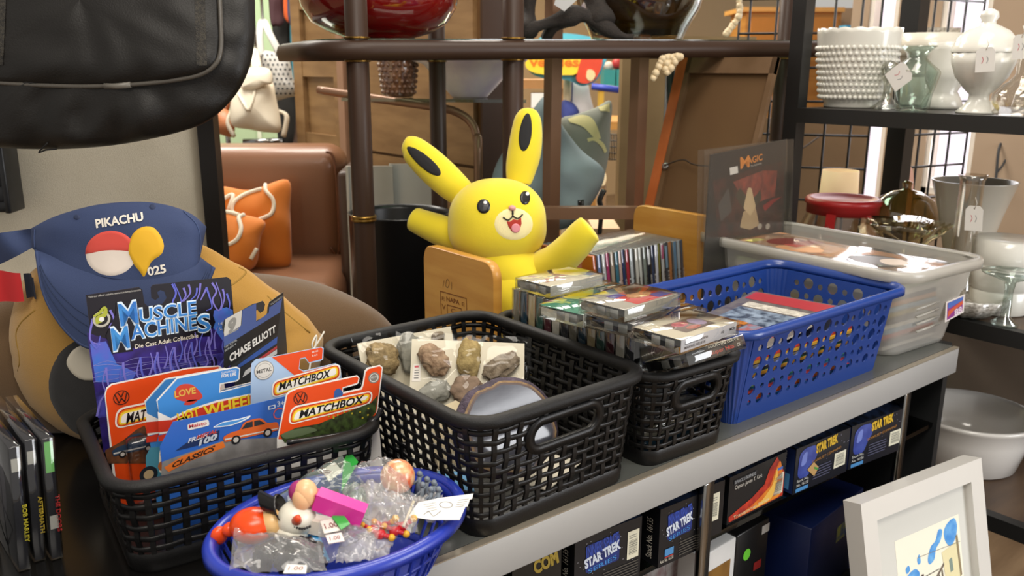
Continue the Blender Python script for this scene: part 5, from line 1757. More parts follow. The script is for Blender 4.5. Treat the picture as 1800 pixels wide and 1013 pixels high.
def band(s0, z0, s1, z1, th=0.0012):
    vs = []
    for k in range(n):
        vs += [ov(k / n, s0, z0, th), ov(k / n, s1, z1, th), ov(k / n, s1, z1, -th), ov(k / n, s0, z0, -th)]
    q.add(vs, [(k * 4 + j, ((k + 1) % n) * 4 + j, ((k + 1) % n) * 4 + (j + 1) % 4, k * 4 + (j + 1) % 4) for k in range(n) for j in range(4)], OB, True)
def sc(z):
    return 0.72 + 0.25 * (z / rz) ** 0.8
for z0, z1 in ((0.0, 0.008), (0.0285, 0.0325), (0.050, 0.063)):
    band(sc(z0), z0, sc(z1), z1)
for k in range(40):
    t = k / 40
    hw_ = 0.0016 / 0.63
    vs = []
    for z in (0.006, 0.018, 0.030, 0.042, 0.054):
        vs += [ov(t - hw_, sc(z), z, 0.0013), ov(t + hw_, sc(z), z, 0.0013), ov(t + hw_, sc(z), z, -0.0013), ov(t - hw_, sc(z), z, -0.0013)]
    q.add(vs, [(j * 4 + i, j * 4 + (i + 1) % 4, (j + 1) * 4 + (i + 1) % 4, (j + 1) * 4 + i) for j in range(4) for i in range(4)], OB, False)
q.build('slotted_wall', root)
q = MB(OM)
q.add([ov(k / n, 0.72, 0.001) for k in range(n)] + [ov(k / n, 0.72, 0.0035) for k in range(n)], [tuple(range(n)), tuple(range(n, 2 * n))] + [(i, (i + 1) % n, n + (i + 1) % n, n + i) for i in range(n)], OB)
q.build('base', root)

TZ = 0.066
def tz(px, py, z):
    return onz(px, py, z)
# bouncy ball
p = tz(699, 838, 0.086)
q = MB()
q.ell(p, 0.0165, mat('#d9b98a', rough=0.25, h2='#cc5a34', vs=95, coat=0.5), 28, 18)
q.build('bouncy_ball', label='mottled cream and orange bouncy ball at the right of the oval basket', cat='ball')
# pink stick dispenser with peach end
a, b = tz(556, 876, 0.098), tz(640, 907, 0.082)
PINK = mat('#cf2f92', rough=0.3, var=0.04)
q = MB()
d = (b - a).normalized()
q.bar(a, b, 0.016, 0.015, PINK, up=UP)
root = thing('toy_dispenser', 'magenta stick toy with a peach coloured bulb end, lying across the oval basket', 'toy', Matrix.Translation(b))
q.build('stem', root)
q = MB()
q.bar(a - d * 0.012, a, 0.012, 0.012, mat('#b8236a', rough=0.35), up=UP)
q.ell(a - d * 0.016, (0.009, 0.009, 0.010), mat('#9c2a6a', rough=0.35))
q.build('neck', root)
q = MB()
SK = mat('#e3b184', rough=0.3, var=0.03)
q.ell(tz(537, 868, 0.103), (0.0105, 0.0105, 0.013), SK)
q.ell(tz(531, 877, 0.100), (0.0085, 0.0085, 0.011), SK)
q.build('bulb_end', root, 'peach bulb end')
# snowman head
p = tz(521, 912, 0.080)
root = thing('toy_snowman', 'white snowman head toy with an orange nose and black hat', 'toy', Matrix.Translation(p))
q = MB()
WH = mat('#ddd8c8', rough=0.3, var=0.03)
q.ell(p, (0.017, 0.016, 0.0165), WH)
q.ell(p - HR * 0.004 - UP * 0.012 - HF * 0.004, (0.015, 0.014, 0.012), WH)
q.bar(p + HR * 0.010 - UP * 0.004, p + HR * 0.042 - UP * 0.012, 0.013, 0.013, mat('#e0d6c8', rough=0.3))
q.build('head', root)
q = MB()
Mh = Matrix((HF, (HR + UP * 0.35).normalized().cross(HF), (-HR * 0.9 + UP * 0.45).normalized())).transposed().to_4x4()
Mh.translation = p - HR * 0.012 + UP * 0.009
q.lathe([(0.013, 0.0), (0.013, 0.002), (0.0085, 0.003), (0.0095, 0.018), (0.0, 0.018)], mat('#1d1c1c', rough=0.3), 20, Mh)
q.build('hat', root, 'black top hat')
q = MB()
q.tube([p - HF * 0.014 + UP * 0.006 + HR * 0.004, p - HF * 0.020 + UP * 0.013 + HR * 0.007], lambda t: 0.0045 * (1 - 0.55 * t), mat('#d8481e', rough=0.35), n=10)
q.build('nose', root, 'orange nose')
q = MB()
for k in range(7):
    q.ell(p - HF * 0.015 + UP * (0.001 - 0.0022 * math.sin(k / 6 * math.pi)) + HR * (0.002 + 0.0022 * k), 0.0012, mat('#1a1a1a', rough=0.4), 8, 6)
q.build('mouth', root)
# orange toy with a peach side
p = tz(446, 924, 0.074)
root = thing('toy_ball_figure', 'glossy orange round toy with a peach side at the left of the oval basket', 'toy', Matrix.Translation(p))
q = MB()
OR = mat('#e2470e', rough=0.25, var=0.04)
q.ell(p, (0.021, 0.0175, 0.0155), OR, rot=Matrix((HR, HF, UP)).transposed())
q.ell(p - HR * 0.021 - UP * 0.004, (0.007, 0.006, 0.0065), OR)
q.ell(p - HR * 0.031 - UP * 0.010, (0.0075, 0.0055, 0.0085), OR)
q.build('hair', root)
q = MB()
q.ell(p + HR * 0.015 + UP * 0.003, (0.0105, 0.014, 0.0125), mat('#e0b67c', rough=0.3))
q.build('face', root)
# light blue card under the bag
q = MB()
sh = Sheet(tz(486, 960, 0.060), tz(560, 975, 0.060) - tz(486, 960, 0.060), tz(492, 925, 0.066) - tz(486, 960, 0.060))
q.slab(sh, [sh.P([(486, 926), (562, 942), (580, 985), (480, 985)])], -0.001, 0, ink('#3f9ed6'))
q.build('blue_card', label='bright light blue card lying under the bagged black toys', cat='card')
# black bits in a bag
random.seed(5)
for k, (px, py, r_) in enumerate(((480, 970, 0.011), (508, 962, 0.012), (534, 968, 0.013), (552, 985, 0.010), (500, 990, 0.009), (528, 992, 0.010), (462, 985, 0.010))):
    p = tz(px, py, 0.058 + 0.004 * (k % 3))
    rock(p, (r_ * 1.25, r_ * 0.8, r_ * 0.8), k * 1.7, mat('#1e1d1f', rough=0.28), 0.3 * k, amt=0.35).build('toy_piece', label='black plastic toy piece inside the bag at the front of the oval basket', cat='toy', group='black toy pieces in a bag')
# grey figures
for k, (px, py) in enumerate(((735, 852), (748, 862), (760, 868), (740, 872), (755, 880), (768, 880))):
    p = tz(px, py, 0.064)
    q = MB()
    gm = mat('#6f7882', rough=0.45)
    q.tube([p + Vector((0, 0, -0.012)), p, p + Vector((0.002, 0, 0.008))], lambda t: 0.0030 - 0.0008 * t, gm, n=8)
    q.ell(p + Vector((0.002, 0, 0.011)), 0.0030, gm, 10, 8)
    q.tube([p + Vector((-0.006, 0, 0.002)), p + Vector((0.0005, 0, 0.005)), p + Vector((0.007, 0.002, 0.007))], 0.0012, gm, n=6)
    q.build('toy_figure', label='tiny grey plastic figure at the right end of the oval basket', cat='toy figure', group='tiny grey figures')
# red and yellow figures
for k, (px, py) in enumerate(((655, 932), (676, 926), (694, 934), (708, 926), (668, 940))):
    p = tz(px, py, 0.066)
    q = MB()
    rm, ym = mat('#b8222c', rough=0.35), mat('#dca52a', rough=0.35)
    q.ell(p, (0.0055, 0.0042, 0.0045), rm, 12, 8)
    q.tube([p, p + HR * 0.008 + UP * (0.006 if k % 2 else -0.002)], 0.0022, rm, n=8)
    q.ell(p + HR * 0.010 + UP * (0.008 if k % 2 else -0.003), 0.0034, ym, 10, 8)
    q.tube([p, p - HR * 0.007 + UP * 0.004], 0.0020, rm, n=8)
    q.ell(p - HR * 0.009 + UP * 0.005, 0.0028, ym, 10, 8)
    q.build('toy_figure', label='tiny red and yellow plastic figure near the front rim of the oval basket', cat='toy figure', group='tiny red and yellow figures')
# lollipop stick
q = MB()
q.tube([tz(709, 926, 0.072), tz(727, 882, 0.080)], 0.0013, mat('#d8cdb4', rough=0.6), n=8)
q.build('paper_stick', label='thin cream paper stick leaning by the white tag', cat='stick')
# bags
def bag(label, corners, zs, m, sub=(), seedv=0.0, amt=0.006, dome=0.010, grp='small clear bags in the oval basket'):
    A, B, C_, D_ = [tz(p[0], p[1], z) for p, z in zip(corners, zs)]
    def fn(u, v):
        p = A.lerp(B, u).lerp(D_.lerp(C_, u), v)
        w = dome * math.sin(math.pi * u) * math.sin(math.pi * v)
        w += amt * noise.noise(Vector((u * 4 + seedv, v * 4, seedv))) + amt * 0.6 * abs(noise.noise(Vector((u * 9, v * 9 + seedv, 4))))
        return p + UP * w - HF * amt * 0.5 * noise.noise(Vector((u * 5, seedv, v * 5)))
    root = thing('clear_bag', label, 'plastic bag', Matrix.Translation(D_), grp)
    q = MB()
    q.grid(fn, 34, 26, m)
    q.build('film', root)
    for pts, c in sub:
        t = MB()
        vs = [tz(x, y, zs[0] + 0.006) + UP * 0.002 for x, y in pts]
        t.add(vs + [p - UP * 0.0005 for p in vs], [(0, 1, 2, 3), (7, 6, 5, 4)], ink(c))
        lb = t.build('label' if c != '#2f9a3e' else 'zip_strip', root)
        if c != '#2f9a3e':
            t = MB()
            sh = Sheet(vs[3] + UP * 0.0006, vs[2] - vs[3], vs[0] - vs[3])
            w_, h_ = (vs[2] - vs[3]).length, (vs[0] - vs[3]).length
            t.word(sh, '1.00', (w_ * 0.15, h_ * 0.30), (w_ * 0.80, h_ * 0.30), h_ * 0.38, ink('#7a3a3a'), 0.0)
            t.build('price', lb)
    return root
FILM = clear('#fafafa', gloss=0.03, rough=0.09, milk=0.22, milkc='#e8e8e6', bump=0.35, bs=45)
FILM2 = clear('#e6ece6', gloss=0.03, rough=0.09, milk=0.24, milkc='#b9c9bd', bump=0.3, bs=40)
bag('big clear zip bag with a green strip at the back of the oval basket', [(430, 905), (600, 800), (640, 850), (480, 930)], [0.066, 0.104, 0.088, 0.070], FILM2, [([(566, 830), (588, 815), (602, 832), (578, 850)], '#ddd6cc'), ([(604, 812), (614, 796), (630, 815), (600, 868)], '#2f9a3e')], 1.0)
bag('clear bag holding the bouncy ball at the right end', [(616, 820), (690, 806), (735, 880), (650, 880)], [0.100, 0.100, 0.084, 0.084], FILM, [], 2.2, dome=0.014)
bag('crinkled clear bag over the red and yellow figures', [(640, 868), (725, 872), (735, 935), (650, 925)], [0.082, 0.082, 0.074, 0.074], FILM, [], 3.1)
bag('clear bag of black toy pieces along the front rim', [(412, 935), (560, 950), (575, 1006), (402, 1006)], [0.078, 0.074, 0.070, 0.072], FILM, [([(505, 996), (540, 998), (538, 1012), (498, 1012)], '#dcd6cc')], 4.7, dome=0.012)
bag('clear bag with a price label in the middle of the oval basket', [(560, 925), (668, 932), (655, 985), (560, 990)], [0.076, 0.074, 0.066, 0.068], FILM, [([(563, 920), (592, 914), (605, 935), (570, 942)], '#d8d2c8'), ([(572, 945), (600, 940), (606, 955), (578, 960)], '#d4c4c0')], 6.3)
bag('small folded clear bag beside the magenta stick', [(590, 880), (640, 862), (650, 900), (600, 925)], [0.078, 0.084, 0.076, 0.074], FILM2, [([(583, 912), (600, 903), (616, 925), (600, 935)], '#2f9a3e')], 8.8)
FILM3 = clear('#fafafa', gloss=0.03, rough=0.12, milk=0.55, milkc='#e2e0dc', bump=0.3, bs=50)
GZ = 'crumpled milky bags filling the oval basket'
for kx, (cs, zz_) in enumerate((([(600, 850), (690, 850), (720, 905), (610, 905)], 0.070), ([(690, 880), (780, 868), (770, 915), (690, 930)], 0.060), ([(590, 905), (690, 905), (690, 950), (580, 950)], 0.062), ([(600, 945), (700, 940), (680, 985), (590, 990)], 0.056), ([(420, 945), (520, 930), (540, 990), (410, 1000)], 0.050), ([(480, 890), (580, 870), (590, 920), (490, 930)], 0.058))):
    bag('crumpled milky clear bag at the bottom of the oval basket', cs, [zz_] * 4, FILM3, [], 11.0 + kx, amt=0.010, dome=0.006, grp=GZ)
# white printed tag
u = tz(822, 872, 0.075) - tz(735, 884, 0.077)
sh = Sheet(tz(718, 908, 0.076), tz(800, 915, 0.074) - tz(718, 908, 0.076), tz(735, 884, 0.079) - tz(718, 908, 0.076))
root = thing('printed_tag', 'white printed tag sticking out of the right end of the oval basket', 'tag', Matrix.Translation(sh.pt(0, 0)))
q = MB()
q.slab(sh, [sh.P([(718, 908), (735, 884), (770, 876), (832, 868), (830, 877), (826, 878), (822, 890), (818, 891), (808, 914), (760, 914)])], -0.0005, 0, ink('#dddad6'))
for k in range(4):
    q.flat(sh, [ribbon2(sh.P([(744 + k * 2, 888 + k * 4), (766 + k, 884 + k * 4)]), 0.0005, 1)], ink('#6a6864'), L1)
    q.flat(sh, [ribbon2(sh.P([(806 - k * 2, 880 + k * 4), (824 - k * 3, 878 + k * 4)]), 0.0005, 1)], ink('#7a7874'), L1)
c = sh.at(784, 888)
q.flat(sh, [ell2(*c, 0.0062, 0.0046), ell2(*c, 0.0055, 0.0040)], ink('#6a6864'), L1)
q.flat(sh, [ribbon2(sh.P([(744, 906), (754, 900), (762, 908), (776, 898)]), 0.0006, 4)], ink('#55534f'), L1)
q.build('tag', root)

# ------------------------------------------------------------------ boxes under the counter top
def carton(label, p0, p1, htop, dep, group, front, side='#111216', rot=0.0, face=None, kind='toy_box', cat='boxed toy'):
    """p0, p1 lower front corners in the picture on the glass shelf"""
    a, b = onz(*p0, SZ + 0.0005), onz(*p1, SZ + 0.0005)
    yy = max(a.y, 0.632)
    u = Vector((b.x - a.x, b.y - a.y, 0))
    L_ = u.length
    u.normalize()
    w_ = UP.cross(u)
    M = Matrix((u, w_, UP)).transposed().to_4x4()
    M.translation = a
    root = thing(kind, label, cat, M, group)
    q = MB(M)
    q.box((L_ / 2, dep / 2, htop / 2), (L_, dep, htop), mat(side, rough=0.35, var=0.3, vs=60))
    sh = Sheet(a - w_ * 0.0002, u, UP)
    front(q, sh, L_, htop)
    s2 = Sheet(a + w_ * dep - u * 0.0002, -w_, UP)
    if face:
        face(q, s2, dep, htop)
    q.build('box', root)
    t = MB(M)
    t.add([(0, 0, htop + 0.0004), (L_, 0, htop + 0.0004), (L_, dep * 0.45, htop + 0.004), (0, dep * 0.45, htop + 0.004)], [(0, 1, 2, 3)], mat('#15171c', rough=0.3, h2='#23304a', vs=60))
    t.build('flap', root)
    return root
def barcode(q, sh, x0, z0, w, h):
    q.flat(sh, [rect2(x0, z0, x0 + w, z0 + h)], ink('#d6d2bc'), L2)
    r_ = random.Random(int(x0 * 1e4))
    z = z0 + h * 0.16
    while z < z0 + h * 0.66:
        t = r_.choice((0.0006, 0.001, 0.0014))
        q.flat(sh, [rect2(x0 + w * 0.14, z, x0 + w * 0.86, z + t)], ink('#77776e'), L3)
        z += t + r_.choice((0.0006, 0.0011))
    for k in (0.74, 0.82):
        q.flat(sh, [rect2(x0 + w * 0.14, z0 + h * k, x0 + w * 0.8, z0 + h * k + 0.0012)], ink('#8a8a80'), L3)
def flames_box(q, sh, L_, h):
    q.flat(sh, [[(0.004, 0.003), (L_ - 0.002, 0.003), (L_ - 0.002, h * 0.55), (L_ * 0.82, h * 0.98), (L_ * 0.70, h * 0.8), (L_ * 0.62, h * 0.5), (L_ * 0.4, h * 0.33), (L_ * 0.02, h * 0.16)]], mat('#c23a22', rough=0.35, h2='#8a2420', vs=60), L1)
    q.flat(sh, [rnd([(L_ * 0.1, 0.004), (L_ * 0.95, 0.004), (L_ * 0.96, h * 0.5), (L_ * 0.88, h * 0.92), (L_ * 0.8, h * 0.7), (L_ * 0.74, h * 0.4), (L_ * 0.45, h * 0.18)], 0.01)], mat('#d8862a', rough=0.35, h2='#c85a20', vs=60), L2)
    q.flat(sh, [rnd([(L_ * 0.4, 0.004), (L_ * 0.78, 0.006), (L_ * 0.86, h * 0.45), (L_ * 0.84, h * 0.8), (L_ * 0.78, h * 0.4), (L_ * 0.6, h * 0.16)], 0.01)], ink('#e0b050'), L3)
    barcode(q, sh, L_ * 0.79, h * 0.12, L_ * 0.18, h * 0.46)
    q.flat(sh, [rect2(L_ * 0.07, h * 0.80, L_ * 0.46, h * 0.90)], ink('#2a2c30'), L2)
    q.word(sh, 'SPACE LEGENDS', (L_ * 0.09, h * 0.82), (L_ * 0.44, h * 0.82), h * 0.06, ink('#b9bcc0'), L3)
    q.word(sh, 'Captain James T. Kirk', (L_ * 0.09, h * 0.70), (L_ * 0.56, h * 0.70), h * 0.08, ink('#cfcac0'), L3)
    q.word(sh, 'Transporter Series', (L_ * 0.10, h * 0.07), (L_ * 0.72, h * 0.10), h * 0.07, ink('#e0d0a8'), L4)
    q.flat(sh, [rect2(L_ * 0.84, h * 0.66, L_ * 0.94, h * 0.72)], ink('#3f68b4'), L3)
def ship_box(q, sh, L_, h):
    q.flat(sh, [rnd([(L_ * 0.05, h * 0.30), (L_ * 0.06, h * 0.85), (L_ * 0.16, h * 0.95), (L_ * 0.36, h * 0.93), (L_ * 0.40, h * 0.70), (L_ * 0.30, h * 0.5), (L_ * 0.26, h * 0.30)], 0.014)], mat('#3f4f9c', rough=0.3, h2='#2c3a86', vs=50), L1)
    q.flat(sh, [rnd([(L_ * 0.09, h * 0.55), (L_ * 0.12, h * 0.82), (L_ * 0.20, h * 0.88), (L_ * 0.20, h * 0.6)], 0.008)], ink('#6a7ac0'), L2)
    q.word(sh, 'STAR TREK', (L_ * 0.36, h * 0.74), (L_ * 0.76, h * 0.80), h * 0.18, ink('#c9a42c'), L3, bold=0.06)
    q.word(sh, 'STARFLEET COMMAND', (L_ * 0.30, h * 0.54), (L_ * 0.84, h * 0.62), h * 0.055, ink('#a8742c'), L3)
    for k in range(5):
        q.flat(sh, [rect2(L_ * 0.34, h * (0.40 - 0.06 * k), L_ * (0.66 + 0.02 * (k % 2)), h * (0.425 - 0.06 * k))], ink('#4a4b60'), L2)
    barcode(q, sh, L_ * 0.73, h * 0.20, L_ * 0.22, h * 0.34)
    q.word(sh, 'Stock No.', (L_ * 0.05, h * 0.24), (L_ * 0.26, h * 0.24), h * 0.06, ink('#c9c9c4'), L3)
    q.word(sh, 'No. 16130', (L_ * 0.05, h * 0.15), (L_ * 0.26, h * 0.15), h * 0.06, ink('#c9c9c4'), L3)
    q.flat(sh, [rect2(L_ * 0.04, h * 0.03, L_ * 0.26, h * 0.11)], ink('#4a86bc'), L3)
    r_ = random.Random(3)
    for k in range(22):
        q.flat(sh, [ell2(r_.uniform(0.4, 0.98) * L_, r_.uniform(0.5, 0.98) * h, 0.0006, n=6)], ink('#9a9ab0'), L2)
def trek_box(q, sh, L_, h):
    q.flat(sh, [rect2(L_ * 0.16, h * 0.42, L_ * 0.66, h * 0.86, 0.004)], mat('#22357e', rough=0.35, h2='#18245c', vs=50), L1)
    q.word(sh, 'INNER SPACE', (L_ * 0.17, h * 0.66), (L_ * 0.65, h * 0.72), h * 0.18, ink('#2f4aa6'), L2, bold=0.02)
    q.word(sh, 'STAR TREK', (L_ * 0.15, h * 0.50), (L_ * 0.68, h * 0.62), h * 0.14, ink('#c9d2e0'), L3, bold=0.05)
    q.word(sh, 'SERIES', (L_ * 0.2, h * 0.40), (L_ * 0.62, h * 0.46), h * 0.07, ink('#3f86c8'), L3)
    barcode(q, sh, L_ * 0.78, h * 0.36, L_ * 0.18, h * 0.46)
    for k in range(6):
        q.flat(sh, [rect2(L_ * 0.42, h * (0.06 + 0.045 * k), L_ * 0.96, h * (0.078 + 0.045 * k))], ink('#4c4944'), L2)
    q.flat(sh, [rect2(L_ * 0.12, h * 0.16, L_ * 0.30, h * 0.28)], ink('#4a86bc'), L3)
    q.flat(sh, [rect2(L_ * 0.12, h * 0.13, L_ * 0.30, h * 0.15)], ink('#b03a3a'), L3)
    q.word(sh, 'Asst. No. 16130', (L_ * 0.03, h * 0.07), (L_ * 0.30, h * 0.07), h * 0.055, ink('#cfcabc'), L3)
    r_ = random.Random(9)
    for k in range(20):
        q.flat(sh, [ell2(r_.uniform(0.04, 0.98) * L_, r_.uniform(0.3, 0.98) * h, 0.0006, n=6)], ink('#a0a0a8'), L1)
def trek_side(q, sh, d, h):
    q.word(sh, 'Asst. No. 16130', (d * 0.55, h * 0.12), (d * 0.55, h * 0.75), 0.010, ink('#d6d2c6'), L2)
    q.word(sh, 'Stock No. 16135', (d * 0.85, h * 0.10), (d * 0.85, h * 0.78), 0.010, ink('#d6d2c6'), L2)
    q.flat(sh, [rect2(d * 0.18, h * 0.1, d * 0.32, h * 0.55)], ink('#4a86bc'), L2)
    q.flat(sh, [rect2(d * 0.33, h * 0.1, d * 0.37, h * 0.55)], ink('#b03a3a'), L2)
def blue_side(q, sh, d, h):
    q.flat(sh, [rect2(0.001, 0.001, d - 0.001, h - 0.002)], ink('#1c2c5c'), L1)
    q.flat(sh, [rect2(d * 0.3, h * 0.08, d * 0.9, h * 0.42)], ink('#4f8cc0'), L2)
    q.word(sh, 'Asst. 6430', (d * 0.8, h * 0.5), (d * 0.8, h * 0.9), 0.008, ink('#c9c9c4'), L2)
GX = 'boxed toys on the glass shelf under the counter top'
carton('boxed toy with a red and orange flame front on the glass shelf', (1277, 924), (1376, 873), 0.072, 0.075, GX, flames_box)
carton('boxed toy with a blue ship front and a cream sticker, right of the flame box', (1393, 871), (1487, 829), 0.074, 0.075, GX, ship_box, '#14161f', face=blue_side)
a, b = onz(1455, 828, SZ), onz(1455, 828, SZ)
carton('boxed toy with a blue ship front at the right end of the glass shelf', (1490, 827), (1584, 790), 0.074, 0.075, GX, ship_box, '#14161f', face=blue_side)
carton('boxed toy with white letters on blue, just left of the chrome door edge', (1156, 1000), (1240, 961), 0.082, 0.075, GX, trek_box, face=trek_side)
carton('boxed toy with white letters on blue, second left of the chrome door edge', (1008, 1062), (1124, 1012), 0.082, 0.075, GX, trek_box, face=trek_side)
carton('black boxed toy showing a barcode just right of the chrome door edge', (1236, 950), (1268, 936), 0.078, 0.07, GX, lambda q, sh, L_, h: barcode(q, sh, L_ * 0.08, h * 0.30, L_ * 0.66, h * 0.52))
carton('box with a yellow logo half hidden at the far left of the glass shelf', (900, 1090), (985, 1060), 0.080, 0.07, GX, lambda q, sh, L_, h: q.word(sh, 'COM', (L_ * 0.45, h * 0.62), (L_ * 0.95, h * 0.70), h * 0.2, ink('#a8903a'), L2, bold=0.05), '#1a1813')
s_ = MB()
sh = Sheet(onz(1393, 871, SZ + 0.0005) - Vector((0, 0.0006, 0)), onz(1487, 829, SZ) - onz(1393, 871, SZ), UP)
s_.slab(sh, [sh.P([(1430, 812), (1438, 821), (1430, 837), (1418, 826)])], 0.0008, 0.0012, ink('#b08e5c'))
s_.flat(sh, [sh.P([(1430, 820), (1437, 822), (1436, 826), (1430, 824)])], ink('#4a8a3c'), 0.0014)
s_.build('price_sticker', label='cream diamond price sticker on the blue ship box', cat='sticker')
# lower floor of the cabinet
PZ = FZ + 0.4
lowz = -0.40
q = MB()
q.box(((XL + XR) / 2, 0.88, lowz - 0.006), (XR - XL - 0.004, 0.46, 0.012), BLKM)
q.build('lower_shelf', counter)
def lowbox(label, px0, py0, wid, dep, h, m, yaw=0.0, y=0.66, kind='storage_box', cat='box', extra=None, grp='boxes on the lower shelf'):
    p = ony(px0, py0, y)
    M = Tm(p.x, p.y, lowz, yaw)
    root = thing(kind, label, cat, M, grp)
    q = MB(M)
    q.box((wid / 2, dep / 2, h / 2), (wid, dep, h), m, r=0.002)
    if extra:
        extra(q, Sheet(M @ Vector((0, -0.0002, 0)), M.to_3x3() @ Vector((1, 0, 0)), UP), wid, h, M)
    q.build('box', root)
    return root
def whitebox(q, sh, w, h, M):
    q.flat(sh, [rect2(0.012, 0.01, w - 0.012, h - 0.03)], mat('#8a6428', rough=0.5, h2='#6f4c1c', vs=20), L1)
    q.flat(sh, [rect2(0.02, 0.09, 0.036, 0.13)], ink('#c9b48c'), L2)
lowbox('white edged box with a brown window on the lower shelf', 1233, 1000, 0.082, 0.10, 0.205, mat('#c9c8c6', rough=0.5), 0.05, 0.66, extra=whitebox)
def gdot(px, py, w=0.0095):
    def f(q, sh, wd, h, M):
        for (x, y, c, r_) in px:
            c0 = (x * wd, y * h)
            if c == 'g':
                q.flat(sh, [ell2(*c0, w)], ink('#6cc83c'), L2)
            else:
                q.flat(sh, [rect2(c0[0] - 0.010, c0[1] - 0.007, c0[0] + 0.010, c0[1] + 0.007)], ink(c), L2)
    return f
DARKB = mat('#141314', rough=0.35, var=0.3)
lowbox('black game case with a green round sticker beside the white edged box', 1292, 1000, 0.085, 0.12, 0.190, DARKB, 0.04, 0.68, extra=gdot([(0.33, 0.78, 'g', 0), (0.88, 0.92, '#c9c4c0', 0), (0.7, 0.62, '#8a2422', 0)], 0))
lowbox('taller black game case with a green round sticker near its top', 1310, 960, 0.115, 0.10, 0.235, DARKB, 0.02, 0.81, extra=gdot([(0.36, 0.93, 'g', 0), (0.93, 0.97, '#b9b0b4', 0), (0.86, 0.68, '#5c1c1a', 0)], 0))
lowbox('dark blue box lying at the right of the lower shelf', 1420, 1000, 0.20, 0.12, 0.150, mat('#0d1a44', rough=0.4, var=0.15), 0.12, 0.66, extra=lambda q, sh, w, h, M: q.flat(sh, [rect2(w * 0.5, h * 0.55, w * 0.8, h * 0.75)], mat('#8a8a3a', rough=0.5, h2='#1c3c6a', vs=60), L1))
lowbox('dark brown leather case behind the blue box', 1440, 950, 0.13, 0.10, 0.185, mat('#2c211c', rough=0.5, var=0.2), 0.1, 0.80)
random.seed(2)
for i in range(5):
    lowbox('crumpled pale packet on the lower shelf under the glass shelf', 1085 + i * 28, 1012, 0.035, 0.08, 0.225 + 0.006 * (i % 2), mat('#8a8683', rough=0.4, h2='#5a2a2c', vs=40), 0.0, 0.70, 'toy_packet', 'packet', None, 'pale packets on the lower shelf')

# ------------------------------------------------------------------ behind the counter, left
def pillow_fn(outline, cpx, cpy, d0, bulge, back=0.6, wr=0.004, sd=0.0):
    """closed cushion: outline in picture points at depth d0, front bulge towards the viewer"""
    O = [Vector((p.x, p.y)) for p in catmull(outline, 5, True)]
    N = len(O)
    def fn(u, v):
        i = int(round(u * N)) % N
        s_ = 1 - abs(2 * v - 1)                    # 0 at front centre .. 1 rim .. 0 back centre
        r = math.sin(s_ * math.pi / 2)
        p = Vector((cpx, cpy)).lerp(O[i], r)
        dep = math.cos(s_ * math.pi / 2) ** 0.8
        dd = -bulge * dep if v < 0.5 else bulge * back * dep
        w = wr * noise.noise(Vector((p.x * 0.022 + sd, p.y * 0.022, 1 if v < 0.5 else 5))) * min(1, dep * 3)
        return V(p.x, p.y, d0 + dd + w)
    return fn, N
def pillow(mb, outline, c, d0, bulge, m, **k):
    fn, N = pillow_fn(outline, c[0], c[1], d0, bulge, **k)
    mb.grid(fn, N, 25, m, cu=True)
    return mb
# fabric covered panel with a black edge
PO = V(371, 350, 1.62)
PM = frame(PO, math.radians(6))
root = thing('fabric_panel', 'beige fabric display panel with a black edge standing behind the tan plush toy', 'display panel', PM @ Matrix.Translation((0, 0, FZ - PO.z)))
q = MB(PM)
top = 1.15
q.box((-0.305, 0.02, (FZ + top) / 2 - PO.z), (0.585, 0.03, top - FZ), mat('#ebe0c8', rough=0.9, h2='#ddd1b8', vs=5, bump=0.4, bs=900))
q.build('fabric_board', root)
q = MB(PM)
q.box((0.002, 0.015, (FZ + top) / 2 - PO.z), (0.030, 0.045, top - FZ), mat('#191512', rough=0.35))
q.build('edge_post', root, 'black edge post')
q = MB(PM)
zb = V(40, 372, 1.55).z - PO.z
x1 = -0.345
for cx, cz, sx, sz in ((x1 - 0.06, zb + 0.035, 0.13, 0.030), (x1 - 0.06, zb + 0.012, 0.135, 0.020), (x1 - 0.06, zb + 0.085, 0.128, 0.075), (x1 + 0.006, zb + 0.062, 0.012, 0.125)):
    q.box((cx, -0.035, cz), (sx, 0.06, sz), mat('#161617', rough=0.4, h2='#222326', vs=30), r=0.004)
q.build('bracket', root, 'black plastic bracket')
q = MB(PM)
q.box((-0.30, -0.17, top - PO.z - 0.04), (0.5, 0.03, 0.02), mat('#191512', rough=0.35))
for x in (-0.5, -0.1):
    q.box((x, -0.08, top - PO.z - 0.04), (0.02, 0.19, 0.02), mat('#191512', rough=0.35))
q.build('hanging_rail', root)
# black leather bag
LEA = mat('#15120f', rough=0.50, var=0.16, vs=18, bump=0.16, bs=420, spec=0.4)
bd = 1.27
bt = V(160, -60, bd)
root = thing('leather_bag', 'large black leather bag hanging at the top left', 'bag', frame(bt))
q = MB()
outl = [(448, -20), (448, 60), (441, 110), (424, 152), (398, 186), (364, 214), (320, 231), (262, 245), (196, 256), (120, 262), (40, 262), (-40, 256), (-150, 240), (-170, 120), (-170, -20), (-150, -190), (0, -215), (160, -220), (320, -210), (430, -180), (446, -110)]
pillow(q, outl, (150, 20), bd, 0.055, LEA, wr=0.010)
trb = bvh(q)
q.build('body', root)
q = MB()
pk = [(384, -30), (388, 40), (388, 88), (378, 114), (350, 132), (300, 142), (230, 149), (150, 152), (70, 150), (0, 146), (-80, 140), (-130, 120), (-140, -20), (-120, -150), (130, -160), (370, -150)]
pillow(q, pk, (140, 0), bd - 0.042, 0.026, LEA, wr=0.006, back=0.4)
trp = bvh(q)
po = q.build('front_pocket', root)
q = MB()
pp = [(q_.x, q_.y) for q_ in catmull(pk, 5, True)]
q.tube([V(x, y, bd - 0.047) for x, y in pp], 0.0034, mat('#4f4a43', rough=0.35), n=8, closed=True)
q.build('piping', po, 'grey piping round the pocket')
q = MB()
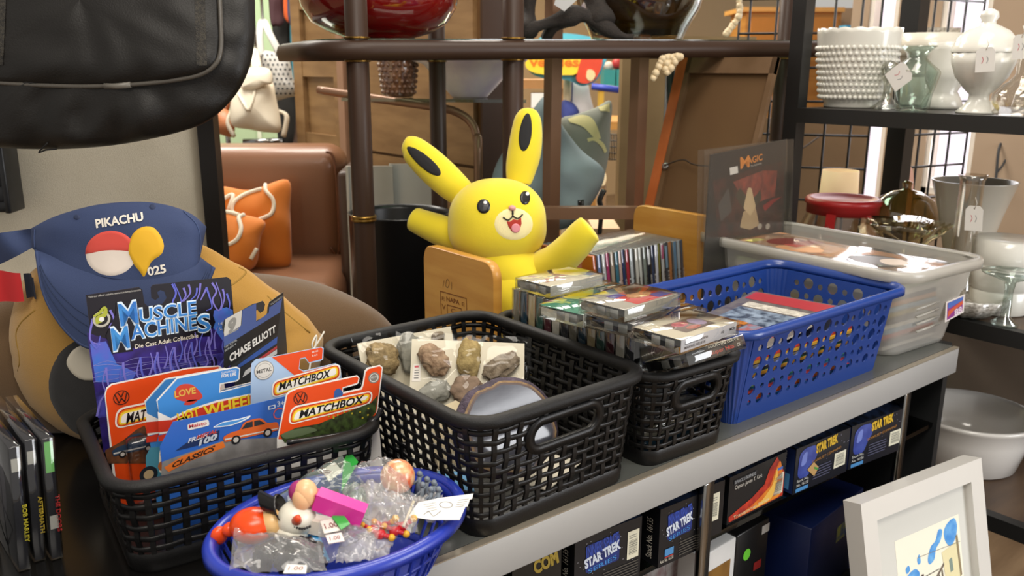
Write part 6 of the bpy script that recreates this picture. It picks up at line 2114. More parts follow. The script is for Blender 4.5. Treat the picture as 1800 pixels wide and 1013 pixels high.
q.tube([V(x, y, bd - 0.048) for x, y in ((184, 151), (205, 151), (230, 149))], 0.0046, mat('#6f6a61', rough=0.4), n=8)
q.build('piping_clip', po, 'lighter grey clip on the piping')
for x0 in (352, 4):
    q = MB()
    def band(u, v):
        p = on_surf(trp, x0 - 10 + 18 * u + (4 if x0 > 100 else -6) * v, -10 + 125 * v, 0.0012)
        return p if p is not None else V(x0, -10 + 125 * v, bd - 0.06)
    q.grid(band, 5, 20, mat('#1e1b18', rough=0.7, h2='#3a352c', vs=240, bump=0.6, bs=700))
    q.build('stitched_strip', po)
q = MB()
sh_t = PM @ Vector((-0.36, -0.185, top - PO.z - 0.03))
a0, a1 = V(60, -205, bd), V(300, -205, bd)
q.tube([a0 + Vector((0, 0, -0.02)), a0.lerp(sh_t, 0.55) + UP * 0.03, sh_t + UP * 0.012, a1.lerp(sh_t, 0.55) + UP * 0.03, a1 + Vector((0, 0, -0.02))], 0.009, LEA, n=10, sm=8)
q.build('handle', root)
q = MB()
q.tube([on_surf(trb, 85, 250, 0.002) or V(85, 255, bd), V(68, 268, bd - 0.01), V(80, 264, bd - 0.012), V(100, 262, bd - 0.01)], 0.0012, mat('#171513', rough=0.8), n=5, sm=4)
q.build('loose_thread', root)

# sofa with orange cushions
SD = 2.42
LTH = mat('#80583f', rough=0.34, var=0.10, vs=6, bump=0.15, bs=300, coat=0.15)
LTHD = mat('#6a4026', rough=0.4, var=0.12, vs=6, bump=0.15, bs=300)
so = V(470, 300, SD)
SM = frame(so, math.radians(4))
root = thing('leather_bench', 'brown leather bench with a rounded high back, behind the fabric panel', 'sofa', SM @ Matrix.Translation((0, 0, FZ - so.z)))
k = SD / 1500
zt_ = V(470, 258, SD).z - so.z
zs_ = V(540, 470, SD - 0.10).z - so.z
q = MB(SM)
q.box((-0.12, 0.10, (zt_ + zs_ - 0.15) / 2), (0.66, 0.20, zt_ - zs_ + 0.15), LTH, r=0.06, seg=6)
q.build('backrest', root)
q = MB(SM)
xr = (592 - 470) * k
q.tube([(xr - 0.03, -0.004, zt_ - 0.012), (xr - 0.006, -0.002, zt_ - 0.05), (xr - 0.006, -0.002, zt_ - 0.3), (xr - 0.03, -0.004, zs_ + 0.02)], 0.004, LTHD, n=6, sm=5)
q.build('welt', root)
q = MB(SM)
q.box((-0.12, -0.14, zs_ - 0.07), (0.70, 0.50, 0.14), LTH, r=0.045, seg=5)
q.build('seat', root)
q = MB(SM)
q.box((-0.12, -0.02, (FZ - so.z + zs_ - 0.14) / 2), (0.66, 0.42, zs_ - 0.14 - FZ + so.z), LTHD, r=0.02)
q.build('base', root)
q = MB(SM)
q.box((xr + 0.045, 0.05, (FZ - so.z + zs_ + 0.02) / 2 + 0.12), (0.05, 0.46, zs_ + 0.02 - FZ + so.z + 0.24), mat('#3c2415', rough=0.45), r=0.015)
q.build('end_panel', root)
ORF = mat('#c8701c', rough=0.85, var=0.08, vs=12, bump=0.3, bs=800, sheen=0.2)
CORD = mat('#d9cfbc', rough=0.8)
for lab, outl, c, d0, cords in (
        ('orange cushion with white cord loops, upright against the bench back', [(300, 330), (385, 327), (440, 334), (506, 316), (510, 370), (512, 420), (508, 468), (460, 474), (385, 478), (300, 474)], (420, 400), SD - 0.085,
         [[(467, 326), (468, 336), (479, 350), (481, 365), (475, 378), (456, 386)], [(460, 333), (430, 343), (412, 356), (409, 372), (420, 378)], [(385, 364), (395, 350), (410, 344), (402, 370)]]),
        ('smaller orange cushion with white cord loops, in front of the taller one', [(310, 372), (385, 370), (420, 376), (465, 389), (458, 420), (450, 466), (420, 478), (360, 480), (310, 470)], (395, 430), SD - 0.19,
         [[(386, 374), (400, 374), (420, 379)], [(428, 379), (420, 384), (424, 402), (418, 420), (402, 430), (388, 430)], [(450, 437), (440, 455)]])):
    root = thing('cushion', lab, 'cushion', frame(V(c[0], 474, d0)), 'orange cushions on the leather bench')
    q = MB()
    pillow(q, outl, c, d0, 0.055, ORF, back=0.7, wr=0.012, sd=d0)
    tr_ = bvh(q)
    q.build('cover', root)
    for pts in cords:
        P = [on_surf(tr_, p.x, p.y, 0.002) for p in catmull(pts, 5)]
        P = [p for p in P if p is not None]
        if len(P) > 3:
            q = MB()
            q.tube(P, 0.0055, CORD, n=8)
            q.build('cord', root)

# pale green partition with clothes and bags on a rack
wl = MB(frame(V(430, 150, 4.4)))
wl.box((-0.1, 0.05, 0.2), (0.62, 0.08, 2.7), mat('#a9bf98', rough=0.8, var=0.04))
wl.box((0.06, 0.005, 0.2), (0.02, 0.02, 2.7), mat('#d5dcc4', rough=0.7))
wl.build('wall_left', kind='structure')
RD = 3.5
k = RD / 1500
RO = V(470, 100, RD)
RM = frame(RO)
root = thing('garment_rack', 'chrome garment rack carrying bags and clothes beside the wood cabinet', 'clothes rack', RM @ Matrix.Translation((0, 0, FZ - RO.z)))
q = MB(RM)
for x in (-0.22, 0.16):
    q.tube([(x, 0.1, FZ - RO.z), (x, 0.1, 0.62)], 0.011, CHROME, n=10)
q.tube([(-0.24, 0.1, 0.60), (0.18, 0.1, 0.60)], 0.011, CHROME, n=10)
q.build('frame', root)
q = MB(RM)
zz = (100 - 247) * k
q.tube([((425 - 470) * k, -0.06, zz), ((495 - 470) * k, -0.06, zz + 0.004)], 0.015, CHROME, n=10)
q.tube([((460 - 470) * k, -0.06, zz), ((460 - 470) * k, 0.1, zz)], 0.008, CHROME, n=8)
q.build('arm', root)
q = MB()
hk = V(450, 92, 3.285)
bz_ = RM @ Vector((0, 0.1, 0.60))
q.tube([hk - UP * 0.004, hk + UP * 0.05, Vector((hk.x, hk.y, bz_.z)), RM @ Vector(((450 - 470) * k, 0.1, 0.60))], 0.006, CHROME, n=8)
q.build('hook', root)
q = MB()
hk = V(462, 38, 3.42)
q.tube([hk, Vector((hk.x, hk.y, bz_.z)), RM @ Vector(((462 - 470) * k, 0.1, 0.60))], 0.006, CHROME, n=8)
q.build('hook', root)
def cloth(label, outl, c, d0, m, cat='clothing', name='garment', grp='clothes hanging on the chrome rack', bul=0.03, extra=None):
    q = MB()
    pillow(q, outl, c, d0, bul, m, wr=0.02, sd=outl[0][0] * 0.1)
    if name == 'shoulder_bag':
        q.tube([V(396, 198, d0), V(420, 150, d0), V(446, 96, d0), V(450, 90, 3.30)], 0.008, m, n=6)
    return q.build(name, label=label, cat=cat, group=grp)
HK = [(y) for y in (0,)]
cloth('navy and orange shirt hem at the top of the rack', [(508, -120), (524, -120), (531, 20), (527, 45), (519, 55), (508, 38), (505, 0)], (516, -20), 3.40, mat('#2d3350', rough=0.85))
cloth('orange garment edge beside the navy shirt', [(500, -120), (512, -120), (512, 20), (510, 38), (503, 36), (498, 10)], (505, -20), 3.46, mat('#cf5a22', rough=0.85))
cloth('dark maroon garment at the left of the orange one', [(470, -120), (498, -120), (500, 20), (498, 42), (486, 46), (474, 30)], (486, -20), 3.50, mat('#3a1c22', rough=0.85))
cloth('long black garment hanging down to the bench', [(478, 10), (508, 10), (512, 120), (520, 180), (514, 255), (490, 255), (486, 150)], (498, 130), 3.56, mat('#15130f', rough=0.85))
cloth('teal towel behind the spotted tote', [(510, 30), (530, 30), (532, 100), (530, 150), (516, 150)], (522, 95), 3.52, mat('#3f8fa0', rough=0.85))
cloth('dusty brown coat beside the cabinet', [(508, 40), (536, 40), (540, 160), (536, 262), (506, 262), (510, 180)], (524, 160), 3.62, mat('#7d6658', rough=0.85))
# spotted tote
root = thing('tote_bag', 'grey tote bag with dark dots hanging beside the white backpack', 'bag', frame(V(490, 175, 3.36)), 'bags on the chrome rack')
q = MB()
outl = [(458, 92), (478, 90), (494, 92), (508, 104), (516, 140), (525, 165), (505, 172), (484, 176), (472, 160), (462, 130)]
TM = mat('#b5b3ae', rough=0.75, var=0.03)
pillow(q, outl, (488, 135), 3.36, 0.06, TM)
tr_ = bvh(q)
q.build('body', root)
q = MB()
for j in range(9):
    for i in range(8):
        x, y = 462 + i * 8 + (j % 2) * 4 + j * 1.0, 97 + j * 8.4
        c = [on_surf(tr_, x + a_, y + b_, 0.002) for a_, b_ in ell2(0, 0, 1.9, 1.9, 0, 8)]
        if all(c):
            q.add(c, [tuple(range(8))], mat('#33363c', rough=0.7))
q.build('dots', root, 'dark printed dots')['kind'] = 'stuff'
q = MB()
q.tube([V(459, 100, 3.33), V(456, 60, 3.36), V(462, 36, 3.42), V(474, 60, 3.35), V(492, 95, 3.33)], 0.014, TM, n=8, sm=6, flat=0.4)
q.build('handle', root)
# white backpack
WB = mat('#dcd3bf', rough=0.45, var=0.04, bump=0.1)
root = thing('backpack', 'cream white backpack with drawstring hanging above the bench', 'backpack', frame(V(455, 232, 3.25)), 'bags on the chrome rack')
q = MB()
pillow(q, [(408, 168), (420, 140), (440, 135), (476, 140), (486, 175), (494, 228), (470, 233), (440, 228), (410, 222), (404, 200)], (448, 190), 3.25, 0.09, WB, wr=0.02)
tr_ = bvh(q)
q.build('body', root)
q = MB()
pillow(q, [(434, 121), (472, 121), (479, 145), (466, 150), (450, 158), (428, 156), (424, 150)], (452, 140), 3.17, 0.03, WB)
q.build('flap', root)
q = MB()
q.tube([V(448, 122, 3.22), V(446, 96, 3.26), V(450, 92, 3.28), V(455, 122, 3.22)], 0.012, WB, n=8, sm=5)
q.build('loop', root)
for pts in ([(420, 165), (428, 180), (436, 195)], [(448, 160), (444, 178), (438, 195)]):
    q = MB()
    q.tube([on_surf(tr_, x, y, 0.003) for x, y in pts], 0.006, WB, n=6, sm=3)
    q.build('drawstring', root)
for pts in ([(410, 190), (400, 215), (412, 240)], [(490, 195), (504, 205), (498, 240)]):
    q = MB()
    q.tube([V(x, y, 3.27) for x, y in pts], 0.014, WB, n=8, sm=5, flat=0.5)
    q.build('strap', root)
cloth('tan leather bag beside the white backpack', [(374, 200), (398, 192), (412, 215), (410, 240), (392, 238), (374, 228)], (393, 216), 3.4, mat('#a8683f', rough=0.5), 'bag', 'shoulder_bag', 'bags on the chrome rack', 0.05)

# wood cabinet along the aisle
CX = 1.46
WD = mat('#83643f', rough=0.5, h2='#735534', vs=5, wood=(6, 1.2, 1))
WDL = mat('#8e6f48', rough=0.5, h2='#7a5c39', vs=5, wood=(6, 1, 6))
ya, yb_ = onx(848, 220, CX).y, onx(527, 150, CX).y
ztop = 0.95
root = thing('wood_cabinet', 'tall panelled brown wood cabinet behind the dark etagere', 'cabinet', Tm(CX + 0.25, (ya + yb_) / 2, FZ))
q = MB()
xe = ony(903, 200, ya).x
q.box(((CX + xe) / 2, (ya + yb_) / 2, (FZ + ztop) / 2), (xe - CX, yb_ - ya, ztop - FZ), WD)
q.build('carcass', root)
q = MB()
q.box(((CX + xe) / 2, ya - 0.004, (FZ + ztop) / 2), (xe - CX + 0.01, 0.010, ztop - FZ), mat('#3a2412', rough=0.45))
q.build('end_panel', root, 'dark brown end panel')
yd = onx(604, 150, CX).y
def boxyz(q, y0, y1, z0, z1, x0, m):
    q.box((x0, (y0 + y1) / 2, (z0 + z1) / 2), (0.022, abs(y1 - y0), abs(z1 - z0)), m)
dr = MB()
dy0, dy1 = yd, yb_
boxyz(dr, dy0, dy1, FZ + 0.05, ztop - 0.02, CX + 0.006, WDL)
dr.build('door', root)
dr = MB()
stw = 0.075
ra1, ra2, ra3 = onx(570, 115, CX).z, onx(570, 240, CX).z, onx(570, 8, CX).z
for y0, y1, z0, z1 in ((dy1 - stw, dy1, FZ + 0.05, ztop - 0.02), (dy0, dy0 + 0.03, FZ + 0.05, ztop - 0.02), (dy0, dy1, ra1 - 0.04, ra1 + 0.04), (dy0, dy1, ra2 - 0.06, ra2 + 0.01), (dy0, dy1, ra3 - 0.01, ra3 + 0.06)):
    boxyz(dr, y0, y1, z0, z1, CX - (0.012 if z1 - z0 > 0.5 else 0.010), WDL)
dr.build('door_frame', root)
dr = MB()
boxyz(dr, dy0 - 0.05, dy0 - 0.005, FZ + 0.02, ztop, CX - 0.016, mat('#94725a', rough=0.5))
dr.build('corner_post', root, 'pinkish brown corner post')
zl = onx(700, 270, CX).z
for z0, z1 in ((zl, zl + 0.30), (zl - 0.32, zl - 0.01), (zl + 0.31, ztop - 0.02)):
    dr = MB()
    boxyz(dr, ya + 0.02, dy0 - 0.06, z0, z1, CX - 0.006, WDL)
    dr.build('drawer_front', root)

# ------------------------------------------------------------------ dark etagere with a glass shelf
ET = mat('#38261b', rough=0.46, var=0.12, vs=20, coat=0.03, spec=0.3)
BRS = mat('#8f6e34', rough=0.3, metal=0.9, var=0.05)
eA, eB = V(575, 88, 1.50), V(1560, 86, 2.06)
eu = (eB - eA)
eL = eu.length
eu.normalize()
ev = UP.cross(eu).normalized()
en = eu.cross(ev)
EM = Matrix((eu, ev, en)).transposed().to_4x4()
EM.translation = eA
root = thing('etagere', 'dark bamboo style etagere with a rounded glass shelf behind the yellow plush', 'shelf unit', Matrix.Translation(Vector((eA.x, eA.y, FZ)) + eu * 0.5))
dpt = 0.36
q = MB(EM)
lo = rnd([(-0.02, -0.016), (eL, -0.016), (eL, dpt), (-0.02, dpt)], 0.10, 10)
prof = [(0.014, -0.017), (0.018, 0.0), (0.014, 0.012), (0.004, 0.017), (-0.012, 0.017), (-0.016, 0.010), (-0.016, -0.012), (-0.004, -0.017)]
n = len(lo)
vs, fs = [], []
for i in range(n):
    t = (Vector(lo[(i + 1) % n]) - Vector(lo[i - 1])).normalized()
    o_ = Vector((t.y, -t.x))
    for a_, z in prof:
        vs.append((lo[i][0] + o_.x * a_, lo[i][1] + o_.y * a_, z))
L_ = len(prof)
for i in range(n):
    for j in range(L_):
        i2 = (i + 1) % n
        fs.append((i * L_ + j, i2 * L_ + j, i2 * L_ + (j + 1) % L_, i * L_ + (j + 1) % L_))
q.add(vs, fs, ET, True)
q.build('shelf_frame', root)
q = MB(EM)
l2 = rnd([(-0.004, 0.0), (eL - 0.016, 0.0), (eL - 0.016, dpt - 0.016), (-0.004, dpt - 0.016)], 0.09, 8)
n = len(l2)
q.add([(x, y, 0.014) for x, y in l2] + [(x, y, 0.020) for x, y in l2], [tuple(range(n))[::-1], tuple(range(n, 2 * n))] + [(i, (i + 1) % n, n + (i + 1) % n, n + i) for i in range(n)], clear('#b9ccc0', gloss=0.06))
q.build('glass_shelf', root, 'clear glass shelf')
def post(p, r, zring=None):
    q = MB()
    q.tube([Vector((p.x, p.y, FZ)), Vector((p.x, p.y, 1.25))], r, ET, n=18)
    o = q.build('post', root)
    for z in [eA.z + (p - eA).dot(eu) * eu.z + dz for dz in (0.021, -0.019)] + ([zring] if zring else []):
        q = MB(Tm(p.x, p.y, z))
        w_ = 0.006 if z == zring else 0.0018
        q.lathe([(r, -w_), (r + 0.003, -w_ * 0.8), (r + 0.0035, -w_ * 0.3), (r + 0.0015, 0), (r + 0.0035, w_ * 0.3), (r + 0.003, w_ * 0.8), (r, w_)], BRS, 20)
        q.build('brass_ring', o, 'brass ring')
def along(px):
    # point of the front line seen at this column
    r = ray(px, 100)
    nrm = r.cross(UP)
    t = -(eA - CAM).dot(nrm) / eu.dot(nrm)
    return eA + eu * t
for px, zr in ((628.5, V(634, 395, 1.53).z), (902, None)):
    p = along(px)
    post(p, 0.0205, zr)
for px, zr in ((769, None),):
    p = V(px, 150, 1.93)
    post(p, 0.0190, zr)
p = along(1507) + ev * 0.25
post(p, 0.0185, V(1487, 278, 2.25).z)
def on_shelf(px, off):
    p = along(px) + ev * off
    p = p + en * 0.0205
    return p
# red glass bowl
p = on_shelf(718, 0.17)
d_ = (p - CAM).dot(CF)
k = d_ / 1500
q = MB(Tm(p.x, p.y, p.z))
R0 = 138 * k
q.lathe([(0.0, 0.004), (R0 * 0.40, 0.002), (R0 * 0.42, 0.0), (R0 * 0.44, 0.006), (R0 * 0.62, 0.014), (R0 * 0.85, 0.034), (R0 * 0.97, 0.064), (R0, 0.09), (R0 * 0.96, 0.12), (R0 * 0.84, 0.16), (R0 * 0.74, 0.19), (R0 * 0.70, 0.19), (R0 * 0.80, 0.15), (R0 * 0.94, 0.09), (R0 * 0.80, 0.04), (R0 * 0.4, 0.014), (0, 0.012)], mat('#74110f', rough=0.08, var=0.25, vs=10, coat=1.0, spec=0.7), 48)
q.build('glass_bowl', label='deep red glass bowl on the left of the glass shelf', cat='bowl')
# driftwood sculpture
p = on_shelf(1000, 0.15)
d_ = (p - CAM).dot(CF)
DW = mat('#2a211a', rough=0.75, h2='#1c1611', vs=30, wood=(3, 3, 12), bump=0.8, bs=90)
root = thing('driftwood', 'dark carved driftwood piece in the middle of the glass shelf', 'driftwood', Tm(p.x, p.y, p.z))
q = MB()
P = [V(x, y, d_ + dd) for x, y, dd in ((918, 60, 0.0), (940, 48, -0.01), (985, 34, -0.015), (1020, 26, -0.02), (1050, 40, -0.02), (1085, 60, -0.02), (1112, 66, -0.02))]
q.tube(P, lambda t: 0.019 - 0.010 * abs(t - 0.45) * 2 + 0.004 * math.sin(t * 19), DW, n=14, sm=6)
q.tube([V(925, 62, d_), V(930, 25, d_ + 0.01), V(925, -40, d_ + 0.01)], lambda t: 0.019 + 0.006 * math.sin(t * 9), DW, n=12, sm=5)
q.tube([V(1060, 45, d_ - 0.015), V(1046, 0, d_), V(1035, -60, d_ + 0.01)], lambda t: 0.026 + 0.005 * math.sin(t * 11), DW, n=12, sm=5)
q.tube([V(960, 66, d_ + 0.03), V(975, 45, d_), V(1010, 34, d_ - 0.01)], 0.013, DW, n=10, sm=5)
q.build('wood', root)
q = MB()
sh = Sheet(V(990, 18, d_ - 0.05), HR, UP)
q.slab(sh, [sh.P([(974, 8), (980, -14), (1012, -12), (1014, 0), (992, 20)])], 0, 0.0006, ink('#b9b8b6'))
q.build('price_tag', root)
# amber bowl
p = on_shelf(1192, 0.16)
d_ = (p - CAM).dot(CF)
k = d_ / 1500
root = thing('amber_vase', 'smoky amber glass vase at the right of the glass shelf', 'vase', Tm(p.x, p.y, p.z))
q = MB(Tm(p.x, p.y, p.z))
q.lathe([(0, 0.002), (78 * k, 0.0), (80 * k, 0.006), (88 * k, 0.03), (106 * k, 0.07), (116 * k, 0.12), (108 * k, 0.18), (80 * k, 0.2)], clear('#d8c8a8', gloss=0.10), 40)
q.build('glass', root)
q = MB(Tm(p.x, p.y, p.z))
q.lathe([(0, 0.012), (76 * k, 0.012), (84 * k, 0.03), (102 * k, 0.07), (112 * k, 0.12), (104 * k, 0.17), (0, 0.17)], mat('#2b2010', rough=0.2, h2='#4a3a1c', vs=8, wood=(1, 1, 8)), 40)
q.build('filling', root, 'dark amber filling')
# bead strands
def strand(label, pts, d0, r_=0.009):
    q = MB()
    for i, c in enumerate(catmull(pts, 4)):
        q.ell(V(c.x, c.y, d0 + 0.004 * (i % 2)), r_ * (0.9 + 0.2 * ((i * 7) % 3) / 2), mat('#cdb893', rough=0.5), 10, 7)
    o = q.build('bead_garland', label=label, cat='bead garland')
    return o
strand('cream wooden bead garland hanging below the glass shelf beside the canvas', [(1148, 138), (1158, 118), (1165, 104), (1180, 101), (1196, 100), (1172, 112), (1172, 128), (1186, 110)], 1.72, 0.0075)
strand('cream bead strand hanging beyond the amber vase', [(1296, -20), (1300, 10), (1298, 30), (1284, 50), (1276, 60)], 2.25, 0.009)

# ------------------------------------------------------------------ bronze table behind
BZ = mat('#87664f', rough=0.32, metal=0.35, var=0.08, vs=20)
root = thing('bronze_table', 'bronze metal framed glass table with a curved corner, behind the etagere', 'table', Tm(*V(800, 300, 2.15).xy, FZ))
d1 = 2.12
q = MB()
P = [V(560, 158, d1 + 0.1), V(650, 172, d1 + 0.04), V(770, 189, d1), V(806, 199, d1), V(828, 216, d1), V(838, 245, d1)]
pe = V(841, 330, d1)
P += [pe, Vector((pe.x, pe.y, FZ))]
q.tube(P, 0.0105, BZ, n=10, sm=5)
q.build('curved_frame', root)
for x0, x1, w_ in ((981, 964, 0.027), (1131, 1107, 0.027)):
    a = V((x0 + x1) / 2 if x0 < 1000 else x0 - 6, 107, 1.88)
    q = MB()
    q.bar((a.x, a.y, 0.95), (a.x, a.y, FZ), w_, 0.03, BZ)
    q.build('upright', root)
q = MB()
a, b = V(958, 374, 1.875), V(1122, 352, 1.875)
q.bar(a, (b.x, b.y, a.z), 0.03, 0.026, BZ)
q.build('crossbar', root)
q = MB()
a = V(770, 182, d1)
tz_ = a.z + 0.004
P = [V(600, 175, d1 + 0.02), V(800, 192, d1 - 0.03), V(925, 196, d1 - 0.05), V(925, 178, d1 + 0.18), V(640, 158, d1 + 0.4)]
q.add([(p.x, p.y, tz_) for p in P] + [(p.x, p.y, tz_ + 0.008) for p in P], [(0, 1, 2, 3, 4), (9, 8, 7, 6, 5)] + [(i, i + 5, (i + 1) % 5 + 5, (i + 1) % 5) for i in range(5)], clear('#b7c4b8', gloss=0.10))
q.build('glass_top', root, 'clear glass top')
lz = 0.020
q = MB()
a = V(980, 400, 2.05)
q.box((a.x, a.y, lz - 0.004), (0.36, 0.36, 0.008), clear('#a9bab0', gloss=0.1), Matrix.Translation((0, 0, 0)))
q.build('glass_shelf', root, 'lower glass shelf')
# hobnail vase
p = V(701, 172, 2.22)
q = MB(Tm(p.x, p.y, tz_ + 0.009))
AM = mat('#5a3a28', rough=0.15, h2='#8a6448', vs=60, coat=0.8)
q.lathe([(0, 0.002), (0.036, 0.0), (0.040, 0.004), (0.046, 0.04), (0.050, 0.09), (0.050, 0.13), (0.042, 0.135), (0.042, 0.02), (0, 0.01)], AM, 28)
for j in range(9):
    for i in range(20):
        a = 2 * math.pi * (i + 0.5 * (j % 2)) / 20
        z = 0.012 + j * 0.0135
        r_ = 0.040 + 0.010 * min(1, z / 0.09)
        q.ell((r_ * math.cos(a), r_ * math.sin(a), z), 0.0058, AM, 8, 5)
q.build('hobnail_vase', label='amber brown hobnail glass vase on the bronze table', cat='vase')
p = V(826, 184, 2.20)
q = MB(Tm(p.x, p.y, tz_ + 0.009))
MBL = mat('#f6efe8', rough=0.4, h2='#dccfe0', vs=9)
q.lathe([(0, 0.002), (0.044, 0.0), (0.047, 0.003), (0.090, 0.05), (0.118, 0.082), (0.146, 0.090), (0.148, 0.094), (0.120, 0.090), (0.085, 0.055), (0.04, 0.012), (0, 0.010)], MBL, 48)
q.build('marbled_bowl', label='wide lavender and cream marbled bowl on the bronze table', cat='bowl')
# tall black bin with grey sheets
p = V(702, 372, 1.90)
q = MB(Tm(p.x, p.y, FZ))
hb = p.z - FZ
R0 = 88 * 1.90 / 1500
bin_ = thing('waste_bin', 'tall round black bin beside the left etagere post', 'bin', Tm(p.x, p.y, FZ))
BLKB = mat('#0d0c0c', rough=0.32, var=0.2)
q.lathe([(0, 0.0), (R0 * 0.9, 0.0), (R0 * 0.92, 0.01), (R0, hb - 0.004), (R0 + 0.002, hb), (R0 - 0.002, hb), (R0 - 0.006, hb - 0.01), (R0 * 0.88, 0.012), (0, 0.012)], BLKB, 40)
q.build('body', bin_)
for i, (x0, x1, y0, d0) in enumerate(((608, 690, 292, 2.10), (684, 765, 288, 2.12))):
    a = V((x0 + x1) / 2, y0, d0)
    M = frame(Vector((a.x, a.y, FZ)), math.radians(4))
    w_ = (x1 - x0) * d0 / 1500
    q = MB(M)
    q.box((0, 0, (a.z - FZ) / 2), (w_, 0.012, a.z - FZ), mat('#cdc9c2', rough=0.35, h2='#b9b5ae', vs=4, coat=0.3))
    q.box((-w_ / 2 + 0.004, -0.008, (a.z - FZ) / 2), (0.006, 0.006, a.z - FZ), mat('#c9c4ba', rough=0.4))
    q.build('metal_sheet', label=('pale grey sheet standing behind the bin at its left' if i == 0 else 'pale grey sheet standing behind the bin, half behind the plush ear'), cat='panel', group='grey sheets behind the bin')

# cushions beyond the rabbit
GP = mat('#93a4aa', rough=0.85, var=0.06, vs=10, bump=0.2, bs=700)
q = MB()
pillow(q, [(962, 168), (985, 215), (1020, 262), (1062, 300), (1048, 345), (1010, 395), (950, 408), (900, 400), (862, 372), (868, 300), (905, 235), (935, 195)], (962, 305), 2.10, 0.085, GP, back=0.6, wr=0.02)
q.build('cushion', label='plain grey blue cushion standing on its corner behind the yellow plush', cat='cushion', group='cushions behind the yellow plush')
root = thing('cushion', 'grey cushion with pale yellow scallops behind the plain grey blue one', 'cushion', frame(V(1030, 360, 2.24)), 'cushions behind the yellow plush')
q = MB()
pillow(q, [(985, 212), (1010, 202), (1045, 190), (1074, 178), (1073, 225), (1070, 275), (1052, 340), (1020, 370), (985, 340), (975, 270)], (1028, 268), 2.24, 0.05, mat('#94978a', rough=0.85, var=0.06, bump=0.2, bs=700), back=0.6)
tr_ = bvh(q)
q.build('cover', root)
q = MB()
PYL = mat('#e8dfa0', rough=0.85)
def bandprint(outer, inner):
    A, B = catmull(outer, 5), catmull(inner, 5)
    def fn(u, v):
        p = lerp2(A, u).lerp(lerp2(B, u), v)
        return on_surf(tr_, p.x, p.y, 0.002) or V(p.x, p.y, 2.24)
    q.grid(fn, 24, 7, PYL)
def lerp2(c, u):
    x = u * (len(c) - 1)
    i = min(int(x), len(c) - 2)
    return c[i].lerp(c[i + 1], x - i)
bandprint([(998, 210), (1024, 203), (1044, 212), (1056, 244)], [(1002, 216), (1022, 222), (1034, 232), (1046, 246)])
bandprint([(1032, 244), (1046, 242), (1060, 252), (1066, 266)], [(1034, 250), (1044, 248), (1056, 258), (1062, 270)])
bandprint([(1052, 190), (1062, 186), (1071, 182)], [(1056, 196), (1064, 196), (1071, 198)])
q.build('scallop_print', root, 'pale yellow scallop print')

# ------------------------------------------------------------------ middle distance, right
def slabpx(q, x0, y0, x1, y1, d, th, m, d2=None):
    """upright board seen between two columns, from y0 down to y1 (None: to the floor)"""
    a, b = V(x0, y0, d), V(x1, y0, d2 or d)
    zb = FZ if y1 is None else V(x0, y1, d).z
    u = Vector((b.x - a.x, b.y - a.y, 0))
    w = u.length
    u.normalize()
    M = Matrix((u, UP.cross(u), UP)).transposed().to_4x4()
    M.translation = Vector((a.x, a.y, zb))
    q.box((w / 2, th / 2, (a.z - zb) / 2), (w, th, a.z - zb), m, M)
    return M, w, a.z - zb
SCR = mat('#86704c', rough=0.85, h2='#77623f', vs=4)
SCR2 = mat('#84694a', rough=0.8, h2='#755a3c', vs=3)
q = MB()
slabpx(q, 1096, 62, 1330, None, 2.62, 0.03, SCR, 2.70)
q.build('partition', label='tan fabric partition standing behind the leaning canvas', cat='partition')
root = thing('partition', 'low tan partition behind the black wire grid', 'partition', Tm(*V(1440, 300, 2.66).xy, FZ))
q = MB()
slabpx(q, 1334, 208, 1530, None, 2.72, 0.03, SCR2, 2.66)
q.build('panel', root)
q = MB()
slabpx(q, 1452, 214, 1462, None, 2.69, 0.012, mat('#b7967c', rough=0.6))
q.build('seam_strip', root)
q = MB()
q.tube([V(1395, 268, 2.64), V(1415, 258, 2.64), V(1440, 240, 2.64)], 0.003, mat('#3a2c20', rough=0.6), n=5, sm=4)
q.build('cord', root)
# leaning canvas seen from the back
XT = 1.545
TL = onx(1214, 104, XT)
xb = XT
for _ in range(40):                                # the lean that carries the edge down to its lower sighting
    bq = onx(1152, 372, xb)
    xb += (TL.y - bq.y) * -0.5 if False else (0.5 * (TL.y - bq.y))
bq = onx(1152, 372, xb)
lean_ = (TL - Vector((bq.x, TL.y, bq.z))).normalized()
sh = Sheet(TL, (0, -1, 0), lean_)
sl = (TL.z - 0.0012) / lean_.z
wc = TL.y - 1.066
root = thing('canvas', 'large canvas with an orange edge leaning with its brown back to the viewer', 'canvas', Matrix.Translation(sh.pt(0, -sl)))
q = MB()
q.slab(sh, [rect2(0.0, -sl, wc, 0)], -0.002, 0.0, mat('#664a2a', rough=0.8, h2='#5b3f22', vs=3))
q.build('canvas_back', root)
TIM = mat('#70553a', rough=0.7, h2='#604629', vs=10)
for r_ in (rect2(0.0, -0.034, wc, 0), rect2(0.0, -sl, 0.012, 0), rect2(wc - 0.012, -sl, wc, 0)):
    q = MB()
    q.slab(sh, [r_], 0.0, 0.010, TIM)
    q.build('stretcher_bar', root)
q = MB()
q.slab(sh, [rect2(-0.026, -sl, 0.0, 0)], -0.045, 0.012, mat('#b8622c', rough=0.6, h2='#a5531f', vs=14))
q.build('painted_edge', root, 'orange painted edge')
q = MB()
c = sh.at(1175, 294)
M = Matrix((sh.u, sh.v, sh.n)).transposed().to_4x4()
M.translation = sh.pt(c[0], c[1], 0.010)
q.lathe([(0.0, 0.004), (0.004, 0.005), (0.009, 0.003), (0.009, 0.0)], mat('#b9b9bb', rough=0.3, metal=1.0), 14, M)
q.tube([sh.pt(*sh.at(x, y), 0.016) for x, y in ((1176, 294), (1196, 286), (1212, 284), (1228, 292), (1262, 296))], 0.0018, mat('#3c3026', rough=0.5), n=5, sm=4)
q.build('hanging_wire', root)
